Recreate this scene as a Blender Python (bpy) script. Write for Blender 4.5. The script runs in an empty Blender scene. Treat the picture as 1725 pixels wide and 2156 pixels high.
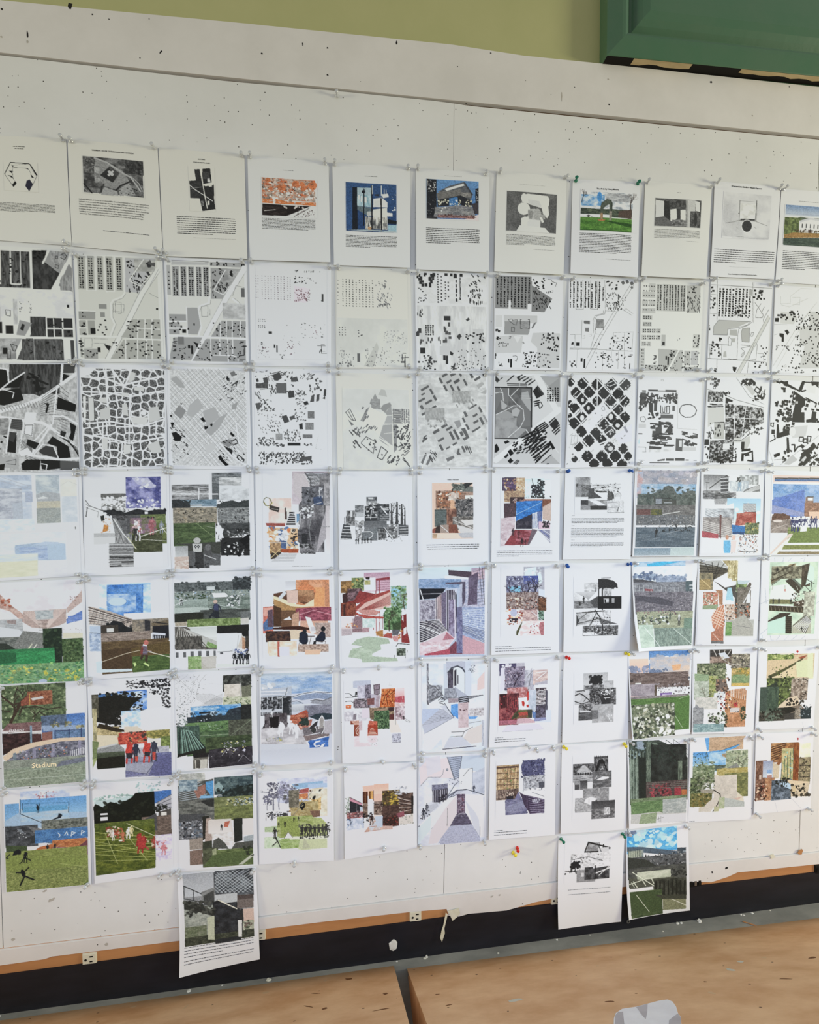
import bpy, math, random, zlib
import numpy as np
from mathutils import Matrix, Vector

C = bpy.context.scene.collection
scene = bpy.context.scene

# ------------------------------------------------------------------ camera
R, U, F = Vector((0.992939, -0.11848, -0.005869)), Vector((0.010342, 0.037172, 0.999255)), Vector((0.118174, 0.99226, -0.038134))
cd = bpy.data.cameras.new('camera')
cam = bpy.data.objects.new('camera', cd)
C.objects.link(cam)
m = Matrix.Identity(4)
for i in range(3):
    m[i][0], m[i][1], m[i][2] = R[i], U[i], -F[i]
m.translation = Vector((0.0, -1.30904, 1.390))
cam.matrix_world = m
cd.sensor_fit = 'HORIZONTAL'
cd.sensor_width = 36.0
cd.lens = 19.9117
cd.clip_start = 0.01
scene.camera = cam

# ------------------------------------------------------------------ light
w = bpy.data.worlds.new('room_light')
scene.world = w
w.use_nodes = True
bg = w.node_tree.nodes['Background']
bg.inputs[0].default_value = (0.97, 0.98, 0.97, 1)
bg.inputs[1].default_value = 0.37

def area(name, loc, target, sx, sy, power, col):
    l = bpy.data.lights.new(name, 'AREA')
    l.shape = 'RECTANGLE'; l.size = sx; l.size_y = sy; l.energy = power; l.color = col
    o = bpy.data.objects.new(name, l); C.objects.link(o)
    o.location = loc
    o.rotation_euler = (Vector(target) - Vector(loc)).to_track_quat('-Z', 'Y').to_euler()
    return o

area('daylight_right', (5.3, -1.75, 1.75), (0.3, 0, 1.3), 1.0, 1.0, 170, (1.0, 0.965, 0.70))
area('daylight_left', (-4.9, -1.7, 1.95), (0.0, 0, 1.5), 0.9, 0.9, 72, (1.0, 0.96, 0.66))
area('daylight_behind', (0.55, -2.3, 1.75), (0.35, 0, -0.35), 3.6, 0.9, 29.5, (0.56, 0.72, 1.0)).data.spread = math.radians(125)

scene.view_settings.view_transform = 'Standard'
scene.view_settings.look = 'None'
scene.view_settings.gamma = 1.0
scene.view_settings.use_curve_mapping = False
scene.view_settings.exposure = 0.0
scene.cycles.max_bounces = 8
scene.cycles.transparent_max_bounces = 12
scene.cycles.caustics_refractive = False
scene.cycles.caustics_reflective = False

# ------------------------------------------------------------------ materials
def lin(h):
    if len(h) == 3:
        h = ''.join(c * 2 for c in h)
    v = np.array([int(h[i:i + 2], 16) / 255 for i in (0, 2, 4)])
    return np.where(v <= 0.04045, v / 12.92, ((v + 0.055) / 1.055) ** 2.4)

def mat(name, col, rough=0.6, spec=0.3, noise=None, bump=None, **kw):
    """Principled material; noise = (colour, scale, amount[, stretch]) mixes a second colour by fractal noise."""
    M = bpy.data.materials.new(name); M.use_nodes = True
    nt = M.node_tree; b = nt.nodes['Principled BSDF']
    c = tuple(lin(col)) if isinstance(col, str) else tuple(col)
    b.inputs['Base Color'].default_value = (*c, 1)
    b.inputs['Roughness'].default_value = rough
    b.inputs['Specular IOR Level'].default_value = spec
    for k, v in kw.items():
        b.inputs[k].default_value = v
    if noise or bump:
        tc = nt.nodes.new('ShaderNodeTexCoord')
        mp = nt.nodes.new('ShaderNodeMapping')
        nt.links.new(tc.outputs['Object'], mp.inputs['Vector'])
    if noise:
        c2, sc, amt = noise[0], noise[1], noise[2]
        if len(noise) > 3:
            mp.inputs['Scale'].default_value = noise[3]
        n = nt.nodes.new('ShaderNodeTexNoise')
        n.inputs['Scale'].default_value = sc; n.inputs['Detail'].default_value = 6; n.inputs['Roughness'].default_value = 0.62
        nt.links.new(mp.outputs[0], n.inputs['Vector'])
        r = nt.nodes.new('ShaderNodeMapRange')
        r.inputs[1].default_value = 0.36; r.inputs[2].default_value = 0.68; r.inputs[4].default_value = amt
        nt.links.new(n.outputs[0], r.inputs[0])
        x = nt.nodes.new('ShaderNodeMix'); x.data_type = 'RGBA'
        x.inputs['A'].default_value = (*c, 1); x.inputs['B'].default_value = (*lin(c2), 1)
        nt.links.new(r.outputs[0], x.inputs['Factor'])
        nt.links.new(x.outputs['Result'], b.inputs['Base Color'])
    if bump:
        n = nt.nodes.new('ShaderNodeTexNoise'); n.inputs['Scale'].default_value = bump[0]; n.inputs['Detail'].default_value = 4
        nt.links.new(mp.outputs[0], n.inputs['Vector'])
        q = nt.nodes.new('ShaderNodeBump'); q.inputs['Strength'].default_value = bump[1]; q.inputs['Distance'].default_value = 0.002
        nt.links.new(n.outputs[0], q.inputs['Height']); nt.links.new(q.outputs[0], b.inputs['Normal'])
    return M

def base_mix(M, fac_socket, col):
    """Mix one more colour over a material's base colour."""
    nt = M.node_tree; b = nt.nodes['Principled BSDF']
    x = nt.nodes.new('ShaderNodeMix'); x.data_type = 'RGBA'
    s = b.inputs['Base Color']
    if s.links:
        nt.links.new(s.links[0].from_socket, x.inputs['A'])
    else:
        x.inputs['A'].default_value = s.default_value
    x.inputs['B'].default_value = (*lin(col), 1)
    nt.links.new(fac_socket, x.inputs['Factor'])
    nt.links.new(x.outputs['Result'], s)

def add_pinholes(M, scale, size, density, col):
    """Small dark pin holes in clusters."""
    nt = M.node_tree
    tc = nt.nodes.new('ShaderNodeTexCoord')
    v = nt.nodes.new('ShaderNodeTexVoronoi'); v.inputs['Scale'].default_value = scale; v.inputs['Randomness'].default_value = 1
    n = nt.nodes.new('ShaderNodeTexNoise'); n.inputs['Scale'].default_value = 5.0; n.inputs['Detail'].default_value = 2
    nt.links.new(tc.outputs['Object'], v.inputs['Vector']); nt.links.new(tc.outputs['Object'], n.inputs['Vector'])
    a = nt.nodes.new('ShaderNodeMath'); a.operation = 'LESS_THAN'; a.inputs[1].default_value = size
    nt.links.new(v.outputs['Distance'], a.inputs[0])
    sep = nt.nodes.new('ShaderNodeSeparateColor'); nt.links.new(v.outputs['Color'], sep.inputs[0])
    th = nt.nodes.new('ShaderNodeMath'); th.operation = 'MULTIPLY'; th.inputs[1].default_value = density
    nt.links.new(n.outputs[0], th.inputs[0])
    k = nt.nodes.new('ShaderNodeMath'); k.operation = 'LESS_THAN'
    nt.links.new(sep.outputs[0], k.inputs[0]); nt.links.new(th.outputs[0], k.inputs[1])
    mu = nt.nodes.new('ShaderNodeMath'); mu.operation = 'MULTIPLY'
    nt.links.new(a.outputs[0], mu.inputs[0]); nt.links.new(k.outputs[0], mu.inputs[1])
    base_mix(M, mu.outputs[0], col)

BOARD = mat('board_paint', 'e3e2df', 0.6, 0.25, noise=('d8d7d3', 3.0, 0.8), bump=(60, 0.08))
add_pinholes(BOARD, 85, 0.13, 0.42, '4a4640')
TRIM = mat('trim_paint', 'e0dcd8', 0.55, 0.25, noise=('d4d0cb', 5.0, 0.8), bump=(40, 0.1))
add_pinholes(TRIM, 40, 0.07, 0.22, '3a3632')
GREENWALL = mat('green_plaster', 'b6b484', 0.75, 0.2, noise=('aeae7c', 4.0, 0.7), bump=(30, 0.2))
FRAMEGREEN = mat('green_gloss_paint', '4c6c52', 0.3, 0.5, noise=('3f6a4c', 6.0, 0.7), bump=(25, 0.3))
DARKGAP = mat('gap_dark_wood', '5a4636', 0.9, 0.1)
RAWWOOD = mat('bare_wood', 'c4b08a', 0.8, 0.15, noise=('a8946e', 30, 0.8, (0.3, 1, 3)))
OUTWOOD = mat('orange_brown_wood', 'c08a5a', 0.6, 0.25, noise=('a8744a', 7, 0.8, (0.5, 1, 4)))
RUBBER = mat('black_rubber', '1b1b20', 0.45, 0.3, noise=('282830', 9, 0.7, (0.5, 1, 2)))
CONCRETE = mat('grey_floor', '76756f', 0.75, 0.25, noise=('939189', 14, 0.9, (0.4, 1, 1)), bump=(50, 0.4))
HARDBOARD = mat('brown_hardboard', 'e8be92', 0.62, 0.25, noise=('cc9a6c', 9, 0.9, (0.8, 1, 1)), bump=(22, 0.25))
add_pinholes(HARDBOARD, 26, 0.09, 0.42, '6a4a30')
OUTLET = mat('ivory_plastic', 'd8d2bc', 0.4, 0.4)
SLOT = mat('dark_slot', '1c1a18', 0.7, 0.1)
METAL = mat('dull_metal', 'a0a0a0', 0.35, 0.5, Metallic=0.9)
CHIP = mat('white_chip', 'e6e4de', 0.7, 0.2, noise=('d0cdc4', 60, 0.7))
GREYCHIP = mat('pale_grey_paint', 'd2cebf', 0.6, 0.3, noise=('bcb9ab', 50, 0.7))
PEEL = mat('peeled_paint', 'dcd8c4', 0.6, 0.3, noise=('c8c2a4', 40, 0.8))
LABEL = mat('white_sticker', 'f6f5f8', 0.55, 0.3, noise=('e8e6ec', 18, 0.7))
LABELGREY = mat('worn_sticker', 'c4bec2', 0.65, 0.2, noise=('b0aaae', 30, 0.7))
SCUFF = mat('black_scuff', '2c2a28', 0.8, 0.1)
PALESCUFF = mat('grey_scuff', 'b4aea4', 0.8, 0.1)
INK = mat('black_ink', '3c3c3c', 0.8, 0.1)
INKS = {'333': INK}
def ink(h):
    if h not in INKS:
        INKS[h] = mat('ink_' + h, lin(h) * 1.1, 0.8, 0.1)
    return INKS[h]
CLEAR = mat('clear_plastic', (0.60, 0.61, 0.62), 0.08, 1.0, **{'Alpha': 0.75, 'IOR': 1.6})
TINTS = {'white': (0.775, 0.775, 0.765), 'cool': (0.80, 0.80, 0.815), 'warm': (0.785, 0.78, 0.745), 'cream': (0.765, 0.75, 0.69)}
PAPER = {k: mat('paper_' + k, v, 0.7, 0.2) for k, v in TINTS.items()}
PRINT = mat('printed_ink', (0.5, 0.5, 0.5), 0.65, 0.2)
_a = PRINT.node_tree.nodes.new('ShaderNodeVertexColor'); _a.layer_name = 'ink'
PRINT.node_tree.links.new(_a.outputs[0], PRINT.node_tree.nodes['Principled BSDF'].inputs['Base Color'])

# ------------------------------------------------------------------ mesh helpers
def obj(name, verts, faces, material, parent=None, smooth=False):
    me = bpy.data.meshes.new(name)
    me.from_pydata([tuple(v) for v in verts], [], faces)
    me.update()
    if material:
        for q in (material if isinstance(material, (list, tuple)) else [material]):
            me.materials.append(q)
    if smooth:
        me.polygons.foreach_set('use_smooth', [True] * len(me.polygons))
    o = bpy.data.objects.new(name, me); C.objects.link(o)
    if parent:
        o.parent = parent
    return o

def tag(o, label, cat, group=None):
    o['label'] = label; o['category'] = cat
    if group: o['group'] = group
    return o

def struct(o):
    o['kind'] = 'structure'
    return o

def box_vf(x0, x1, y0, y1, z0, z1):
    v = [(x, y, z) for x in (x0, x1) for y in (y0, y1) for z in (z0, z1)]
    f = [(0, 1, 3, 2), (4, 6, 7, 5), (0, 4, 5, 1), (2, 3, 7, 6), (0, 2, 6, 4), (1, 5, 7, 3)]
    return v, f

def box(name, x0, x1, y0, y1, z0, z1, material, parent=None):
    return obj(name, *box_vf(x0, x1, y0, y1, z0, z1), material, parent)

def band(name, top, bot, yf, yb, material, parent=None):
    """A board between a top and a bottom polyline (same x order), front face at yf, back at yb."""
    xs = sorted({round(x, 4) for x, _ in top} | {round(x, 4) for x, _ in bot})
    it = lambda pl, x: float(np.interp(x, [q[0] for q in pl], [q[1] for q in pl]))
    v = []
    for x in xs:
        zt, zb = it(top, x), it(bot, x)
        v += [(x, yf, zt), (x, yf, zb), (x, yb, zb), (x, yb, zt)]
    f = []
    for i in range(len(xs) - 1):
        a, b = 4 * i, 4 * i + 4
        for k in range(4):
            k2 = (k + 1) % 4
            f.append((a + k, a + k2, b + k2, b + k))
    n = len(v) - 4
    f += [(3, 2, 1, 0), (n, n + 1, n + 2, n + 3)]
    return obj(name, v, f, material, parent)

def slab(name, pts, y, t, material, parent=None):
    """Flat piece on the wall: outline in x, z; front at y, thickness t backwards."""
    n = len(pts)
    v = [(x, y, z) for x, z in pts] + [(x, y + t, z) for x, z in pts]
    f = [tuple(range(n)), tuple(range(2 * n - 1, n - 1, -1))] + [(i, i + n, (i + 1) % n + n, (i + 1) % n) for i in range(n)]
    return obj(name, v, f, material, parent)

def lathe(prof, seg=12):
    v, f = [], []
    for r, h in prof:
        for k in range(seg):
            a = 2 * math.pi * k / seg
            v.append((r * math.cos(a), r * math.sin(a), h))
    for i in range(len(prof) - 1):
        for k in range(seg):
            k2 = (k + 1) % seg
            f.append((i * seg + k, i * seg + k2, (i + 1) * seg + k2, (i + 1) * seg + k))
    f.append(tuple(range(seg - 1, -1, -1))); n = (len(prof) - 1) * seg
    f.append(tuple(range(n, n + seg)))
    return v, f

def zfloor(x):
    return -0.016 + (x + 0.978) * 0.00888

# ------------------------------------------------------------------ the wall
XL, XR = -2.4, 3.2
struct(obj('floor', [(-3, 0.05, zfloor(-3)), (4, 0.05, zfloor(4)), (4, -3.2, zfloor(4)), (-3, -3.2, zfloor(-3)),
                     (-3, 0.05, -0.2), (4, 0.05, -0.2), (4, -3.2, -0.2), (-3, -3.2, -0.2)],
           [(0, 3, 2, 1), (4, 5, 6, 7), (0, 1, 5, 4), (1, 2, 6, 5), (2, 3, 7, 6), (3, 0, 4, 7)], CONCRETE))
struct(box('wall_back', XL, XR, 0.012, 0.12, -0.1, 3.5, GREENWALL))
struct(box('wall_backing', XL, XR, 0.008, 0.0118, 0.06, 2.6, DARKGAP))

JT = [(XL, 2.515), (-0.8854, 2.5162), (-0.55, 2.5112), (-0.3348, 2.5105), (0.286, 2.5085), (0.9, 2.5085), (1.464, 2.5094), (XR, 2.509)]
JB = [(x, z - 0.0035) for x, z in [(XL, 2.515), (-0.8854, 2.5158), (-0.62, 2.5105), (-0.3348, 2.5065), (-0.05, 2.509), (0.283, 2.508), (0.3, 2.504), (0.7, 2.503), (1.464, 2.505), (XR, 2.505)]]
JT = [(x, z + 0.0005) for x, z in JT]
TT = [(XL, 2.64), (-0.8807, 2.644), (-0.3013, 2.6546), (0.2823, 2.661), (0.4918, 2.653), (0.7347, 2.6552), (XR, 2.668)]
trim_top = struct(band('trim_1', TT, JT, -0.003, 0.0119, TRIM))
LOW = [(XL, 0.16), (-0.9645, 0.1654), (-0.5122, 0.1687), (-0.2903, 0.1741), (0.2543, 0.1790), (0.5011, 0.1784), (1.0725, 0.1897), (1.5319, 0.1826), (XR, 0.18)]
def panel(x0t, x0b, x1t, x1b):
    # a painted board between two seams that lean a little
    nz = 2
    top = lambda x: float(np.interp(x, [q[0] for q in JB], [q[1] for q in JB]))
    bot = lambda x: float(np.interp(x, [q[0] for q in LOW], [q[1] for q in LOW]))
    xs = np.linspace(0, 1, 24)
    v = []
    for t in xs:
        xt, xb = x0t + (x1t - x0t) * t, x0b + (x1b - x0b) * t
        v += [(xt, 0, top(xt)), (xb, 0, bot(xb)), (xb, 0.0079, bot(xb)), (xt, 0.0079, top(xt))]
    f = []
    for i in range(23):
        a, b = 4 * i, 4 * i + 4
        for k in range(4):
            k2 = (k + 1) % 4; f.append((a + k, a + k2, b + k2, b + k))
    n = len(v) - 4
    f += [(3, 2, 1, 0), (n, n + 1, n + 2, n + 3)]
    return struct(obj('wall_panel', v, f, BOARD))
panel(-2.17, -2.18, -0.9505, -0.9650)
panel(-0.9480, -0.9625, 0.2905, 0.2530)
panel(0.2912, 0.2552, 1.4655, 1.4620)
panel(1.4685, 1.4650, 2.70, 2.69)

WB = [(XL, 0.118), (-0.9732, 0.1209), (-0.86, 0.124), (-0.84, 0.129), (-0.5093, 0.1319), (-0.291, 0.1372), (-0.1, 0.139), (0.1596, 0.138), (0.2615, 0.1345), (0.268, 0.112), (0.30, 0.106), (0.33, 0.111), (0.39, 0.109), (0.45, 0.1075), (0.49, 0.114), (0.54, 0.123), (0.66, 0.133), (0.75, 0.140), (0.9, 0.139), (1.09, 0.128), (1.14, 0.121), (1.20, 0.133), (1.2333, 0.1437), (1.5225, 0.1408), (XR, 0.14)]
UP = [(x, z - 0.0022) for x, z in LOW]
trim_low = struct(band('trim_2', UP, WB, -0.004, 0.0079, TRIM))
struct(band('trim_3', [(XL, 0.17), (XR, 0.17)], [(XL, 0.088), (-0.9743, 0.0914), (-0.5101, 0.0984), (0.2614, 0.1065), (1.0992, 0.1118), (1.5414, 0.1106), (XR, 0.11)], 0.001, 0.0079, OUTWOOD))
BT = [(XL, 0.0865), (-0.9743, 0.0909), (-0.5101, 0.0979), (0.2614, 0.106), (1.0992, 0.1113), (1.5414, 0.1101), (XR, 0.1095)]
prof = [(0.0075, 0), (-0.003, 0), (-0.0035, -0.02), (-0.0035, -0.07), (-0.0038, -0.086), (-0.0046, -0.095)]
v, f = [], []
for x, z in BT:
    zb = zfloor(x)
    for y, dz in prof:
        v.append((x, y, zb + (z - zb) * (1 + dz / 0.1)))
    v += [(x, -0.0048, zb), (x, 0.0075, zb)]
n = len(prof) + 2
for i in range(len(BT) - 1):
    for k in range(n):
        k2 = (k + 1) % n
        f.append((i * n + k, (i + 1) * n + k, (i + 1) * n + k2, i * n + k2))
f += [tuple(range(n)), tuple(range((len(BT)) * n - 1, (len(BT) - 1) * n - 1, -1))]
struct(obj('baseboard_back', v, f, RUBBER))

# ------------------------------------------------------------------ green window casing, mitred at its lower left corner
FX, FZ, FS = 0.7347, 2.6552, 0.0038
PROF = [(0.0, 0.0), (0.0, 0.028), (0.002, 0.030), (0.040, 0.041), (0.049, 0.042), (0.058, 0.038), (0.066, 0.028), (0.070, 0.014), (0.074, 0.012), (0.082, 0.017), (0.092, 0.027), (0.105, 0.036), (0.125, 0.041), (0.16, 0.042), (0.30, 0.040), (0.30, 0.0)]
win = struct(bpy.data.objects.new('window_1', None)); C.objects.link(win)
def casing(name, pts_at):
    v, f = [], []
    for end in (0, 1):
        for s, h in PROF:
            x, z = pts_at(s, end)
            v.append((x, 0.012 - h - 0.012, z) if h else (x, 0.0119, z))
    n = len(PROF)
    for k in range(n):
        k2 = (k + 1) % n
        f.append((k, k2, n + k2, n + k))
    f += [tuple(range(n - 1, -1, -1)), tuple(range(n, 2 * n))]
    return obj(name, v, f, FRAMEGREEN, win)
fb = lambda x: FZ + (x - FX) * 0.0145
casing('casing_stile', lambda s, e: (FX + s, (fb(FX + s) + s) if e == 0 else 3.45))
casing('casing_rail', lambda s, e: (FX + s, fb(FX + s) + s) if e == 0 else (3.1, fb(3.1) + s))
box('green_panel', FX + 0.29, 3.1, -0.036, 0.0118, FZ + 0.26, 3.45, FRAMEGREEN, win)
# the underside: dark, with bare wood where the green paint stops short of the front edge
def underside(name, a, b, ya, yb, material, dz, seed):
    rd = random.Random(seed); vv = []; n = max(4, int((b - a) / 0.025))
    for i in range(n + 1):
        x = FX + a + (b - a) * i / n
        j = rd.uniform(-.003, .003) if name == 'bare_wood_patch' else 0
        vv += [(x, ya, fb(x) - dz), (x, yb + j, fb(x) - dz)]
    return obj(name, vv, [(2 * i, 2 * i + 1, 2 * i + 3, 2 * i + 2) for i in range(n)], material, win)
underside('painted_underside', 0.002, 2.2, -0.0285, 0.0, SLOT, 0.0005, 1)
underside('bare_wood_patch', 0.085, 0.27, -0.0284, -0.012, RAWWOOD, 0.0009, 2)
underside('bare_wood_patch', 0.43, 1.2, -0.0284, -0.015, RAWWOOD, 0.0009, 3)

# marks that belong to the boards
def blot(name, px, material, parent, y, seed, rx, rz, n=11, ang=0.0):
    rd = random.Random(seed); pts = []
    for k in range(n):
        a = 2 * math.pi * k / n; q = rd.uniform(0.6, 1.15)
        x, z = rx * q * math.cos(a), rz * q * math.sin(a)
        pts.append((px[0] + x * math.cos(ang) - z * math.sin(ang), px[1] + x * math.sin(ang) + z * math.cos(ang)))
    return slab(name, pts, y, 0.0006, material, parent)
for i, (q, rx, rz, a) in enumerate([((-0.7148, 2.6492), .006, .013, -.3), ((-0.8173, 2.5674), .0025, .012, 0), ((-0.8179, 2.5498), .003, .006, 0), ((-0.4964, 2.5580), .0025, .008, -.6),
        ((0.1269, 2.6479), .004, .008, 0), ((0.3972, 2.6495), .004, .003, 0), ((0.6105, 2.5499), .002, .016, 0), ((-0.6619, 2.6341), .003, .003, 0), ((-0.6219, 2.6268), .002, .002, 0),
        ((-0.8749, 2.6225), .004, .004, 0), ((-0.8784, 2.5549), .004, .003, 0), ((-0.0632, 2.6149), .003, .003, 0), ((-0.0641, 2.5430), .003, .003, 0), ((-0.2384, 2.5814), .003, .003, 0), ((0.7546, 2.6125), .003, .003, 0), ((0.7584, 2.5407), .004, .003, 0), ((1.0862, 2.6369), .004, .005, -.4), ((-0.1296, 2.6178), .002, .006, 0), ((1.2276, 2.5515), .003, .003, 0)]):
    blot('paint_scuff', q, SCUFF if i % 4 != 2 else PALESCUFF, trim_top, -0.0034, 40 + i, rx * .8, rz * .8, 9, a)
for i, (q, rx, rz, a) in enumerate([((-0.8552, 0.3132), .006, .003, .5), ((-0.8369, 0.2869), .010, .005, .4), ((-0.7001, 0.1464), .006, .004, 0), ((-0.9379, 0.1861), .006, .005, 0), ((1.1933, 0.1641), .005, .005, 0), ((1.1424, 0.1551), .003, .004, 0), ((0.4267, 0.1594), .004, .003, 0), ((0.4026, 0.1576), .006, .003, .4)]):
    blot('paint_scuff', q, PALESCUFF if i not in (4, 5) else SCUFF, trim_low, -0.0045 if q[1] < .17 else -.0005, 70 + i, rx, rz, 9, a)

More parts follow.
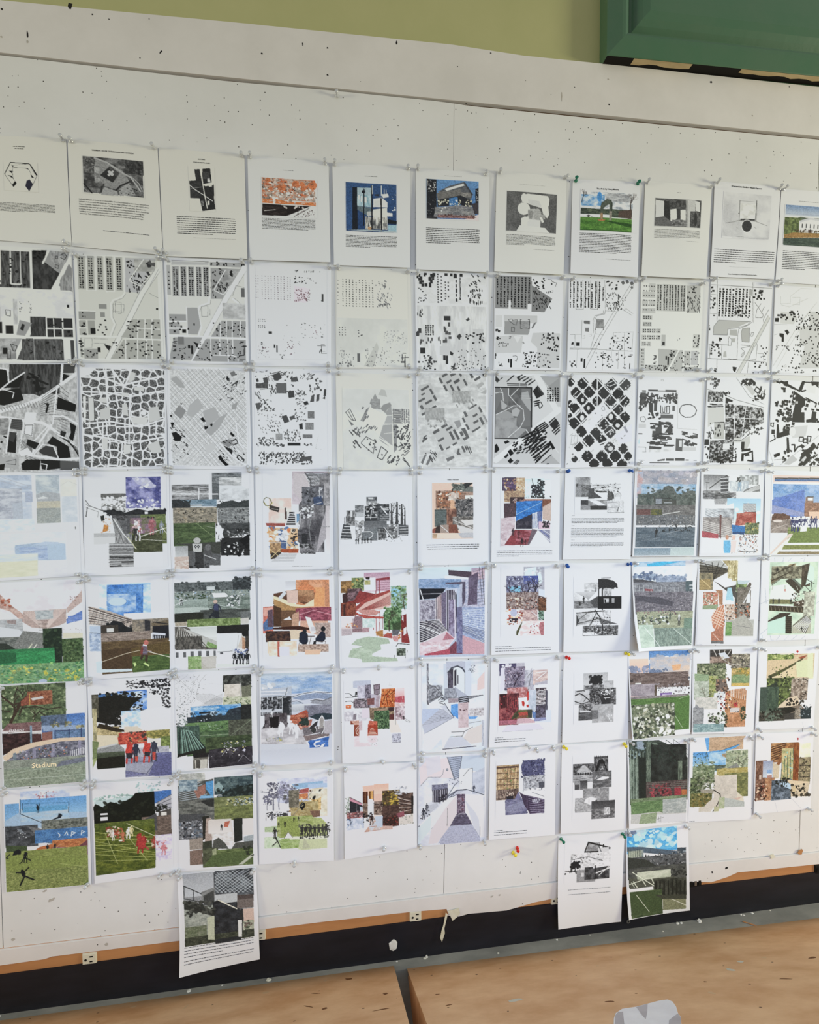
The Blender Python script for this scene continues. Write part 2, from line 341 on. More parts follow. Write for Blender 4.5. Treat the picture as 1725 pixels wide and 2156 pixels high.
# ------------------------------------------------------------------ sheets: a small painter for what is printed on them
DATA = '''#ring plan sheet|cream sheet with black ring-shaped plan drawing above a small text block|cream|-0.9463 2.3101 -0.7356 2.3174 -0.7300 2.0460 -0.9500 2.0500|3 3|bd
T 333 334 99 460 113 1 c
T 333 345 120 450 135 1 c
L 111 8.9 255 400 313 276 487 281 500 290 559 397
L 222 5 559 397 519 492
L 222 5 255 400 333 528
L 222 4 321 301 346 327 443 328 484 341 501 382
L 222 4 321 301 336 324 328 372 335 445 364 490
L 222 4 325 307 487 281
P 222 293 362 338 366 322 390
P 222 278 409 324 414 335 445
P 111 321 510 348 470 365 493 336 531
P 223 444 515 459 458 487 440 519 492 481 570
P 222 497 382 534 427 506 423
P 222 321 301 351 318 327 311
P 222 443 326 484 341 478 329
P 111 487 281 502 286 564 394 550 402
L 555 3 503 335 552 398
T 555 168 694 713 790 8
#rock church photo sheet|cream sheet with grey aerial photo of a cross roof in a diamond pit|cream|-0.7317 2.3165 -0.5113 2.3143 -0.5036 2.0327 -0.7289 2.0449|3 6|abd
W 222 390 421 92 c LALIBELA - ROCK CUT MONOLITHIC CHURCH
N 333 777 59 39 134 161 698 537
N 333 888 20 12 160 179 285 330
N 222 555 21 21 535 162 706 308
P 888 245 170 402 226 502 277 581 402 429 478 336 457 256 353
N 666 aaa 49 29 241 253 290 431
L aaa 14 245 170 365 210 510 307 583 340 671 474
P 2a2a2a 294 347 392 243 478 310 413 414
P 444 392 243 478 310 448 354 381 269
P bbb 366 301 385 289 399 298 418 286 427 300 415 312 425 331 411 346 392 337 378 353 362 337 377 323
L 333 12 328 438 286 534
L 222 14 345 477 437 493 477 443 572 387
P 999 466 474 562 404 622 519 472 545
P 999 296 512 336 467 446 497 463 546 295 548
L 222 16 140 447 211 536
L 999 5.9 138 488 188 544
S 222 24 7.8 476 453 687 533
S 333 26 12 535 172 697 299
S 444 30 9.8 150 180 248 313
L aaa 7.8 584 330 656 394 689 472
B 333 1 20 68 10 294 446 314 536
W 333 656 415 610 c Lalibela, Ethiopia, is home to 11 monolithic churches believed to have been carved from
W 333 656 414 634 c volcanic rock around 800 years ago during the reign of King Lalibela (1181-1221) of the
W 333 627 399 660 c Zagwe Dynasty. Inspired to create a "New Jerusalem" in Ethiopia, the churches are
W 333 656 412 685 c divided into two main groups, with Biete Ghiorgis standing separately. Each church has
W 333 610 389 709 c a unique design, but all were created through negative construction, meaning the
W 333 595 385 734 c buildings were excavated from solid rock rather than constructed by assembling
W 333 595 386 757 c materials. This creates a strong relationship between solid, void, and landscape.
T 444 298 920 731 904 1
#black cross collage sheet|cream sheet with small black stepped cross collage and nine text lines|cream|-0.5089 2.3133 -0.2894 2.3126 -0.2851 2.0326 -0.5029 2.0308|5 9|bc
W 222 69 418 86 c SPLITTING
W 222 168 418 120 c GORDON MATTA-CLARK
P 2b2b2b 342 194 397 186 418 332 416 386 391 490 291 494 290 314 356 306
P 262626 423 182 502 169 513 315 535 343 533 489 543 595 410 622 386 490 416 386
N 222 383838 42 63 296 319 402 484
L eee 9.4 410 188 423 332 439 460 461 589
L ccc 8.4 290 357 342 402 414 445 516 511
P ddd 417 343 523 314 527 344 448 362
P ccc 470 280 493 267 502 315 470 318
P eee 464 515 483 509 485 552 464 556
L aaa 5.2 406 518 409 565
L aaa 5.2 418 518 422 564
P eee 480 349 512 342 516 360 485 365
L 888 4.2 301 394 416 370
R 555:0.5 427 213 493 284
T 444 151 677 740 870 9
T 444 309 899 745 903 1
#orange sky print sheet|white sheet with orange sky over black fields picture|white|-0.2807 2.3102 -0.0643 2.3116 -0.0621 2.0358 -0.2798 2.0330|5 10|ab
T 333 364 122 474 130 1 c
N c75f35 b8a89a 50 24 140 216 704 454
S e9e2da,b8aaa0,88776c 90 22 151 228 702 454
S c96a3c 16 37 199 236 704 340
S 4a3a34 90 7.7 146 223 702 454
S efe8e0 60 12 143 329 702 443
P d2743e 147 446 293 443 402 460 512 465 708 459 707 499 456 490 140 491
P 1d1716 142 497 292 500 456 502 656 502 566 541 399 620 140 622
N 1d1716 332a28 33 13 142 519 399 612
S d8cfca 14 13 324 498 678 535
R e8dcd6 255 417 279 500
P efe6e6 611 527 705 534 703 631 388 620
L 3a3030 6.6 633 526 476 619
S 443838 40 7.7 499 545 703 625
L d9d0cc 5.5 160 574 280 556
S c5b5ae 20 11 152 463 702 477
T 444 137 647 696 768 9
#blue glass interior sheet|white sheet with blue photo of glass and white curved balconies|white|-0.0539 2.3105 0.1629 2.3138 0.1604 2.0329 -0.0532 2.0305|6 9|ab
T 333 328 117 512 129 1 c
G 2d4d7e 1d3a6b 140 200 699 727
N 27477a 35588c 64 86 139 350 262 708
P 151a24 213 253 267 250 268 708 208 711
P 9fb6c0 265 253 430 249 428 463 263 450
N 7ba3b2 b8ced6 21 64 271 332 428 453
P d8dcd4 277 332 293 333 293 385 276 383
P dfe0d8 304 341 320 343 320 410 303 408
P d5dad8 344 350 369 354 368 413 343 409
P 596a72 265 450 395 465 548 543 373 552 265 493
P e6e3da 440 366 533 350 599 401 598 455 439 457
P c9ccca 450 387 516 378 521 448 450 446
P b8bab6 373 509 582 493 587 542 373 557
P f0ece4 533 313 604 304 613 341 549 355
P efece6 582 509 653 517 653 551 592 554
P dcd8cc 439 484 593 460 597 698 437 700
N 4a4c50 dcd8cc 19 54 351 564 592 699
L 14161c 13 424 228 426 717
L 14161c 15 527 361 531 718
L cfd6d8 8.6 432 222 433 313
L cfd6d8 8.6 530 222 531 329
L 0f1218 11 340 265 335 662
P 10141c 315 282 353 280 353 309 315 311
L d8dcdc 8.6 389 562 399 648
L d8dcdc 8.6 471 569 475 644
P 141a20 598 584 700 601 700 634 598 633
P 8fb3c2 603 644 700 645 699 727 603 725
P a4b4b8 140 719 426 717 692 727 692 710 372 703
P b88e66 383 670 421 674 415 707 377 703
P 2c3036 456 317 506 314 505 336 456 333
S e8eef2 8 11 638 248 692 493
L eee 5.4 561 252 563 311
L eee 5.4 583 262 585 310
T 444 137 768 702 902 9
#dusk building sheet|white sheet with dusk photo of wide topped building and blue windows|white|0.1797 2.3125 0.3935 2.3164 0.3905 2.0319 0.1787 2.0299|8 10|ab
T 333 303 58 552 64 1 c
G 5a8ac0 3f6aa8 117 106 723 537
P 1e2026 120 106 234 107 233 539 119 542
S c8c8c8 46 7.8 128 122 225 246
S 8a8a90 20 6.7 128 316 224 506
P 55585e 248 245 368 174 552 118 656 256 627 323 385 259
N 8c8a86 5c5a5a 33 11 259 234 627 290
P d8dcd8 328 208 546 137 558 158 351 229
P 3a3d44 546 118 567 125 656 251 639 268
P 6c6a68 236 256 512 198 517 285 247 332
P 24262c 242 332 512 269 517 372 247 407
S e8e2c0,f5eed0 46 10 247 321 512 383
P 3a72b0 379 308 477 287 483 374 379 390
S dfe9f2 10 11 385 303 477 374
P 23252c 512 269 645 322 639 399 517 378
S ece4c4 22 8.9 569 315 639 393
P 7a7a80 241 413 512 378 651 398 686 484 581 522 190 530
N 66686e 9c9a98 67 22 213 409 639 486
S fff 4 10 247 397 454 484
P 38343a 639 355 720 340 723 471 674 468
P 1e2128 683 189 722 176 723 340 685 353
S c9c9cc 14 6.7 685 200 720 329
P d8c8c8 558 534 723 471 723 543 570 539
N a87a72 6a4a4a 18 11 247 494 674 523
S 4a2c28 40 8.9 258 483 697 516
P 2a2a30 119 511 235 517 247 540 119 542
T 444 115 633 733 812 9
#white sculpture sheet|white sheet with grey photo of rounded white sculpture on dark ground|warm|0.4153 2.3239 0.6288 2.3232 0.6164 2.0361 0.4070 2.0369|7 11|ab
T 333 228 126 631 129 1 c
R 5a5a5a 128 210 735 651
N 545454 666 133 89 128 210 735 651
P e4e4e2 301 253 376 228 623 236 642 272 638 347 569 384 379 338 309 326
E dcdcda 333 277 35 50
P c8c8c6 378 290 519 302 569 384 391 347
E d6d6d4 332 399 75 69
P efefed 547 278 626 316 642 444 620 488 571 448 544 364
P b0b0ae 381 407 463 391 547 428 526 515 386 545
P 8a8a88 382 412 452 423 432 510 390 502
E a5a5a3 500 453 47 67
P e8e8e6 525 483 560 481 580 534 556 544
P 9a9a98 536 450 595 452 596 500 555 492
P dededc 303 508 349 483 385 513 382 599 305 593
P cfcfcd 379 514 538 515 539 622 382 615
P efefed 326 496 390 481 397 534 339 543
P d5d5d3 288 585 600 597 655 648 247 652
T 555 134 688 732 804 9
T 888 460 837 728 845 1
#stone arch sheet|white sheet with colour photo of stone arch on green lawn|cool|0.6466 2.3177 0.8607 2.3252 0.8498 2.0393 0.6387 2.0423|9 13|ab
W 222 276 438 101 c The Arch by Henry Moore
G a8b4c0 d8dce0 105 139 765 388
N 8f98a4 eef0f2 82 35 105 139 764 366
N 4a8ac8 cfd8e0 58 47 111 170 401 304
E 3f86cc 337 194 30 58
N 8a8c92 d2d4d6 70 35 409 147 749 244
P 3a4438 107 328 353 340 523 332 751 333 752 434 105 418
N 2c3630 56604c 29 16 107 339 753 411
Y 443a38 740 367 257 -23.4
Y 3a3434 120 260 152 35
P 4f4038 583 352 749 322 749 434 573 420
P e6ecf0 106 401 464 402 465 430 105 439
G 5a8a3a 2f5a20 102 435 753 592
N 3c6a28 5c9038 70 16 103 464 753 579
P 254a1c 393 470 751 490 750 534 478 491
P 4a5248 350 306 363 261 429 219 484 227 503 266 497 356 463 357 461 279 431 291 389 327 379 384 348 385
P 9a7a5a 348 385 381 383 383 451 347 466
P 8a8478 463 357 497 356 492 466 461 467
P a06a3c 308 460 417 460 393 478 332 478
S 2a2420 10 9.4 173 415 246 434
P 333b32 472 228 503 266 497 356 481 356 482 267
T 444 102 619 753 853 13
T 777 435 909 755 920 1
#ruined room sheet|off-white sheet with grey photo of a ruined room with bright doorways|warm|0.8767 2.3300 1.0967 2.3321 1.0742 2.0450 0.8633 2.0448|10 14|ab
T 666 400 106 461 116 1 c
R 6a6a6a 135 189 722 514
N 444 777 51 39 135 189 722 514
P cdcdcb 139 209 247 221 250 404 146 416
P 2e2e2e 246 215 311 217 330 448 251 422
N 333 5c5c5c 23 23 310 199 530 302
P e4e4e2 327 316 404 303 416 413 371 459 334 448
P ddd 455 316 522 309 527 438 461 429
P 3c3c3c 408 303 454 304 458 429 415 432
P bdbdbb 524 192 643 191 644 320 582 324 587 515 538 511
L 8a8a88 7.7 540 197 556 511
N 333 6a6a6a 21 26 582 324 722 514
P 5f5f5f 146 416 253 397 365 471 374 508 150 513
N 444 999 31 18 350 435 538 505
P cfcfcd 643 197 702 206 710 323 650 314
E 2e2e2e 656 418 18 77
T 777 141 547 722 654 8
T 999 548 673 710 683 1
#black circle sheet|white sheet with pale grey room picture and a black circle|cool|1.1050 2.3469 1.3312 2.3439 1.3128 2.0595 1.0934 2.0569|6 5|ab
W 222 389 412 41 c Descent into Limbo - Anish Kapoor
R c4c4c8 121 113 736 631
N bcbcc0 d2d2d4 206 155 121 113 736 631
P d0d0d2 327 204 553 189 549 423 335 432
L 555 6.4 331 200 335 432 545 430 546 189
R 4a4a4a 334 201 540 204
N c8c8c6 eee 77 52 342 229 538 411
P 3f3f40 354 412 538 406 536 424 348 429
L 777 5.2 160 477 267 455 335 432
L 777 5.2 545 430 629 455 701 475
E e2e2e2 438 495 72 77
E 333335 439 493 64 67
E 222 327 352 7.7 7.7
L 888 5.2 552 177 557 435
L 888 3.9 305 514 320 525
L 888 3.9 533 499 563 516
T 555 312 619 405 628 1
P b6b6ba 150 647 734 612 728 638 150 647
T 333 33 772 827 942 7
T 333 240 977 617 980 1
W 333 383 425 1063 c https://anishkapoor.com/75/descent-into-limbo
#white gabled house sheet|white sheet with photo of white gabled building on a lawn|cool|1.3346 2.3407 1.5612 2.3408 1.5378 2.0502 1.3211 2.0525|2 4|ac
T 333 213 137 618 129 1 c
G 6a86b0 c4ccd8 69 181 868 313
G 98a6c0 d4d8dc 77 278 868 313
P 55604e 67 340 209 337 278 314 350 322 493 319 866 300 885 474 82 525
N 3c4a2c 7a8a50 35 27 66 328 282 525
N 44502f 76864c 27 40 69 365 169 545
P e4e4e4 261 365 407 318 552 333 690 411 697 486 266 501
P c0c2c8 261 362 407 316 552 331 554 352 409 340 270 383
B 3a3c40 1 13 48 0 295 393 316 442
B 3a3c40 1 13 48 0 349 392 371 441
B 3a3c40 1 13 48 0 402 393 424 441
B 3a3c40 1 13 48 0 454 392 476 440
B 3a3c40 1 13 48 0 507 392 529 440
B 4a3038 1 50 35 0 384 462 440 492
S 333 5 12 290 456 544 471
P 9a7440 69 538 194 505 582 493 887 487 891 524 71 576
S 4a3a24 20 16 206 467 539 502
P 3a4a42 64 576 892 531 905 657 71 657
N 2f3e38 4a5a4c 80 16 64 576 905 651
T 444 75 716 936 943 11
#charcoal rubbed map|map sheet with dark charcoal rubbed blocks and wide white roads|warm|-0.9516 2.0364 -0.7312 2.0364 -0.7268 1.7446 -0.9572 1.7356|2 2|bd
R e0e0e0 7 41 825 1092
N e4e4e4 d4d4d4 89 60 0 417 845 664
N 333 6a6a6a 9.9 60 7 41 457 387
R eee 177 29 198 360
R eee 279 23 291 356
R eee 371 18 380 353
R eee 282 348 385 361
S 181818 40 15 16 54 453 382
P 2e2e2e 481 28 620 20 590 134 732 239 655 396 482 396
N 2a2a2a 4a4a4a 30 50 486 129 686 390
P 9a9a9a 650 19 834 30 732 239 590 129
N 8a8a8a b8b8b8 12 30 650 24 818 144
L eee 18 640 19 580 145
B 111 14 22 14 20 489 33 596 102
L 222 5 740 62 782 38 801 70 779 103 744 83
L 222 4 698 75 719 69 718 96 698 94 698 75
L 222 4 695 156 725 160 719 192 692 182 695 156
P 8a8a8a 819 139 862 207 857 421 717 357
N 7a7a7a a8a8a8 9.9 40 732 255 858 400
L eeeeee 30 842 68 633 449
P 2a2a2a 536 658 585 660 583 847 437 848
N 2e2e2e 555 9.9 40 448 660 578 847
B 2e2e2e 1 55 94 0 600 670 650 765
B 333 1 69 94 0 664 669 730 764
B 2c2c2c 1 84 94 0 746 670 826 763
B 333 1 55 74 0 600 777 650 852
B 333 1 64 74 0 665 777 726 851
B 444 1 84 74 0 746 779 824 855
S 111 22 11 600 670 822 851
P 505050 403 868 465 868 468 1073 316 1067
B 555 1 94 203 0 480 871 564 1077
B 4c4c4c 1 84 203 0 582 872 657 1080
B 3c3c3c 1 60 203 0 675 874 731 1083
B e4e4e8 1 58 189 0 745 877 792 1066
B 444 1 32 203 0 805 882 826 1086
N 3a3a3a 6a6a6a 9.9 40 364 873 726 1075
R e8e8e8 468 868 471 1078
R e8e8e8 573 867 575 1079
R e8e8e8 668 867 667 1080
B e4e4e8 1 58 189 0 745 877 792 1066
S 151515 16 12 402 883 727 1065
P a5a5a5 -8 865 364 868 273 1067 -12 1059
N 8a8a8a c0c0c0 40 40 -9 875 311 1062
B 1c1c1c 1 40 60 0 197 958 233 1012
B 222 1 69 79 0 228 746 292 824
B 1c1c1c 1 30 109 0 166 707 194 824
P 999 351 692 461 721 394 843 318 833
P 2a2a2a 374 727 397 737 381 798 353 778
L 222 4 230 598 272 602 271 658 233 651 230 598
N b5b5b5 d5d5d5 20 60 299 495 335 733
R c8c8c8 117 575 189 704
B 444 10 6.9 9.9 0 351 514 377 620
B 444 10 6.9 9.9 0 436 511 461 619
B 111 1 20 28 0 782 537 805 568
L 222 5 263 918 320 938 304 988 285 983 263 918
L 333 4 234 968 262 968 260 1057 232 1056 234 968
#grey block map|site map with grey blocks, tiny black houses and a pale diagonal road|warm|-0.7275 2.0251 -0.5067 2.0299 -0.5039 1.7490 -0.7238 1.7459|2 2|abcd
R d2d2ca 35 15 799 1062
R b0b0aa 36 15 107 357
R b0b0aa 128 14 191 361
R b0b0aa 216 12 277 358
R b0b0aa 301 14 369 367
R b0b0aa 396 17 457 364
H 222 2 13 15 18 42 31 92 347
H 222 2 13 15 18 133 30 179 350
H 222 2 13 15 18 221 30 267 353
H 222 2 13 15 18 307 29 356 353
H 222 2 13 15 18 400 30 447 353
L f2f2ee 8.5 122 18 113 368 199 366 214 15
L f2f2ee 8.5 296 14 297 374 374 372 388 14
P bababb 486 22 781 28 623 376 478 375
N 9c9c98 c6c6c2 64 64 573 35 777 161
B 222 12 17 15 25 495 43 611 122
B 222 34 9.6 23 -35 537 180 720 296
B 222 26 8.5 23 0 491 159 623 376
L f4f4f0 9.6 524 246 568 179 667 32
L f4f4f0 8.5 523 257 625 310 712 219
B 333 3 32 28 -40 708 42 779 106
B 333 1 23 43 -30 699 158 718 196
P 555 729 30 744 68 780 62 774 106 738 91 707 75
L f2f2f0 47 799 138 644 376 486 691 285 1064
L 8a8a86 4.3 773 134 618 371 461 686 259 1064
L 8a8a86 4.3 824 149 670 381 512 696 311 1069
L 777 3.2 720 296 809 127
L 777 3.2 707 374 737 395 799 427
L f2f2f0 15 480 27 472 386 445 425 360 461 338 495 338 639 366 705 314 840
L 888 3.2 482 391 454 436 375 472 357 505 353 638 380 710 330 839
R 90908c 222 503 295 551
R 90908c 233 588 276 635
L 777 3.2 380 477 437 481 433 598 376 593 380 477
L 777 3.2 359 500 462 503 459 580 356 577 359 500
P 9a9a96 27 574 186 576 182 664 23 663
L f2f2ee 8.5 27 576 185 578
R a6a6a0 27 673 91 738
R a0a09a 110 672 176 820
R b2b2ac 24 757 93 824
B 222 8 15 17 0 36 596 91 738
B 222 4 17 15 0 39 756 93 816
B 1c1c1c 1 49 58 0 134 754 177 809
B 333 8 17 17 0 203 664 295 818
L f2f2ee 13 16 834 408 838 805 858
P acaca6 540 651 807 648 806 853 418 843
P acaca6 443 865 810 869 804 1061 316 1065
L f4f4f0 9.6 592 646 580 846
L f4f4f0 9.6 660 648 648 844
L f4f4f0 9.6 729 647 716 849
L f4f4f0 7.5 589 745 799 749
L f4f4f0 9.6 464 865 457 1067
L f4f4f0 9.6 579 868 572 1065
L f4f4f0 9.6 668 869 661 1069
L f4f4f0 9.6 726 871 714 1068
B 1c1c1c 30 21 13 0 477 669 795 842
B 1c1c1c 46 17 13 0 333 884 799 1056
R acaca6 25 851 47 1051
B 1c1c1c 12 26 9.6 0 26 867 53 1045
R a2a29e 62 961 191 1065
B 222 8 15 15 0 71 972 182 1054
B 222 1 28 49 0 191 948 217 998
P 222 254 913 321 934 299 980 279 957
L 888 3.2 76 855 143 856 139 949 62 947 76 855
L 888 3.2 158 859 293 862
L 888 3.2 157 904 270 907
B 111 1 19 21 0 771 531 791 552
#dark block map|dense grey site map with an extra row of blocks along the top|cool|-0.5025 2.0289 -0.2881 2.0324 -0.2870 1.7511 -0.4991 1.7478|2 2|abcd
R d8d8d4 25 25 819 1073
R aaaaaa 30 30 64 50
L 555 4.3 77 29 372 28 451 31
P bbb 77 39 451 36 450 63 70 74
P aaa 467 30 821 33 810 77 466 73
B 222 14 17 21 0 473 30 821 60
R b0b0b0 23 78 59 385
R a6a6a6 77 87 146 398
R a6a6a6 163 86 222 396
R a6a6a6 241 87 302 397
R a6a6a6 319 87 377 395
R a6a6a6 393 86 454 395
H 1c1c1c 1 6 15 15 33 88 50 342
H 1c1c1c 2 14 15 17 81 95 136 388
H 1c1c1c 2 14 15 17 163 94 218 391
H 1c1c1c 2 14 15 17 241 92 294 389
H 1c1c1c 2 14 15 17 319 89 373 389
H 1c1c1c 2 14 15 17 395 91 446 390
P a2a2a2 471 92 788 94 653 292 585 413 467 416
N 8e8e8e b4b4b4 43 43 593 111 773 234
B 1c1c1c 14 17 13 15 476 99 602 175
B 1c1c1c 28 8.5 19 -35 514 243 663 335
B 1c1c1c 28 7.5 23 0 468 201 585 408
B 222 3 32 23 -40 647 109 731 182
L f4f4f2 8.5 502 318 547 242 625 110
L f4f4f2 8.5 507 329 597 369 664 281
L f4f4f2 53 820 82 640 379 447 721 264 1063
L 999 3.2 788 83 607 380 420 716 237 1064
L 999 3.2 852 97 670 384 474 726 291 1074
L 777 3.2 694 377 729 268 815 287
L f0f0f0 17 693 410 746 452 825 559
L 888 3.2 704 399 757 441 826 537
R 666 783 294 822 390
N aaaaaa d0d0d0 64 43 584 456 824 625
L f4f4f2 15 451 395 444 460 346 495 329 550 351 679 355 723 320 821
L 777 3.2 466 427 460 471 368 500 350 549
L 777 4.3 370 495 432 493 429 601 367 603 370 495
L 777 3.2 453 525 451 590
R 8a8a8a 237 520 302 561
R 8e8e8e 253 589 289 629
P a2a2a2 213 515 325 512 351 701 316 794 214 791
L f4f4f2 8.5 213 509 214 796
R 9c9c9c 30 584 203 650
R a4a4a4 27 670 137 722
R a0a0a0 25 738 134 792
B 1c1c1c 14 14 15 0 30 600 131 722
B 222 5 23 21 0 32 675 311 778
B 111 1 38 38 0 160 740 199 778
L f2f2f2 11 28 659 203 659
L f2f2f2 11 25 732 205 731
L f2f2f2 15 22 811 412 814 819 829
P a0a0a0 562 642 824 641 820 812 455 813
P a0a0a0 197 824 363 821 243 1058 24 1056 25 1012 69 826
P a0a0a0 400 836 819 840 814 1073 253 1069
L f4f4f2 9.6 562 642 552 806
L f4f4f2 9.6 622 640 615 816
L f4f4f2 9.6 682 641 677 817
L f4f4f2 9.6 769 643 759 819
L f4f4f2 9.6 452 835 447 1066
L f4f4f2 9.6 546 837 542 1004
L f4f4f2 9.6 628 838 630 1070
L f4f4f2 9.6 682 837 678 1002
L f4f4f2 8.5 449 1006 678 1008 732 1024 731 1068
B 151515 34 16 13 0 470 655 816 812
B 151515 60 15 14 0 303 855 808 1062
B 151515 10 28 8.5 0 69 837 93 984
R 777 112 820 173 900
B 222 8 13 13 0 108 923 191 999
B 222 10 17 13 0 31 1006 232 1058
B 1c1c1c 1 23 34 0 214 902 236 938
B 1c1c1c 1 21 87 0 245 908 264 997
P 1c1c1c 265 866 323 887 306 926 291 898
B 111 4 59 9.6 0 747 857 808 1056
L 111 8.5 801 923 799 1001 755 1007
#pink tinted dot map|nearly empty map of small dots with pink tinted patches|cool|-0.2819 2.0296 -0.0605 2.0291 -0.0639 1.7515 -0.2825 1.7468|2 2|abcd
H 6a5a62 2 9 8.6 9.7 56 129 95 387
H 6a6068 4 11 8.6 9.7 112 132 237 393
H 6a6068 4 11 8.6 9.7 242 131 371 393
H 6a6068 2 11 9.7 11 379 135 432 396
B 333 12 8.6 19 10 460 65 744 78
B 333 22 15 11 -15 459 131 694 208
P dcb8c4:0.55 459 230 627 255 583 413 457 406
B 6a5058 60 8.6 13 -30 464 252 627 400
B 444 1 24 86 0 743 306 773 392
B 444 1 19 15 0 743 373 760 390
H 444 4 2 9.7 9.7 76 590 160 632
H 444 4 2 9.7 9.7 75 661 159 698
B 333 1 37 28 0 191 727 224 757
B 555 28 11 9.7 0 505 628 782 791
R dcc4cc:0.5 653 669 726 769
R e0ccd4:0.5 367 855 447 1017
B 333 1 19 37 0 240 868 259 904
B 333 1 16 76 0 268 873 282 951
B 444 10 15 7.6 0 113 837 130 942
B 6a5a60 26 9.7 11 0 72 871 209 1014
B 6a5a60 14 9.7 9.7 0 367 810 448 978
B 333 5 50 7.6 0 709 826 776 1014
B 333 4 8.6 43 0 714 894 772 1008
B 444 8 11 11 0 306 968 349 1018
B 555 14 8.6 7.6 0 331 644 580 987
#faint cream dot map|yellowish tracing paper map with faint grey dots|cream|-0.0486 2.0284 0.1618 2.0269 0.1677 1.7517 -0.0503 1.7459|2 2|abcd
R d8d8d0:0.4 16 4 804 1083
N dadad4 cfcfc9 165 219 13 546 805 1073
H 55554f 1 7 8.8 8.8 19 125 32 417
H 44443e 10 12 11 12 62 122 432 429
B 555 14 13 9.9 -20 451 118 574 184
B 666 40 6.6 24 -30 459 268 638 427
B 777 26 8.8 20 20 483 189 615 417
B 666 10 22 8.8 0 491 377 570 396
H 555 3 4 11 11 23 637 118 746
B 888 30 6.6 9.9 0 32 864 94 1074
B 666 26 8.8 11 0 68 937 195 1073
B 999 60 9.9 8.8 0 530 673 788 832
B 666 50 8.8 9.9 0 372 860 714 1073
P c4c4be 303 1073 450 805 471 869 412 1084
B 777 30 8.8 11 0 322 871 467 1073
B 555 6 61 9.9 0 724 877 788 1073
B 444 3 9.9 77 0 728 953 782 1062
B 666 1 31 94 0 234 936 260 1021
B 555 5 13 13 0 232 669 296 818
B 555 12 15 8.8 0 31 1032 163 1079
#scattered building map|greyish tracing sheet with scattered black building shapes|cool|0.1741 2.0262 0.3917 2.0306 0.3917 1.7505 0.1780 1.7464|2 2|abcd
R e0e0e0 26 4 833 1094
N e4e4e2 cacaca 45 179 19 372 833 1088
N d6d6d6 e6e6e6 67 67 26 4 833 343
H 444 1 12 16 18 256 8 268 345
H 333 1 8 16 18 295 28 308 333
H 444 1 7 16 16 340 92 355 310
H 444 1 5 16 22 374 91 390 287
H 333 1 6 16 45 466 12 481 329
H 333 1 7 11 45 511 44 523 306
B 333 24 29 38 0 14 15 226 149
B 333 14 13 13 0 22 177 132 359
B 333 6 36 45 0 341 5 580 52
B 444 10 34 16 50 614 8 822 155
B 333 34 8.9 29 0 602 183 787 344
B 333 20 8.9 27 -30 660 181 752 267
B 444 8 16 27 0 24 405 83 536
B 3a3a3a 1 78 49 0 326 489 403 529
B 444 1 40 27 -35 586 498 623 539
B 555 10 29 45 0 317 564 413 775
H 333 4 6 15 15 105 585 212 705
B 444 5 34 45 0 19 636 69 713
B 555 8 18 38 0 51 741 216 794
B 444 3 10 40 0 252 738 297 782
B 444 2 34 45 -35 460 679 523 785
B 333 1 60 67 0 49 847 106 902
B 333 1 29 56 0 313 922 341 984
B 333 1 27 96 0 344 924 370 1024
B 333 1 51 34 30 386 882 425 921
R cccccc 273 822 394 921
R c8c8c8 663 625 786 781
B 333 26 20 18 0 582 660 821 786
B 333 60 12 13 0 470 842 821 1094
B 333 26 22 16 0 14 926 235 1098
B 333 12 29 10 0 140 930 169 1048
B 444 10 16 25 35 398 1023 456 1097
#grey field map|map with solid grey field of black houses and darker grey rectangle|cool|0.4093 2.0315 0.6209 2.0346 0.6109 1.7578 0.4060 1.7541|4 5|ab
R e2e2e2 8 12 851 1079
R 8c8c8c 12 15 452 393
R 808080 432 68 457 332
H 141414 10 13 16 23 16 23 446 376
R e2e2e2 172 297 203 393
R e2e2e2 409 333 452 398
P 828282 460 117 716 264 623 422 459 421
B 1a1a1a 60 10 23 -25 471 166 708 403
B 1a1a1a 14 25 17 25 473 29 615 150
L 333 4.6 659 39 696 43 709 65 764 80 753 118
B 333 1 18 21 0 691 82 716 103
L 777 3.5 676 176 724 169 719 191 674 187
R c2c2c2 127 467 535 542
P c6c6c6 118 467 533 475 529 554 125 562
P 9a9a9a 129 539 444 527 441 657 423 691 127 691
N 868686 a0a0a0 35 23 329 535 446 623
L 333 4.6 178 516 220 510 226 526 286 519 276 581 239 571 185 533 178 516
L 333 4.6 216 605 254 610 251 660 214 655 216 605
L 222 5.8 340 513 325 513 327 620 349 619
L 222 5.8 419 511 438 511 441 617 422 618
P 777 464 611 493 554 529 537 482 617
P cacaca 20 721 242 694 363 704 343 898 16 907
P dcdcdc 242 706 339 710 292 784
P c8c8c8 462 770 484 668 606 660 829 667 838 1073 550 1069 544 838
R d2d2d2 17 470 96 607
B 222 8 17 16 0 25 620 79 663
B 222 8 17 16 0 26 709 80 748
L 444 4.6 111 793 156 792 157 826 111 827 111 793
L 444 4.6 188 718 212 712 206 735 188 735
B 222 8 14 14 0 56 754 232 842
L 333 4.6 352 778 370 772 377 789 359 792
B 222 40 18 21 0 594 666 818 869
B 222 70 16 16 0 355 886 718 1068
B 222 4 12 28 0 13 879 29 970
B 111 1 18 46 0 179 969 199 1014
B 111 1 21 99 0 208 971 231 1067
L 333 4.6 240 939 276 933 301 950 284 996 269 991
B 333 6 14 18 0 53 998 114 1061
B 222 4 32 12 0 794 916 834 985
#thin road line map|white map with thin road outlines and one grey hatched square|cool|0.6367 2.0312 0.8575 2.0378 0.8460 1.7561 0.6315 1.7551|4 5|ab
R e6e6e6 3 28 845 1071
L 777 4.7 90 26 92 367 182 365 173 24
L 777 4.7 268 22 266 358 356 367 355 21
H 222 1 13 12 23 12 33 34 351
H 1c1c1c 3 13 16 23 42 38 176 348
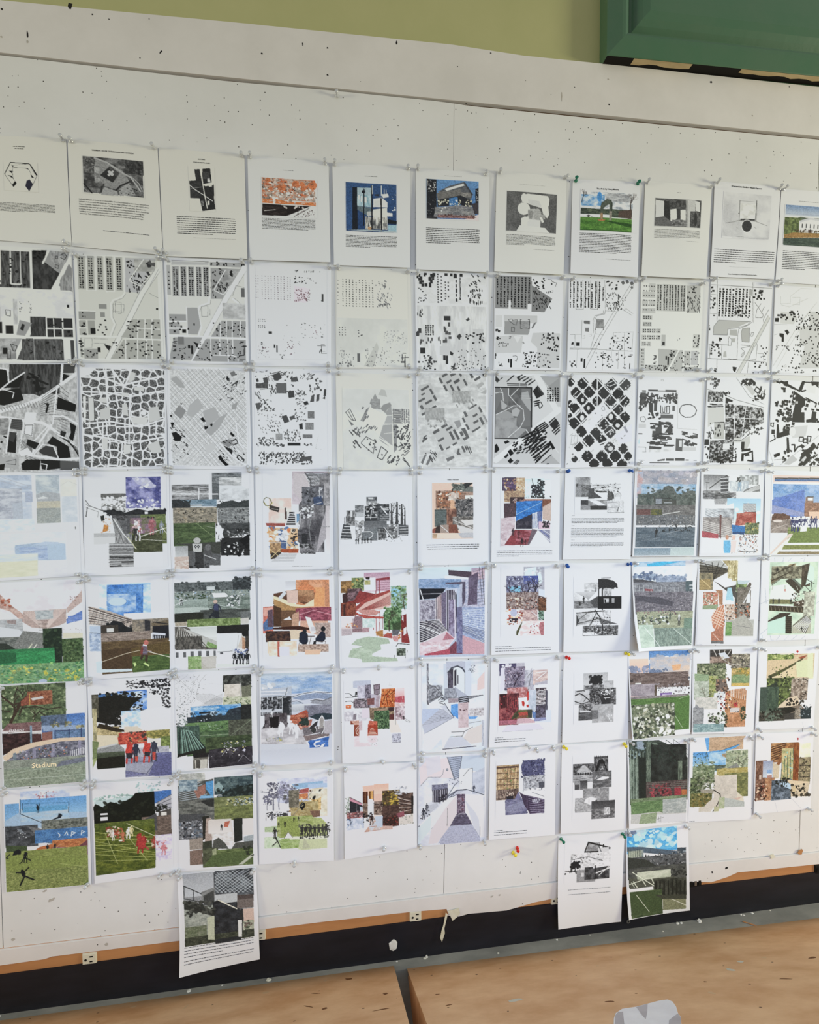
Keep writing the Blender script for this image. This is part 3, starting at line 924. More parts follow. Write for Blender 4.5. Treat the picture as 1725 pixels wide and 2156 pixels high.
H 1c1c1c 3 13 16 23 185 35 302 346
H 1c1c1c 2 14 16 21 310 33 398 349
H 222 1 9 13 16 410 97 432 264
L 888 3.5 440 19 453 377 609 385
B 222 14 23 15 -20 467 24 611 127
B 333 50 8.1 23 -35 463 163 645 373
B 333 22 8.1 21 0 467 275 608 356
B 222 22 7 16 -30 596 205 705 371
B 666 4 35 35 -35 655 26 789 101
L 888 4.7 800 67 620 351 416 696 232 1060
L 888 4.7 763 57 573 363 379 686 253 931
L 888 3.5 704 338 803 403
L 888 3.5 681 361 792 426
L 777 4.7 453 377 448 416 347 441 324 492 335 641 286 814
L 777 4.7 431 377 428 411 329 436 303 493 314 641
P 8a8a8a 342 475 438 479 442 587 339 583
N 7a7a7a a0a0a0 23 23 348 481 436 581
P 6a6a6a 189 501 264 499 265 539 193 535
P 777 209 586 257 583 256 631 210 626
L 888 3.5 168 495 170 817
L 333 5.8 339 583 340 606
L 333 5.8 438 581 439 604
L 888 3.5 27 664 166 665
L 888 3.5 341 652 439 661
L 888 4.7 31 837 371 833 822 844
L 888 4.7 30 825 371 822
L 888 3.5 87 668 91 818
L 888 3.5 122 841 121 1050
B 1c1c1c 1 44 42 0 104 758 151 796
B 222 3 21 23 0 47 755 72 778
L 888 3.5 565 630 567 849
L 888 3.5 704 627 721 1038
L 888 3.5 812 614 810 838
L 888 3.5 565 630 812 619
L 888 3.5 568 733 775 735
L 888 3.5 445 852 446 1073
L 888 3.5 555 855 556 1053
L 888 3.5 640 853 642 1052
B 222 26 19 15 0 528 637 809 827
B 222 44 16 14 0 354 871 733 1050
B 1c1c1c 1 23 40 0 167 938 193 979
B 1c1c1c 1 21 105 0 202 946 229 1051
B 222 8 16 16 0 33 959 109 1039
B 333 3 35 10 0 781 874 819 919
L 222 9.3 792 990 792 1049
L 999 3.5 185 684 209 672 210 706 179 707
L 999 3.5 269 659 291 655 288 682 264 682
B 222 4 14 16 0 326 733 394 789
#pale lot map|off-white map with pale grey lots and rows of dots|warm|0.8667 2.0391 1.0752 2.0393 1.0675 1.7662 0.8650 1.7610|2 2|abcd
R dcdcd8:0.5 1 45 867 1093
R c2c2be 115 44 199 131
R c2c2be 24 145 198 214
R c2c2be 23 239 100 319
R c2c2be 112 236 201 316
R c2c2be 21 335 201 400
R bdbdb9 211 45 293 369
R bdbdb9 295 44 376 369
R bdbdb9 374 43 450 369
R bdbdb9 449 42 531 369
R bdbdb9 527 41 611 369
H 2e2e2c 2 15 15 18 217 55 284 359
H 2e2e2c 2 15 15 18 301 53 367 359
H 2e2e2c 2 15 15 18 377 53 444 359
H 2e2e2c 2 15 15 18 455 52 523 359
H 2e2e2c 2 15 15 18 534 51 603 359
H 333 5 6 14 14 29 50 196 387
P b6b6b2 620 50 807 22 813 290 771 377 626 381
B 2a2a2a 12 19 15 20 628 56 760 135
B 444 60 8.3 28 -25 625 166 809 369
R c0c0bc 30 424 162 478
R c0c0bc 32 501 156 557
H 333 4 2 15 15 37 430 154 472
H 333 4 2 15 15 39 507 149 550
R c0c0bc 26 579 281 635
R c0c0bc 23 657 283 718
R c0c0bc 22 735 155 793
H 333 8 2 15 15 33 585 272 630
H 333 8 2 15 15 32 663 274 712
H 333 4 2 15 15 29 742 140 786
L f0f0ec 8.3 88 578 89 794
L f0f0ec 8.3 153 576 153 720
L f0f0ec 8.3 216 575 215 719
R b6b6b2 292 652 348 790
B 333 1 33 39 0 305 740 342 777
R c4c4c0 729 637 822 811
B 333 16 14 19 0 734 650 822 804
H 333 2 7 14 14 17 821 61 1073
R c0c0bc 9 814 71 1086
H 333 2 7 14 14 17 821 61 1073
B 333 10 28 9.7 0 204 872 235 999
P b2b2ae 252 821 546 835 403 1086 258 1019
P b6b6b2 546 835 599 834 594 1093 411 1093
R b6b6b2 615 841 704 1017
R bababa 712 842 816 1017
R b2b2ae 623 1038 820 1093
R b8b8b4 72 1017 342 1089
L f2f2ee 17 546 828 388 1093
B 2a2a2a 1 22 44 0 355 911 380 953
B 333 1 22 102 0 382 917 410 1016
P 2e2e2e 404 883 456 876 450 923 427 917
B 222 60 14 15 0 425 843 823 1086
B 222 30 19 15 0 79 1019 388 1086
B 777 3 11 12 0 510 694 543 747
#outlined park map|line map with grey filled park shapes and chunky black houses|cool|1.0990 2.0520 1.3134 2.0494 1.2972 1.7655 1.0901 1.7639|2 2|abcd
R e4e4e2 -42 3 906 1099
L 777 5.5 12 68 838 66
L 777 5.5 87 -4 108 488
L 777 5.5 565 -26 596 481
L 777 5.5 584 -27 616 493
L 888 4.1 3 179 91 181
L 888 4.1 5 291 97 292
L 888 4.1 1 403 96 406
L 999 4.1 181 95 195 446
L 999 4.1 276 90 291 442
L 999 4.1 372 85 388 438
L 999 4.1 468 86 486 434
B 222 18 25 19 0 -8 93 98 437
H 141414 5 12 23 23 108 99 335 434
H 141414 5 12 22 23 327 87 569 424
S 141414 26 14 327 301 562 431
R a8a8a6 529 95 569 169
B 1a1a1a 14 28 25 0 597 98 743 204
L 666 5.5 617 249 751 397 729 411
L 666 5.5 701 257 646 337 638 427 738 423
L 666 5.5 750 294 711 373
L 666 5.5 815 323 747 442 759 488
P b8b8b4 130 477 565 476 389 554 262 571 259 649 63 649 68 553
L 777 5.5 130 477 573 479 523 523 389 560 262 578 259 649 63 649 68 553 130 477
P b0b0ac 293 583 390 580 396 657 289 648
P b0b0ac 465 564 564 554 572 665 569 724 469 720 446 616
L 777 5.5 465 564 564 554 569 724 469 720 446 616 465 564
P b0b0ac 322 686 375 684 370 730 325 731
L 777 5.5 591 611 629 610 610 653 586 651 591 611
P cdcdc9 813 394 846 419 457 1107 403 1108
L 888 5.5 813 394 618 755 411 1108
L 888 5.5 853 406 664 754 465 1107
L 777 5.5 596 481 538 522 413 572 402 644 415 933 292 930
L 777 5.5 276 674 282 765 13 767
L 777 5.5 283 668 323 699 320 771 275 772
L 777 5.5 456 760 595 769 459 800 516 838 474 905
L 777 5.5 661 721 687 753 685 927 577 943 646 728
L 777 4.1 687 853 782 855 798 952
L 777 6.9 6 930 508 942 918 962
L 777 5.5 192 768 198 925
L 777 5.5 28 773 33 923
L 777 5.5 134 940 144 1112
L 777 5.5 579 970 574 1105
P b4b4b0 223 846 256 838 268 910 218 912
B 1c1c1c 24 22 21 0 45 682 192 899
B 222 6 17 17 0 -11 454 22 657
B 222 14 14 17 0 742 752 842 1005
P 1a1a1a 359 1021 421 1027 402 1088 370 1068
B 222 4 28 11 0 94 1040 132 1093
L 888 5.5 466 892 493 845 517 858 490 905 466 892
B 222 6 22 19 0 650 968 755 1102
#faint road map|map with faint road lines and many small black dots|cool|1.3202 2.0439 1.5463 2.0413 1.5314 1.7628 1.3140 1.7637|2 3|ac
R e6e6e4 2 11 984 1069
L bbb 4.2 80 136 85 226 214 213 210 128 342 23 495 21
L bbb 4.2 239 140 341 134 339 226 244 224
L bbb 4.2 92 239 202 259 444 141
L b4b4b2 4.2 373 423 566 187
L b4b4b2 5.6 19 994 292 547 484 298
L c4c4c4 5.6 65 1020 337 559 516 323
P cfcfcd 89 318 280 335 312 386 273 468 89 470
B 1c1c1c 16 28 28 0 17 315 300 427
B 1c1c1c 1 47 47 0 18 406 66 446
L aaa 4.2 10 480 185 479
P 1c1c1c 152 554 188 539 219 571 192 606
P 1c1c1c 85 586 147 592 149 689 120 690 117 636 87 626
P ddd 72 557 130 548 116 569 66 578
P cacac8 355 491 496 484 512 729 370 734
P c8c8c6 477 298 921 302 978 991 379 1010 489 485
B 1c1c1c 70 17 17 0 307 307 620 533
B 1c1c1c 80 18 17 0 265 603 650 959
B 222 50 20 20 0 603 291 962 992
B 333 8 17 17 0 7 735 215 754
P 555 178 762 192 755 239 791 225 801
P 888 42 794 59 753 74 757 57 798
B 333 20 17 17 0 138 990 626 1066
B 333 6 11 17 0 381 1052 458 1066
L aaa 4.2 16 613 59 598
L bbb 5.6 167 989 196 967 205 995 168 1003
#black wedge map|bold black, grey and white map with wedge shaped streets|cool|-0.9571 1.7368 -0.7268 1.7427 -0.7281 1.4592 -0.9624 1.4504|2 2|bd
R c4c4c4 -4 5 852 1093
N a8a8a8 d2d2d2 16 30 -4 5 852 1093
P 333 248 13 708 12 694 189 507 336 337 252 388 100 239 198
N 2c2c2c 5a5a5a 14 71 257 13 691 310
B 151515 8 34 26 20 393 89 519 199
P 1c1c1c 473 149 596 210 586 227 501 188 518 243 576 249 489 297 470 286
P 181818 -5 46 218 67 240 187 378 100 328 241 187 251 -9 304
P 181818 -9 282 196 273 337 252 368 372 193 424 -11 379
L f2f2f2 14 163 51 233 67 239 198
L f0f0f0 14 379 95 239 198 120 305
L e8e8e8 8.1 186 262 284 295 269 349
P 181818 715 106 783 128 713 189
P 444 722 12 835 12 823 100 720 100
L f4f4f4 22 717 12 703 189
L f4f4f4 30 852 100 693 222 526 352 362 426 135 488
K 222 3 14 164 445 182 478 496 385 514 439
K 222 3 10 526 352 653 244 512 527 647 518
K 222 3 8 674 211 769 311 626 572 762 575
P 141414 671 343 834 422 823 499 658 463
P 1c1c1c 544 402 596 408 570 506 556 495 572 429
L f4f4f4 12 668 233 620 616
L f4f4f4 26 135 531 378 579 529 603 596 648 833 873
P f0f0f0 384 492 479 499 468 580 368 568
L f4f4f4 16 839 621 714 536 627 540
P 151515 771 603 829 642 796 795 757 762 778 707
L f4f4f4 18 606 627 427 915
L f4f4f4 12 577 637 439 797
P eee 377 589 453 591 440 743 356 708
L 333 4 377 622 443 623 431 731 365 708 377 622
P 555 246 554 349 567 352 675 239 651
K 222 3 6 246 565 349 578 239 651 352 675
N 777 aaa 30 20 -14 550 233 716
P 181818 224 737 299 717 286 900 211 887
P 3c3c3c 225 683 300 696 269 792 228 769
L f0f0f0 14 251 565 230 673 202 897
L f0f0f0 12 368 578 314 901
P 181818 613 741 755 849 772 970 656 966 649 846 563 811
P 3c3c3c 553 832 620 845 656 966 513 918 485 885
P 181818 393 763 496 809 457 873 382 817
L f4f4f4 10 665 977 620 845 524 821 446 916
K 333 3 10 326 761 429 850 333 912 428 894
L f6f6f6 22 342 913 675 978 855 973
P e8e8e8 314 890 391 849 437 916 332 934
P 151515 379 968 502 972 490 1080 339 1074 331 1009
P 1c1c1c 502 972 674 989 711 1066 557 1082 509 1069
P 555 674 989 854 1006 852 1093 672 1086
P b0b0b0 154 939 313 944 301 1062 143 1034
L 333 4 200 983 285 964 283 1018 209 1005
L f0f0f0 8.1 510 1015 558 1028 547 1082
P 151515 125 1012 190 1004 180 1068 115 1065
P 222 691 683 739 706 719 750 681 727
K 222 3 12 680 749 833 862 757 783 845 962
B 181818 12 30 16 30 -17 731 201 951
K 222 3 9 370 924 464 971 358 1053 386 1076
K 444 3 7 685 552 762 597 643 704 719 750
#curved street map|dense city map of small dark blocks with curving white streets|cool|-0.7217 1.7410 -0.5029 1.7420 -0.5086 1.4644 -0.7198 1.4604|2 2|abcd
R 555 14 47 829 1071
N 343434 8a8a8a 7.6 7.6 14 47 829 1071
S dadada 520 8.7 24 57 823 1065
V eeeeee 13 120 14 47 829 1071
L f2f2f2 19 21 132 258 150 414 214 823 107
L f2f2f2 19 256 41 259 293 277 629
L f2f2f2 19 313 51 435 235 502 47
L f2f2f2 17 15 285 265 293 475 335 822 264
L f2f2f2 17 45 617 288 595 578 652 821 571
L f2f2f2 17 20 730 252 766 466 825 820 757
L f2f2f2 15 213 617 192 985
L f2f2f2 15 486 335 466 813
L f2f2f2 15 401 813 374 1046
P d0d0ce 496 69 544 85 532 156 468 191
P d4d4d2 184 349 253 343 261 404 183 393
P d4d4d2 75 344 127 344 130 584 77 595
L 888 5.4 75 344 127 344 135 584 77 595 75 344
P cacac8 191 471 282 437 289 572 183 572
P cfcfcd 404 414 453 402 466 538 413 527
P cacac8 668 446 766 434 787 571 677 606
P d0d0ce 531 228 627 233 627 277 530 267
P d6d6d4 487 549 667 549 644 629 513 618
P d6d6d4 411 836 482 837 475 930 409 941
P d4d4d2 203 765 257 771 248 892 200 880
P ccccca 641 850 764 792 796 922 707 933
P e0e0de 23 339 55 328 45 606 24 606
P d6d6d4 407 291 476 296 470 335 401 333
P e6e6e4 14 47 168 38 62 121 10 143
L 333 5.4 135 405 130 584
E e8e8e6 618 503 28 28
E e4e4e2 586 122 19 24
#diagonal grid map|light grey city map with a diagonal street grid|cool|-0.5053 1.7407 -0.2871 1.7415 -0.2864 1.4620 -0.5037 1.4644|2 2|abcd
R d6d6d6 40 26 808 1060
N c0c0c0 e0e0e0 9.7 9.7 40 26 808 1060
M 40 26 830 7 808 1060 8 1070
K f4f4f4 9.7 14 -224 439 401 -147 321 1270 1001 527
K f4f4f4 9.7 13 -158 327 516 1154 401 -147 1021 583
K 9a9a9a 3.2 27 -229 448 396 -139 316 1279 997 536
K 9a9a9a 3.2 25 -162 336 511 1164 396 -139 1017 592
P aaaaaa 47 136 100 101 171 177 185 232 128 222
P 909090 122 410 194 475 139 565 67 500
P b4b4b4 228 408 314 340 375 427 256 541 193 520
P b0b0b0 363 472 491 425 531 536 401 650
P aaaaaa 531 536 617 490 528 648 441 739 379 695
P 111 361 539 392 583 371 594 331 556
P 111 375 633 401 639 412 622 414 650 390 672 374 667
P 151515 434 610 460 604 454 638 438 632
P 1a1a1a 616 90 647 122 625 145 610 123
L 222 8.6 667 188 726 143 709 198
P 111 536 346 557 335 551 363
L 222 8.6 621 322 674 332 642 355
P 111 645 691 686 735 665 746 633 713
P 181818 40 712 82 700 144 755 122 800 69 800
L 222 8.6 642 792 696 768 716 813 663 836 642 792
P 111 33 600 75 600 52 645 84 655 42 656
P 111 505 962 532 945 563 996 615 1051 582 1063 520 996
P 222 566 838 661 893 649 938 587 871
L 111 9.7 714 937 777 993 755 1027 702 971 714 937
P 111 29 517 51 522 45 545 28 539
P 111 134 388 160 398 149 410
P 8c8c8c 535 805 621 769 673 825 609 860
P c8c8c8 364 841 460 817 491 873 393 942
P a0a0a0 662 400 727 365 703 443 661 455
P 777 649 56 692 33 712 76 669 100
B 333 30 22 8.6 -42 585 68 813 307
B 222 26 26 8.6 40 31 656 199 1045
B 222 26 24 8.6 40 526 760 797 1038
L f6f6f6 13 524 816 670 972 808 1060
L f6f6f6 11 700 600 727 813 812 868
#waterfront block map|map of tilted dark and grey blocks with blank strip on one side|cool|-0.2812 1.7416 -0.0640 1.7427 -0.0643 1.4635 -0.2821 1.4620|2 2|abcd
P 4a4a4a 221 69 293 34 320 101 270 136 237 125
P 505050 117 105 167 93 177 160 45 218 40 185 128 150
N 444 666 8.9 33 41 162 170 216
B 444 1 27 38 -15 47 112 73 148
B 4a4a4a 17 19 11 -15 37 28 358 89
L 222 7.8 205 58 304 28
L 333 6.7 172 70 182 137
B 4a4a4a 17 11 10 -15 183 70 259 147
P 555 413 99 480 81 496 137 418 144
B 4a4a4a 15 11 24 20 326 22 435 99
B 4a4a4a 12 7.8 14 -10 491 53 568 119
B 4a4a4a 10 36 10 -25 580 28 702 162
N 777 555 6.7 22 259 158 367 269
P 666 258 170 357 151 368 202 323 270 268 248
B 4a4a4a 17 11 32 -15 182 182 279 271
P 444 380 246 445 234 455 308 388 320
B 4a4a4a 10 21 19 -10 347 123 499 324
B 5a5a5a 27 11 18 -10 456 234 577 300
B 4a4a4a 17 7.8 24 -25 29 246 92 341
L 333 5.6 94 229 203 216 202 305
P 5a5a5a 32 381 81 369 91 430 58 464
B 5a5a5a 30 16 21 -15 82 330 232 463
B 777 42 13 11 -15 59 420 329 597
P 4a4a4a 308 518 364 501 396 574 340 597
P 555 391 523 452 500 452 540 407 563
B 4a4a4a 37 21 11 -30 455 324 574 573
P 333 543 363 588 345 604 385 559 397
B 5a5a5a 37 10 18 -20 67 576 317 710
P 555 633 288 667 270 660 356 615 362
P 555 689 276 723 270 716 344 682 356
B 444 1 27 78 5 769 183 790 320
B 5a5a5a 17 19 24 -10 613 118 757 252
P 3c3c3c 750 320 784 280 780 326
N 666 8a8a8a 6.7 6.7 592 459 661 538
N 777 999 6.7 6.7 562 584 656 663
P 333 495 602 534 590 539 658 500 659
N 8a8a8a aaaaaa 6.7 6.7 245 705 316 778
B 5a5a5a 50 14 18 0 329 665 515 789
B 5a5a5a 37 18 18 -5 43 745 227 846
N 666 888 6.7 6.7 533 715 638 755
B 5a5a5a 50 11 16 -6 73 903 569 937
B 4a4a4a 75 16 21 -6 62 925 546 994
B 4a4a4a 55 18 16 -8 72 993 635 1040
R 2c2c2c 371 807 509 840
B 4a4a4a 17 18 16 0 162 812 359 846
P 555 491 971 630 949 624 995 501 1017
L aaa 3.3 706 720 671 869 738 880
B 4a4a4a 7 21 11 0 548 812 626 858
#square plaza map|pale tracing sheet with tilted empty square among grey blocks|cream|-0.0517 1.7359 0.1647 1.7347 0.1668 1.4596 -0.0497 1.4608|2 2|abcd
N d4d4cf dcdcd8 178 178 71 174 813 1085
P bcbcb8 500 173 545 183 566 261 466 241
P 9a9a98 431 225 471 308 404 282
P 8c8c8a 388 282 492 370 475 409 370 344
N 8c8c8a a8a8a6 22 8.9 388 288 486 398
P 969694 486 398 520 352 599 322 615 361 564 407 541 442
P a0a09e 541 442 609 361 619 463 563 469
P e4e4e0 375 378 563 481 481 702 295 548
P 9a9a98 336 401 370 372 295 548 262 537
B 777 9 16 29 30 287 391 362 535
P b0b0ae 563 475 619 474 623 564 528 566
P a8a8a6 517 578 617 570 619 814 470 725
L e4e4e2 5.5 517 578 623 570
L e4e4e2 5.5 526 679 622 666
L e4e4e2 5.5 470 702 619 825
P a4a4a2 469 736 558 803 580 825 491 770
H 777 3 16 42 8.9 633 395 713 563
H 777 4 18 18 8.9 721 393 820 561
L 777 5.5 633 395 631 564
P 909090 628 575 673 575 669 858 635 893
B 555 40 18 24 -20 634 575 816 857
B 555 20 44 11 -60 673 631 818 743
B 555 12 51 10 -30 693 801 815 925
L 5a5a5a 6.7 101 446 149 405 212 538 163 528 101 446
L 5a5a5a 6.7 137 439 187 539
P 777 125 523 190 583 162 595
B 666 12 11 44 40 284 571 470 702
L 5c5c5c 7.8 269 784 325 716 424 771 400 907 269 796
B 555 14 16 16 30 314 739 434 884
L 5c5c5c 10 444 952 490 827 562 882 499 979 444 952
B 444 1 18 16 30 489 912 509 928
B 555 14 13 49 -35 150 651 268 841
B 777 10 13 29 30 195 617 281 705
B 555 16 16 33 30 556 928 690 1029
P 444 736 937 814 1039 814 1062 730 972
K e0e0de 4.4 5 736 903 815 925 713 972 814 1039
#grey slab map|tracing sheet with thick tilted grey slab buildings|cool|0.1766 1.7418 0.3889 1.7445 0.3920 1.4681 0.1793 1.4651|2 2|abcd
R d2d2d0 16 4 827 1089
N dededc c4c4c2 58 35 16 4 827 1089
P c0c0be 31 145 170 121 249 312 72 483 16 370
P c2c2c0 265 6 559 3 592 139 414 266 276 86
P c4c4c2 186 665 421 585 514 769 288 893
P c4c4c2 529 505 745 367 850 586 634 677
B 606060 1 104 25 -30 52 150 152 211
B 606060 1 69 28 -30 300 12 372 45
B 606060 1 69 30 -25 400 -1 471 38
B 606060 1 25 69 -28 270 63 310 119
B 606060 1 25 76 -28 319 142 365 210
B 606060 1 65 25 -30 357 85 416 120
B 5a5a5a 1 74 35 -30 440 72 515 123
B 606060 1 25 104 -28 394 141 461 232
B 606060 1 58 23 -30 421 226 473 260
B 606060 1 25 58 -28 480 152 515 208
B 606060 1 25 81 -28 558 71 602 148
B 606060 1 25 46 -28 506 -2 540 43
B 606060 1 30 69 -28 630 -4 677 58
B 606060 1 81 28 -30 683 35 766 92
B 555 1 46 28 -20 784 0 838 34
B 606060 1 25 69 -28 158 189 198 245
B 606060 1 28 65 -28 197 262 237 318
B 606060 1 81 23 -30 26 291 103 336
B 606060 1 88 25 -30 100 308 185 364
B 666 1 32 53 -28 41 370 85 426
B 606060 1 69 23 -30 167 381 236 415
B 606060 1 97 25 -30 59 432 146 489
B 606060 1 46 18 -30 59 234 99 262
B 606060 1 81 32 -30 186 642 265 705
B 606060 1 76 30 -30 286 585 362 637
B 606060 1 81 25 -30 339 614 423 665
B 606060 1 30 104 -28 385 677 438 768
B 606060 1 28 127 -28 428 648 502 769
B 666 1 81 25 -30 243 745 322 791
B 606060 1 28 76 -28 263 825 307 893
B 606060 1 58 18 -30 336 848 394 877
B 606060 1 58 21 -30 414 803 477 832
B 666 1 35 53 -28 503 671 552 729
P 666 521 643 569 631 621 746 561 781 538 757 579 735
B 606060 1 115 18 -30 602 356 722 425
B 606060 1 25 69 -28 732 384 779 459
B 666 1 30 65 -28 553 442 602 507
B 606060 1 62 25 -30 660 465 725 511
B 666 1 30 92 -28 743 511 802 597
B 606060 1 23 58 -28 535 517 576 568
B 606060 1 69 25 -30 647 540 754 586
B 606060 1 25 69 -28 581 591 616 654
B 606060 1 115 21 -30 640 620 765 684
P 999 779 482 803 482 850 563 826 568
P 9a9a9a 439 562 505 540 528 608 480 643
N b8b8b6 9c9c9a 12 23 97 404 328 540
N bcbcba 9c9c9a 12 23 426 209 638 345
B 9a9a98 12 23 30 -30 130 517 362 631
B 9a9a98 12 18 35 -30 472 311 684 425
P b0b0ae 711 138 783 103 807 126 735 184
P b0b0ae 758 229 836 183 830 240
P 777 41 1028 89 937 112 937 64 1051
P 777 99 1051 147 961 170 984 122 1063
B 444 6 10 69 -30 159 915 263 996
B 444 5 18 14 -30 101 880 182 927
B 555 6 10 69 -20 561 827 643 908
P 666 519 849 543 838 577 913 553 918
P 666 464 929 483 872 501 872 500 918 518 941 476 946
P 777 340 985 429 952 440 981 357 1026
B 555 6 35 18 -40 28 698 114 789
E 999 824 759 14 21
#dark square park map|map with large dark square park and diagonal black bars|cool|0.4081 1.7471 0.6169 1.7467 0.6140 1.4688 0.4026 1.4700|5 6|ab
R c8c8c8 10 25 841 1060
P d4d4d4 471 16 557 14 819 416 469 673
P a8a8a8 575 25 827 24 831 323
P 9a9a9a 681 143 827 35 831 323 794 324
L dedede 70 533 20 782 416
L dedede 70 819 416 42 1016
R 6a6a6a 17 170 470 758
P 777 21 182 449 171 456 616 323 629 247 427 188 450 162 337 78 339 26 453
P 9c9c9c 27 487 164 439 236 472 262 562 299 630 420 651 301 760 26 760
N 8a8a8a a6a6a6 70 70 27 521 289 754
P aaaaaa 329 231 425 206 461 331 463 445 416 400 330 288
P b0b0b0 89 316 175 383 127 429 97 418
P b0b0b0 224 438 283 397 332 436 297 505 237 500
N 585858 707070 47 47 183 178 343 379
L d8d8d8 8.2 81 180 112 236 120 327
L d8d8d8 8.2 183 178 185 257 283 358 368 424 382 538 335 629 181 756
L d8d8d8 8.2 33 487 163 428 247 381 331 379
L d8d8d8 8.2 215 268 304 180
L d8d8d8 8.2 22 238 76 226 112 236
L c4c4c4 5.9 329 265 451 263
L c4c4c4 5.9 336 288 461 291
L 222 14 17 170 471 165 474 627
L 222 12 23 764 301 763
P 3a3a3a 20 34 74 89 38 119 16 91
P 2a2a2a 152 99 241 22 259 27 164 104
K 303030 14 5 290 49 350 19 430 132 509 78
B 2c2c2c 4 42 16 -45 296 32 339 82
R 2c2c2c 163 121 412 129
R 2c2c2c 166 142 413 149
R c8c8c8 317 112 325 154
B 2c2c2c 1 42 9.4 -40 79 55 107 77
K 262626 15 8 492 205 546 146 536 284 621 236
K 262626 15 3 500 330 567 312 513 376 562 363
L 222 9.4 549 352 585 329 610 374 574 409 549 352
H 151515 5 7 18 21 657 155 818 324
K 151515 20 7 404 798 541 626 546 1023 690 897
L d4d4d4 12 408 662 667 977
L d4d4d4 12 504 581 825 930
K 1c1c1c 15 11 349 754 517 661 534 1046 594 994
K 1c1c1c 15 9 421 719 565 660 618 955 714 874
K 1c1c1c 16 4 523 638 637 568 566 694 687 612
B 1c1c1c 14 30 19 -40 541 660 664 772
P 2a2a2a 686 567 765 503 821 576 761 657 711 612
L cfcfcf 8.2 693 590 783 508
K 1c1c1c 15 3 736 669 821 599 774 708 828 656
P 111 665 829 713 783 775 873 739 891 714 840 690 874 702 897
B 151515 30 30 16 -40 241 778 424 968
P 151515 183 914 219 885 262 935 220 969
P 151515 185 1026 221 992 257 1025 216 1059
P 111 134 802 181 784 206 806 152 829
P 1a1a1a 21 848 45 825 82 892 52 926 23 932
K 1c1c1c 9.4 3 143 981 184 942 161 992 190 958
K 1c1c1c 9.4 3 258 1059 305 1014 294 1064 329 1025
P b0b0b0 607 1056 728 954 839 1055
L 333 11 607 1045 727 948
P 111 662 1062 686 1045 711 1061
#black diamond block map|map of chamfered black city blocks in a diagonal grid|cool|0.6371 1.7458 0.8527 1.7512 0.8493 1.4720 0.6280 1.4674|5 6|ab
R dededf 9 18 821 1082
L aaa 3.6 26 505 804 65
L aaa 3.6 72 871 239 65
B c4c4c4 30 47 11 -40 19 29 806 905
B 303030 1 117 84 45 185 100 185 100
B 303030 1 84 117 45 185 100 185 100
P 303030 134 100 183 45 235 100 187 154
B 303030 1 122 88 45 273 200 273 200
B 303030 1 88 122 45 273 200 273 200
P 303030 220 200 271 141 325 200 275 257
B 303030 1 122 88 45 185 287 185 287
B 303030 1 88 122 45 185 287 185 287
P 303030 132 287 183 229 237 287 186 344
B 303030 1 129 94 45 273 398 273 398
B 303030 1 94 129 45 273 398 273 398
P 303030 218 397 271 336 326 398 274 458
B 303030 1 132 95 45 110 217 110 217
B 303030 1 95 132 45 110 217 110 217
P 303030 57 216 108 151 162 217 112 282
B 3a3a3a 1 132 95 45 450 212 450 212
B 3a3a3a 1 95 132 45 450 212 450 212
P 3a3a3a 392 212 448 150 506 212 451 273
B 3a3a3a 1 122 88 45 538 300 538 300
B 3a3a3a 1 88 122 45 538 300 538 300
P 3a3a3a 484 300 536 242 590 301 539 358
B 303030 1 119 85 45 628 219 628 219
B 303030 1 85 119 45 628 219 628 219
P 303030 576 218 626 162 678 219 629 275
B 3a3a3a 1 128 91 45 545 107 545 107
B 3a3a3a 1 91 128 45 545 107 545 107
P 3a3a3a 491 106 544 44 598 107 547 168
B 303030 1 119 85 45 362 112 362 112
B 303030 1 85 119 45 362 112 362 112
P 303030 311 112 360 56 412 112 363 168
B 303030 1 108 77 45 367 311 367 311
B 303030 1 77 108 45 367 311 367 311
P 303030 320 311 366 260 413 311 368 361
B 303030 1 115 83 45 92 402 92 402
B 303030 1 83 115 45 92 402 92 402
P 303030 48 402 90 344 135 403 94 459
B 303030 1 119 85 45 179 507 179 507
B 303030 1 85 119 45 179 507 179 507
P 303030 129 506 178 451 229 507 181 562
B 303030 1 126 89 45 98 575 98 575
B 303030 1 89 126 45 98 575 98 575
P 303030 47 574 96 514 147 575 99 635
B 303030 1 119 85 45 184 668 184 668
B 303030 1 85 119 45 184 668 184 668
P 303030 134 667 183 613 233 668 186 722
B 3a3a3a 1 132 95 45 447 579 447 579
B 3a3a3a 1 95 132 45 447 579 447 579
P 3a3a3a 390 578 445 517 503 579 448 639
B 303030 1 121 87 45 542 510 542 510
B 303030 1 87 121 45 542 510 542 510
P 303030 491 510 541 452 592 511 544 567
B 3a3a3a 1 119 85 45 626 412 626 412
B 3a3a3a 1 85 119 45 626 412 626 412
P 3a3a3a 574 412 624 356 676 412 627 468
B 303030 1 119 85 45 709 313 709 313
B 303030 1 85 119 45 709 313 709 313
P 303030 658 313 708 257 760 313 711 369
B 303030 1 119 85 45 713 512 713 512
B 303030 1 85 119 45 713 512 713 512
P 303030 662 511 712 456 764 512 714 567
B 303030 1 115 83 45 629 592 629 592
B 303030 1 83 115 45 629 592 629 592
P 303030 578 591 628 540 679 593 630 643
B 4a4a4a 1 126 89 45 718 113 718 113
B 4a4a4a 1 89 126 45 718 113 718 113
P 4a4a4a 662 113 717 54 772 113 719 171
B 3a3a3a 1 121 87 45 353 693 353 693
B 3a3a3a 1 87 121 45 353 693 353 693
P 3a3a3a 300 692 352 637 405 693 355 748
B 303030 1 126 89 45 272 783 272 783
B 303030 1 89 126 45 272 783 272 783
P 303030 218 782 270 726 324 784 273 839
B 303030 1 108 77 45 434 774 434 774
B 303030 1 77 108 45 434 774 434 774
P 303030 385 773 432 726 482 774 435 821
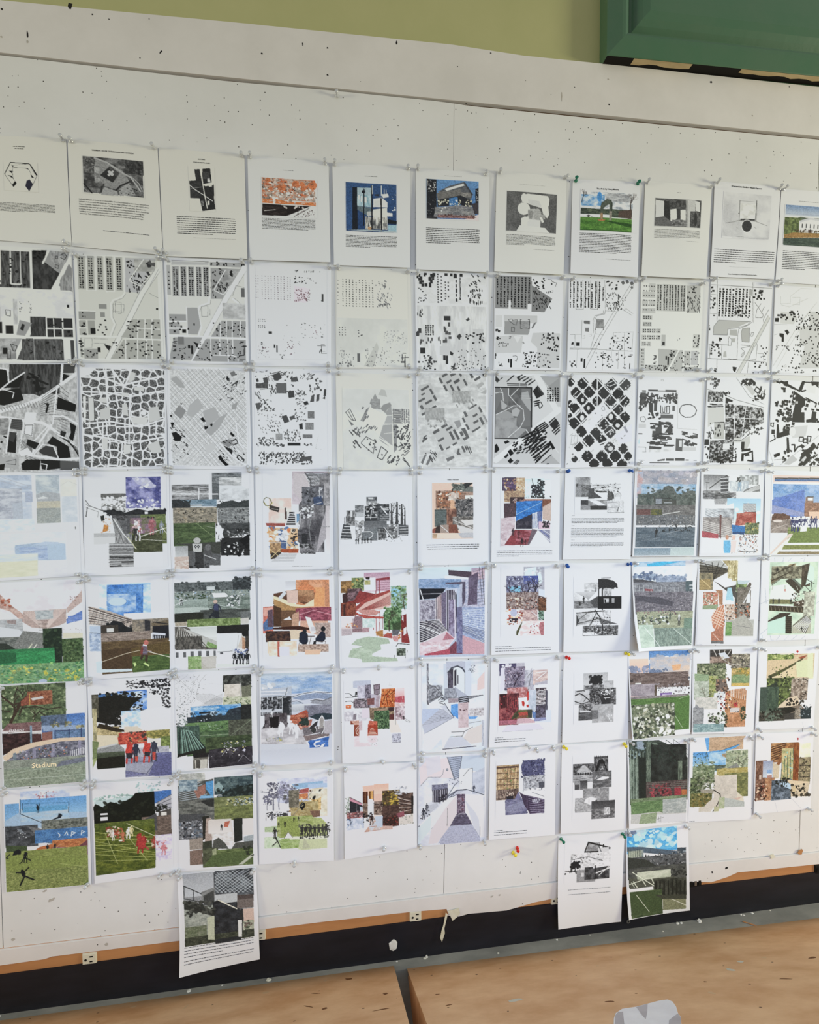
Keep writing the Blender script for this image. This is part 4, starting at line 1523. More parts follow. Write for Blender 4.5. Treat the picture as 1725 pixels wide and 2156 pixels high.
B 444 1 128 91 45 534 683 534 683
B 444 1 91 128 45 534 683 534 683
P 444 477 683 533 626 590 684 535 740
B 303030 1 101 74 45 154 849 154 849
B 303030 1 74 101 45 154 849 154 849
P 303030 106 849 153 807 202 850 155 890
B 303030 1 119 85 45 265 965 265 965
B 303030 1 85 119 45 265 965 265 965
P 303030 211 964 263 914 317 965 266 1014
B 303030 1 121 87 45 445 968 445 968
B 303030 1 87 121 45 445 968 445 968
P 303030 391 967 443 914 497 969 446 1020
B 303030 1 121 87 45 613 971 613 971
B 303030 1 87 121 45 613 971 613 971
P 303030 560 970 612 916 665 971 614 1025
B 303030 1 111 81 45 351 1056 351 1056
B 303030 1 81 111 45 351 1056 351 1056
P 303030 297 1055 350 1011 404 1057 352 1102
B 303030 1 111 81 45 519 1060 519 1060
B 303030 1 81 111 45 519 1060 519 1060
P 303030 465 1059 518 1014 572 1061 520 1105
B 303030 1 111 81 45 700 1069 700 1069
B 303030 1 81 111 45 700 1069 700 1069
P 303030 646 1068 699 1023 753 1070 701 1114
B 3a3a3a 1 69 50 45 111 996 111 996
B 3a3a3a 1 50 69 45 111 996 111 996
P 3a3a3a 73 995 110 972 149 996 112 1018
B 444 1 117 84 45 538 867 538 867
B 444 1 84 117 45 538 867 538 867
P 444 485 866 537 815 590 868 540 917
B 3a3a3a 1 108 77 45 708 881 708 881
B 3a3a3a 1 77 108 45 708 881 708 881
P 3a3a3a 660 880 707 833 757 882 709 928
B 303030 1 89 64 45 33 88 33 88
B 303030 1 64 89 45 33 88 33 88
P 303030 0 88 32 41 66 88 35 135
E 303030 35 505 28 55
B 303030 1 90 65 45 771 973 771 973
B 303030 1 65 90 45 771 973 771 973
P 303030 736 973 770 927 805 974 772 1019
E 303030 30 344 31 47
L dededf 14 15 181 176 18
L dededf 14 21 356 371 6
L dededf 14 27 528 568 6
L dededf 14 33 711 766 6
L dededf 14 49 893 806 184
L dededf 17 41 961 560 764 812 559
L dededf 12 365 18 369 369
L dededf 14 164 18 740 605
L dededf 14 45 65 619 673
L dededf 14 16 216 549 787
L dededf 14 335 18 812 513
L dededf 14 23 413 405 819
L dededf 14 531 18 808 314
L dededf 14 29 597 286 863
P e0e0e4 298 438 453 335 516 440 362 578
P e0e0e4 206 599 324 508 386 578 257 691
P dcdce4 584 730 813 582 816 791 671 823
L 999 5.9 435 370 460 382 467 417 437 428 424 399 435 370
L 333 12 465 335 528 405
E d0d0d0 185 298 19 26
E d0d0d0 260 392 19 26
E dedede 185 507 26 33
E dedede 542 498 28 36
E d0d0d0 551 878 31 28
E dadada 630 604 28 24
L ddd 9.5 496 101 581 65
L ddd 9.5 521 136 595 107
L ddd 9.5 63 251 121 193
L ddd 9.5 82 460 140 403
L eee 11 474 706 558 649 583 684
S dcdcdc 130 12 19 29 809 1076
S 888 60 13 19 29 809 1076
P 9a9aa2 697 622 728 616 766 686 741 692
L 999 4.7 66 712 138 724 129 815 58 825 66 712
#oval track map|white campus map with dark buildings and an oval running track|cool|0.8621 1.7480 1.0759 1.7480 1.0718 1.4748 0.8566 1.4759|2 2|abcd
R e8e8e8 -1 21 843 1087
H 555 1 1 83 19 132 161 262 180
R 4a4a4a 58 171 107 189
R 555 135 161 262 182
R 999 261 169 362 183
R 555 361 160 509 184
P 5a5a5a 36 201 108 199 111 293 68 361 24 349
B 444 60 31 17 20 126 206 519 325
B 555 40 19 36 10 126 206 518 312
P 4a4a4a 145 319 202 325 206 453 156 440
B 4a4a4a 16 28 42 20 20 215 127 427
R 555 216 318 256 425
L 4a4a4a 11 303 357 307 451 422 449 419 361 383 362 385 436
L 555 8.3 325 370 335 437 357 443 361 369
R 666 457 354 493 420
R 666 307 464 475 515
B 444 12 33 28 -20 156 453 302 518
L 444 9.7 557 392 585 351 642 334 700 335 759 361 786 408 763 463 713 491 633 496 581 466 558 433 557 392
L 777 7 51 502 93 495 116 528 96 559 57 556 42 529 51 502
R ccc 25 583 120 635
R 333 25 702 77 714
L 888 5.6 31 871 128 873 130 931 87 931
B 4a4a4a 24 47 28 0 189 560 464 637
P 555 241 627 327 612 330 706 251 721
P 555 207 668 257 667 252 748 202 748
P 4c4c4c 427 597 465 583 473 691 365 692
B 444 22 70 18 0 207 695 484 785
R 444 223 735 375 766
R 4c4c4c 176 809 313 839
B 444 14 70 19 0 168 803 486 853
P 4a4a4a 170 856 335 868 329 895 171 897
R 555 170 867 222 896
P 606060 519 758 613 763 612 919 520 913
P d8d8d8 563 784 602 784 602 865 566 863
B 4c4c4c 8 70 19 10 618 682 810 754
R 555 743 714 810 754
B 4a4a4a 12 56 22 15 628 770 776 850
R ccc 617 865 793 911
P 555 283 1030 383 1013 384 1036 288 1046
R 555 399 1009 507 1039
R 555 520 1004 645 1038
R 333 659 1020 703 1035
R 333 184 1061 443 1069
L 888 5.6 33 1032 119 1034
L 333 5.6 768 1029 809 1029
L aaa 5.6 302 34 331 36 332 53 303 51 302 34
N ccc eee 42 42 171 897 460 934
L bbb 4.2 528 190 537 636 798 646
P c2dae0 28 791 41 764 44 831 29 831
#triangular village map|map of clustered black houses filling a triangle of streets|cool|1.0920 1.7522 1.3093 1.7537 1.2989 1.4820 1.0831 1.4778|2 2|abcd
R e2e2e2 -37 16 904 1094
P f0f0f0 2 156 252 233 782 380 784 297 386 8 -5 15
P f0f0f2 623 740 784 657 850 1093 705 1090 622 851
P c6c6c4 510 108 567 66 665 188 622 230
L 777 5.7 2 156 207 207 402 286 790 380
L 888 5.7 394 8 578 244 787 338
L 888 5.7 534 5 793 200
B 555 10 28 28 0 67 20 161 153
L 333 7.1 88 20 117 20 118 40 89 40 88 20
L 333 7.1 48 81 73 81 74 101 49 101 48 81
L 333 7.1 92 80 120 80 122 107 93 107 92 80
L 333 7.1 128 80 149 80 151 106 129 107 128 80
L 333 7.1 86 121 115 120 117 147 88 148 86 121
P 333 573 39 594 11 664 65 652 106
B 333 14 28 25 35 520 26 631 134
L 222 13 675 119 730 160 695 201 648 161 675 119
B 333 10 14 57 35 461 27 525 108
B 333 8 14 71 20 721 132 789 255
B 222 16 25 23 30 636 216 762 297
B 222 10 20 20 25 206 180 311 233
N 222 d0d0d0 18 18 25 182 228 315
P 333 261 254 358 294 352 314 293 308 302 335 261 328
L 222 9.9 35 377 231 369
L 222 8.5 84 350 222 349
B 333 8 37 17 0 33 337 146 424
P cdcdc9 28 384 246 383 257 574 125 574 41 628
P bcbcb8 125 574 257 574 268 779 128 771
L 333 11 125 574 256 567 268 656
B 333 10 13 37 0 148 601 237 752
B 333 12 14 25 -15 45 573 121 764
L 333 9.9 30 696 59 703 55 764
M 258 328 790 394 802 574 617 643 490 781 283 786
N 303030 d8d8d8 23 23 258 328 815 790
B 222 60 31 25 10 258 342 579 768
B 222 50 23 20 -25 467 382 806 644
L e6e6e4 11 391 341 401 780
L e6e6e4 11 541 367 505 781
L e6e6e4 8.5 267 505 776 532
M
L 333 14 286 711 338 711 339 780 290 777 286 711
R cacac6 400 766 493 822
B 333 14 31 25 -30 540 601 804 727
L 444 7.1 553 698 596 671 613 705 577 733
L 555 7.1 283 793 492 802 621 712 806 644
R 333 2 777 67 853
N 303030 d4d4d4 21 21 78 791 403 1071
B 222 50 25 23 20 23 846 388 1078
B 222 20 37 28 0 117 970 373 1078
R ddd 256 834 349 904
P c4c4c0 506 795 615 740 628 824 588 907 513 906
R 2e2e2e 504 816 550 906
P 222 513 906 640 900 642 928 515 941
L 222 20 532 976 591 963 665 936 680 1062 612 1054
R 222 516 962 552 1060
P 333 561 962 621 956 630 991 563 1004
L 222 13 392 1015 444 1016 447 1065 395 1064 392 1015
B 333 6 20 23 0 400 891 466 1003
#heavy black block map|map with heavy irregular black buildings and crossing white roads|cool|1.3161 1.7488 1.5418 1.7466 1.5341 1.4740 1.3084 1.4737|2 3|ac
R e4e4e4 -4 14 993 1087
L 222 31 133 23 297 100 373 139 425 12
L 333 26 61 18 112 37
P 2a2a2a 53 12 119 16 98 45 55 39
P 2a2a2a 155 22 220 13 224 82 165 77
P 333 130 92 195 97 191 159 162 160 160 125 131 119
L 333 20 379 125 417 138 460 123
L 2a2a2a 23 440 12 401 125
L 2a2a2a 17 448 19 633 19
P ddd 455 25 604 34 596 161 491 150
P 2c2c2c 546 64 590 49 637 89 640 5 528 2
P 2e2e2e 344 154 405 194 466 234 463 318 421 347 416 403 460 402 467 535 298 538 300 433 324 322
R e0e0e0 343 266 366 296
L f0f0f0 14 335 127 277 545
L f0f0f0 14 18 27 314 127 646 257
B 2a2a2a 18 20 31 15 256 143 338 321
P 2c2c2c 174 249 233 255 229 324 178 325
E e4e4e4 205 286 14 20
B 2a2a2a 40 34 28 10 60 273 276 531
B 3a3a3a 20 20 43 20 167 395 291 531
B 2a2a2a 10 48 37 10 465 206 669 538
P 2e2e2e 563 386 624 398 616 532 490 534 488 499 554 484
L 2c2c2c 17 473 220 618 286 605 329
L f4f4f4 20 2 550 335 544 669 545
P 333 9 543 59 542 55 604 11 591
E ddd 35 570 13 17
P 2a2a2a 96 562 118 562 138 672 295 614 306 684 127 741 98 742
B 2a2a2a 16 37 28 10 190 554 343 683
R 333 28 632 74 687
L 2a2a2a 14 21 784 84 749 67 701
P cccccc 265 601 514 569 491 709 316 739
E ddd 312 656 43 57
L 222 13 411 724 463 723 458 779 406 777 411 724
L 222 13 471 744 523 744 518 793 466 793 471 744
L 222 13 521 709 566 715 554 778 510 772 521 709
P 2c2c2c 235 726 265 733 289 920 253 934
B 333 16 37 31 20 207 879 318 1059
L 2c2c2c 20 313 823 350 822 354 906 395 850 439 836
P 1c1c1c 73 949 151 921 167 956 89 991
L 888 5.7 84 1018 213 1004 202 1073
L aaa 4.3 5 881 87 1087
L f6f6f6 26 189 1087 443 905 678 721
L 999 4.3 174 1080 427 892 670 700
P 2a2a2a 444 933 558 849 615 792 648 848 563 933 579 961 511 1087 423 1087 463 1017
B 2a2a2a 40 37 34 35 437 794 698 1087
P ccc 449 1017 505 961 521 989 480 1045
L f4f4f4 14 541 1087 690 946
P bcbcbc 217 1073 327 948 404 1017 290 1080
B 333 20 28 26 20 663 566 962 1073
P 2c2c2c 680 46 831 55 834 394 712 368
#faded pastel collage|sheet with washed out pale blue and yellow collage|cool|-0.9627 1.4529 -0.7257 1.4548 -0.7256 1.1783 -0.9629 1.1676|2 3|bd
N b8c4d4 d8dadf 119 60 14 25 408 597
N a8b6ca ccd4e0 89 40 14 25 411 203
N a0a6b4 c8ccd4 60 22 10 163 325 484
R aab4c8 352 196 417 302
L b0b4be 5 135 79 412 170
L b0b4be 5 137 37 403 143
L c8ccd2 6 10 141 329 180
R b4bcc8 244 308 329 484
L aab 3 135 369 233 367 230 480
L aab 3 124 433 178 414
N ccd6e0 dfe2e6 60 30 0 471 427 598
N a8b4be ccd2d2 79 40 448 24 652 253
P a8acb0 447 226 531 195 657 220 660 308 449 303
P d4d6d6 460 264 511 244 567 267 459 275
N b8b4a4 c8c0a8 60 20 449 297 658 375
N 989e9c a8aca6 50 30 447 368 658 525
N d8d8d0 e0dcd4 60 60 662 65 809 257
N c4ccd4 d4d8dc 50 40 671 253 807 526
L c8c8c4 4 660 142 732 88 817 134
R 888 779 572 790 602
N d4d8e2 dce0e8 89 40 -5 621 698 993
P a4b8d0 249 742 507 724 690 750 691 919 280 903 247 818
P b8c8dc 386 750 507 718 629 730 666 766 525 758
N 94aace b4c4dc 60 16 284 766 539 903
P b0c4d8 530 747 690 750 691 919 530 903
N c8d4dc d8dcd4 119 20 -12 835 444 952
N d4d4b8 dedcc4 99 24 -14 910 441 1069
P e0e2e6 445 919 690 925 698 993 441 1063
N d8d8dc e0e0e4 60 30 444 975 695 1094
#purple sky football collage|collage with purple clouded sky, grey bleachers and running football players|cool|-0.7218 1.4548 -0.5040 1.4593 -0.5046 1.1796 -0.7257 1.1769|3 3|abcd
G 4a4a8a 6a6aa6 416 60 764 393
N 3f4380 9a9ac8 76 50 416 60 764 382
P b4b4d0 471 65 639 71 721 175 636 185 532 137
S d4d4e4 14 24 502 79 721 175
S f0f0f4 30 19 420 282 764 405
N 6a6a68 a0a0a0 65 22 170 230 413 429
P 646462 170 230 416 236 415 282 170 270
S f4f4f4 60 21 177 270 413 412
P e8e8ea 17 266 177 270 175 400 32 328
L 555 5.4 26 339 154 433
L 555 7.6 20 294 62 357 216 423
L 777 5.4 31 373 215 446 297 493
P dcdcdc 26 350 288 459 294 696 99 645 91 487 24 474
L 888 4.3 26 373 144 421 138 477
L 444 8.7 39 373 25 469
P 26282a 185 406 278 402 413 435 528 398 632 424 737 410 811 417 810 480 267 464
S 1c1e20 40 15 196 395 810 469
R e0e0e0 600 432 634 458
N 55653a 7a864e 65 11 417 465 809 599
N 46502c 6a7440 54 17 416 565 814 781
P 3e4228 417 768 772 780 771 868 426 861
N 363a24 50543a 43 15 419 678 771 868
P 505052 277 459 558 469 557 524 419 678 277 493
N 48484a 6a6a6c 22 22 303 465 424 667
S 333 18 13 319 460 422 520
P 8a8a8a 277 493 318 494 489 861 240 852 305 674
N 6a6a6a a8a8a8 13 54 253 661 468 871
L d8d8d8 9.7 292 499 378 654 510 828
L 555 6.5 277 493 357 676 426 858
P d0d0d0 94 645 305 652 303 764 97 768
P b4b4b4 99 651 305 652 305 691 98 690
P c8823c 198 558 244 571 233 627 181 642
P 2a2c28 163 467 200 457 204 513 173 524
S c8a890,d8d0c0 14 11 173 490 264 650
R 888 244 762 481 1016
K c8c8c8 8.7 9 243 773 485 782 240 998 481 1001
K 4a4a4a 6.5 6 243 796 484 804 240 964 482 967
P 2c2c2c 244 903 477 911 477 926 244 914
P 3a3a3a 362 957 482 956 481 975 362 974
P 333 243 1000 362 997 362 1013 243 1013
P e0e2e4 483 863 771 871 767 1029 481 1018
N 8a6a80 6a6a50 32 26 453 498 711 665
I e8dcdc 532 738 184
I 2c2c2c 506 731 152
S d8b4b4,c86a6a,f0e8e8 16 17 484 522 555 637
I b06a70 669 675 184
S a05a60 10 19 651 526 712 631
I 8a90a0 764 666 130
L e0e0d0 7.6 564 694 812 611
L e0e0d0 6.5 765 598 811 668
L c8c88a 5.4 429 701 510 828
L d8d8c8 4.3 564 728 810 753
S 222 10 11 631 480 693 516
#pitcher and crowd collage|grey and green collage with white pitcher above a player numbered 00|cool|-0.5034 1.4593 -0.2810 1.4627 -0.2813 1.1831 -0.5041 1.1802|3 3|abcd
R 5a5e60 424 31 726 321
N 4a4e50 8a8e90 65 11 424 31 728 174
P c8caca 496 85 728 89 724 315 497 310
N 9a9c9c d8d8d8 65 15 496 79 724 321
R d4d4d6 400 30 419 320
N 555 a8a8aa 76 9.7 23 151 392 319
K d8d8d8 3.2 7 27 216 394 235 26 261 393 280
L e8e8e8 9.7 294 199 289 317
L e0e0e0 13 26 250 482 261
P d4d6d8 500 169 731 174 800 215 798 328 497 316
N b4b6b8 d8dadc 54 32 504 203 798 328
P 6a8090 97 313 471 324 470 394 106 385
N 5a7484 8aa0b0 65 22 107 316 470 383
P 2e3234 20 316 97 309 148 342 210 371 209 410 23 406
S 2a2e2e 40 14 25 322 209 388
P 3a3e3e 470 383 544 345 628 330 692 354 798 328 797 419 469 417
S 333737 50 14 481 338 797 402
P c4ccd0 204 371 319 368 318 419 204 416
L 333 6.5 204 377 318 377
L 555 5.4 209 399 313 402
N 6f6a5c a89c88 26 11 28 400 472 580
S 2e2a26,8a7a60,c0b090 110 8.6 43 417 472 580
N 6a6c6c 9a9c9a 26 11 475 411 799 590
S 333 70 8.6 480 428 799 590
N 36462a 566a40 54 15 30 568 452 817
P 333533 456 580 799 584 801 698 474 756
N 2a2c2c 4a4c4c 43 17 456 580 803 698
L 8a9a6a 4.3 258 569 453 744
L a0a890 4.3 361 608 455 631
S 1c1c1c,5a5a5a,a8a8a8 90 11 570 646 800 766
P 242424 495 734 800 744 797 943 502 932
P 3c3e38 36 792 505 780 495 1040 166 1027 170 814
S e0e0e0 22 19 536 803 789 926
S 111 30 22 526 792 797 937
P 111 685 774 801 698 799 789 747 833
I e8e8e8 490 756 162
I f0f0f0 485 745 173
P f0f0f0 455 631 539 639 522 689 537 741 511 740 491 694 464 733 448 727 470 682
R 8a8c8c 41 815 170 937
G 9a9c9c c8caca 41 815 170 937
R c8b4a8 32 932 176 1067
N b89a8a d8d0c8 22 15 33 966 176 1067
P 58595a 174 870 497 915 495 1038 385 1036 385 1064 186 1062
E b4b4b0 265 760 37 32
P c0c0bc 217 793 316 796 309 886 226 883
W 444 56 263 828 c 00
P 4c4c4c 326 830 389 821 419 912 407 980 344 978
E 666 373 837 30 37
L c0c0c0 8.6 335 921 449 970
P 333 242 884 325 887 327 1062 244 1059
P 555 174 881 221 883 197 1062 176 1050
S 222 16 13 187 1006 385 1064
#curved stair collage|collage with curved grey staircase, lens and orange street scenes|cool|-0.2765 1.4607 -0.0644 1.4595 -0.0637 1.1775 -0.2785 1.1803|3 3|abcd
P d8c8cc 402 7 820 10 815 380 397 374
N a89aa0 ccc0c6 182 114 402 13 631 374
P c4babc 418 30 555 41 600 156 495 328 410 237
P 4a484c 544 23 757 22 755 120 611 167
K 3a3a3e 6.8 12 550 29 757 26 605 190 755 167
K e8e8e8 5.7 11 555 36 757 33 611 184 755 162
P 8a8688 757 22 820 22 816 351 752 351
N 6a686a a8a4a6 57 68 705 40 815 421
L 4a4a4c 10 544 23 606 110 605 190 564 271 483 369
L d8d8d8 5.7 532 41 589 121 582 202 541 271
P 5a585c 611 167 755 155 746 397 471 386 575 282
N 46464c 7a7a80 34 34 508 179 746 397
S 222 26 10 479 225 655 340
S c8c8cc 10 14 680 190 736 294
P 3c4a68 632 294 724 282 746 374 642 397
L e0e0e4 5.7 631 374 723 351
L e8e8e8 5.7 703 190 701 294
P 5c5a5c 471 374 815 380 767 536 695 765 647 925 476 912 469 581
N 444246 8a878a 68 91 482 386 750 903
P a8a2a6 768 444 815 397 805 697 658 914 696 696
G c0b8ba e0dcdc 769 386 813 927
S d8d8dc,555,eee 60 15 471 386 629 524
N 2e2c30 5a585c 46 16 388 649 648 811
P 2a2a2c 501 695 570 696 557 810 500 810
L 8a8a8a 6.8 606 535 582 650 602 811
S b4b4b4,333 40 14 477 810 635 925
P e4ccc0 143 306 392 306 389 580 140 580
N dcc0b4 e8d8d0 68 68 143 306 389 580
L 5a5a30 9.1 86 352 92 317 115 297 154 306 176 352 159 386 108 386 92 352
L c8b84a 4.6 97 352 142 409 188 352
P 3a3430 159 380 261 409 249 460 147 426
L c8c0b8 4.6 176 420 243 431
L 8a4a3a 5.7 317 420 321 534
L 333 10 328 414 327 535
L 333 6.8 339 454 338 535
P 2c2a2c 368 455 425 455 434 603 321 603
K e8e4e0 6.8 6 373 477 419 478 321 603 434 603
L e8e8e8 9.1 367 477 320 609
L f0f0f0 8 424 478 479 627 487 466 413 466
P 6a90b0 447 478 476 478 475 546 448 581
P 9a4a40 106 579 321 580 320 614 117 608
P d8b48a 128 625 456 638 454 867 159 898
S f4ecdc,e0a060,c86a3a,4a6a9a 60 25 128 625 454 867
P 4a608a 241 648 342 694 329 865 250 853
S f4f4f4 14 25 229 671 364 763
S 2a2422 16 16 388 638 442 844
P a84a2a 272 865 465 867 459 912 272 905
N 8a6a4a c8a070 23 23 149 784 272 922
L f4e8d8 6.8 138 796 330 797
L f4e8d8 6.8 337 649 335 843
P 3a322c 159 909 272 899 271 967 158 978
L e8c88a 6.8 148 864 271 967
L e8c88a 6.8 261 865 158 966
P c0c0c2 272 911 453 912 406 1003 158 1006
K e8e8ea 5.7 5 283 911 453 912 146 1057 383 1048
T 888 394 1053 611 1065 1
T 999 731 610 817 634 1
#grey city cluster collage|white sheet with small black and grey cluster of buildings and poplars|cool|-0.0491 1.4568 0.1641 1.4582 0.1639 1.1767 -0.0479 1.1759|9 12|ab
R 4a4c4e 318 285 440 374
N 3a3c3e 7a7c7e 27 11 318 285 440 374
R c8c8c8 339 292 397 310
K e0e0e0 3.4 5 321 336 440 338 321 367 440 369
R 555 89 434 187 604
N 444 9a9a9a 22 27 89 434 187 604
R d0d0d0 136 437 155 509
R 66686a 188 374 290 511
N 4c4e50 9a9c9e 34 13 188 374 290 511
P b4b6b8 201 454 291 461 290 511 200 510
P 303234 298 389 485 369 483 559 296 556
S e8e8e8,222,888 50 17 304 356 461 503
L e8e8e8 7.8 376 435 364 534
L ccc 6.7 313 517 472 514
N 2a2c2e 6a6c6e 22 16 440 369 580 560
L e8e8e8 13 485 397 552 482
P c8c8c8 485 414 576 404 576 437 507 436
K aaa 5.6 4 472 492 581 482 472 547 580 555
Y 3a3a3a 608 594 258 0
P 444 600 360 613 360 622 594 591 594
P 3a3a3a 663 338 680 344 683 595 648 595
P 444 714 372 731 372 740 596 706 607
P 4a4a4a 754 395 765 406 769 619 748 619
S 444 60 9 594 359 769 597
L 3c3c3c 7.8 71 508 66 596
L 3c3c3c 6.7 88 497 84 596
P 404244 53 585 131 597 151 759 16 756
K d4d4d4 7.8 5 64 613 125 614 17 745 152 753
P dadada 126 603 181 631 186 743 151 759
R 6a6c6e 290 556 550 671
G 5a5c5e 7a7c7e 290 561 550 660
P 6c7072 263 672 442 630 440 776 262 772
L d8d8d8 7.8 266 675 356 674 392 696 378 730 344 751
P a8a8a8 188 543 290 544 289 611 263 677 262 766 191 743
S e8e8e8,6a6a6a 36 16 194 532 282 733
P 3a3c3e 442 636 545 638 543 772 446 770
N 333 888 16 20 448 647 543 772
P 7a7a7a 551 593 677 595 675 752 606 773 544 683
S d8d8d8,444 50 13 562 593 670 752
P 4a4c4e 683 595 798 609 796 727 681 719
K b8b8b8 7.8 4 700 624 798 620 699 713 797 715
L eee 6.7 516 626 618 762
S bbb,888 30 10 447 737 732 793
I 222 196 810 67
I 222 221 808 69
I 2c2c2c 264 807 65
I 2c2c2c 298 805 63
I 2c2c2c 330 806 63
I 333 366 802 56
#pink edged tree collage|white sheet with pink edged brown tree collage and three text lines|cool|0.1787 1.4596 0.3902 1.4625 0.3934 1.1815 0.1784 1.1825|3 3|abcd
W 222 136 426 109 c Outdoor Pavement
R e4c0ac 174 143 662 793
N 8a6a58 b89a88 47 35 217 234 666 471
P 6a6e68 443 156 669 194 668 252 407 248
P 2e3030 669 150 574 148 401 225 425 242 561 227
S 4a5048,7a8078 50 19 419 161 561 239
N 6a4a3a b47a5c 30 16 229 257 405 433
S 4a3028,d8a070,c86a3a,e8d8c8 110 15 241 234 524 446
S d8c8bc 30 21 383 259 501 353
R e8dcd4 567 291 667 338
N 3a3a3c 7a7674 19 16 453 335 665 540
Y 2a2a2c 559 493 210 35
S 333,9a9490 80 12 453 341 665 540
P d8a884 394 340 441 352 428 537 381 536
N 3c4442 6a7270 47 35 204 452 380 651
P 5a6462 204 464 369 467 286 580 203 636
P 4a2c24 358 466 464 445 463 629 368 639
N 5a3a30 a0705a 23 47 346 443 462 721
N 4a4642 a8a29a 28 19 416 536 664 690
L d8d4d0 7 439 583 664 679
P d4d0cc 510 584 665 575 664 633 581 643
P 8c4a3a 173 682 262 637 267 723 173 722
P 3a2c28 214 659 268 637 267 723 208 722
P a08c80 268 632 368 628 367 725 267 723
L eee 7 273 638 367 719
P 7a4636 368 628 463 629 486 727 367 725
P cfccca 463 629 664 690 663 730 509 728
P e8ccba 237 729 474 727 520 791 225 786
P b8b8bc 474 727 663 725 663 788 520 785
P b89878 173 733 231 734 225 783 172 783
T 444 101 850 738 921 3 c
#blue wall street collage|collage with bright blue slanted wall above red pavement|cool|0.4023 1.4639 0.6139 1.4641 0.6098 1.1858 0.3997 1.1889|6 8|ab
R c8dce0 401 117 735 348
N c0d4d8 dce8e8 69 69 413 117 735 337
P e4ecec 484 101 507 101 509 337 486 336
P e8ecec 650 123 733 123 735 337 652 337
R d0dce0 486 103 649 326
S 2a2c30 90 15 567 123 645 292
S 2c2c32 70 14 487 190 580 292
S 333 40 12 491 292 646 342
L 333 9.2 603 146 598 337
L 333 6.9 496 112 514 190
S 222 16 9.2 415 323 735 339
R 463c50 124 98 302 257
K 8a6a9a 4.6 12 136 100 295 98 137 255 296 255
K 2e2438 4.6 11 136 100 295 98 137 255 296 255
N b09070 d8c8a8 23 23 301 100 408 269
S c8a070,8a5a48,e8dcc8 90 14 153 112 409 393
N c0a480 8a6a58 23 16 154 257 403 393
R 3a2c30 226 330 404 494
S b08a80,6a4a48,e0ccc4 50 13 231 336 404 505
P 4a3a40 149 403 297 398 298 561 151 606
S 6a4a50 20 9.2 155 414 292 561
P a87460 391 353 735 354 735 393 617 461 392 460
P 7a4a38 616 354 735 354 736 399 629 449
P c4aca0 629 449 735 393 738 619 630 596
P 2a70c0 397 376 628 371 623 427 404 494 398 460
P 2a68b8 298 539 617 404 617 461 499 505 299 618
N 2464b4 3c84d4 35 23 303 381 619 596
P 1e4c90 616 371 629 461 620 709 596 709 605 461
L 9ac0e0 5.8 298 539 617 393
P 2c2a38 299 618 499 528 501 709 299 708
N 24222e 46424e 35 35 299 618 501 709
P d8e0ec 499 528 564 506 572 698 507 709
K 5a6a9a 5.8 5 505 539 507 703 564 517 572 698
P 5a6a9a 564 506 618 495 620 709 578 709
P d0b0c0 583 619 726 619 727 710 584 709
S 2c2c30 40 15 631 619 729 698
P c8b4bc 109 583 286 561 288 798 111 865
N b8a0a8 d8ccd0 58 23 109 583 289 911
P 8a3a40 287 719 501 720 443 901 158 899
N 7a2c34 a8606a 46 23 299 725 490 890
P 6a5a64 501 709 572 720 467 901 443 901
P e4dce4 478 878 572 732 728 868 729 925 479 924
P 8a8aa0 572 720 729 721 731 880
L e8ecf4 9.2 572 726 728 857
L 4a5a9a 8.1 608 726 728 812
L d8dcf0 5.8 644 726 727 778
I 3a2a30 264 787 92
I 5a2c30 336 821 104
I 2c2024 378 917 104
I 3a2428 419 901 69
T 444 64 958 760 1041 4
#grey landscape text sheet|white sheet with grey landscape cuttings above three text paragraphs|cool|0.6305 1.4641 0.8461 1.4657 0.8404 1.1873 0.6223 1.1911|7 9|ab
R 8a8a8c 129 96 316 340
N 7c7c7e b0b0b2 71 47 129 96 313 212
N 555 8a8a8c 28 21 204 188 328 340
P 444 143 176 161 176 162 211 138 211
N c0c0c2 e4e4e6 59 14 324 177 712 342
K 777 4.7 4 349 200 577 208 339 293 543 283
P 333 386 265 531 271 531 281 387 280
P 4a4a4c 301 235 368 235 369 282 472 352 292 363
P e8e8ea 375 282 531 295 533 364 472 352
P 555 542 260 591 283 605 382 533 387
P 444 584 260 622 318 623 365 599 365
S 333 30 11 324 171 711 284
L 888 4.7 629 388 640 318 687 284 712 319 700 365
R 3a3a3c 199 376 535 497
N 777 b0b0b2 35 17 293 374 534 445
P 8a8a8c 200 432 318 438 325 496 202 495
P 333 324 444 534 457 535 497 325 496
P dcdcde 293 374 401 381 534 445 426 445
N b8b8ba dcdcde 17 17 533 385 752 542
L eee 11 713 388 691 527
L 333 8.3 678 469 667 515
K 8a8a8c 5.9 3 545 411 665 400 548 532 751 527
T 666 91 561 129 570 1
T 666 92 593 754 660 4
T 666 94 683 127 692 1
T 666 91 715 751 833 8
T 666 95 857 135 866 1
T 666 92 889 753 954 4
#dim pavilion print|full page dim grey-blue print of pavilion, trees and field|cool|0.8564 1.4686 1.0740 1.4668 1.0589 1.1925 0.8459 1.1952|10 10|ab
N 8a90a0 b8b0b4 114 57 30 28 814 200
P c8a8a0 37 28 88 28 93 389 42 390
N c09a98 a8b4c8 43 57 30 49 107 376
N 7aa0c0 b8c4d0 85 43 93 198 813 346
S a8a4b0,c0b8bc 26 43 110 41 805 179
P 5a605c 359 278 379 237 437 216 497 230 544 305 576 346 634 319 721 277 803 283 811 457 37 458 42 396 165 389 178 334 265 306
N 46504c 6c726c 34 28 39 321 813 485
S 4c5450 80 23 160 238 811 457
P 4a4c48 244 348 266 348 268 389 548 402 551 457 271 458
R 8a9098 279 378 358 444
R 333 275 368 488 381
R 9aa0a4 387 423 491 437
N 5c5a5a 7a7876 43 20 29 458 813 583
P 6a4a48 38 514 214 513 216 583 41 583
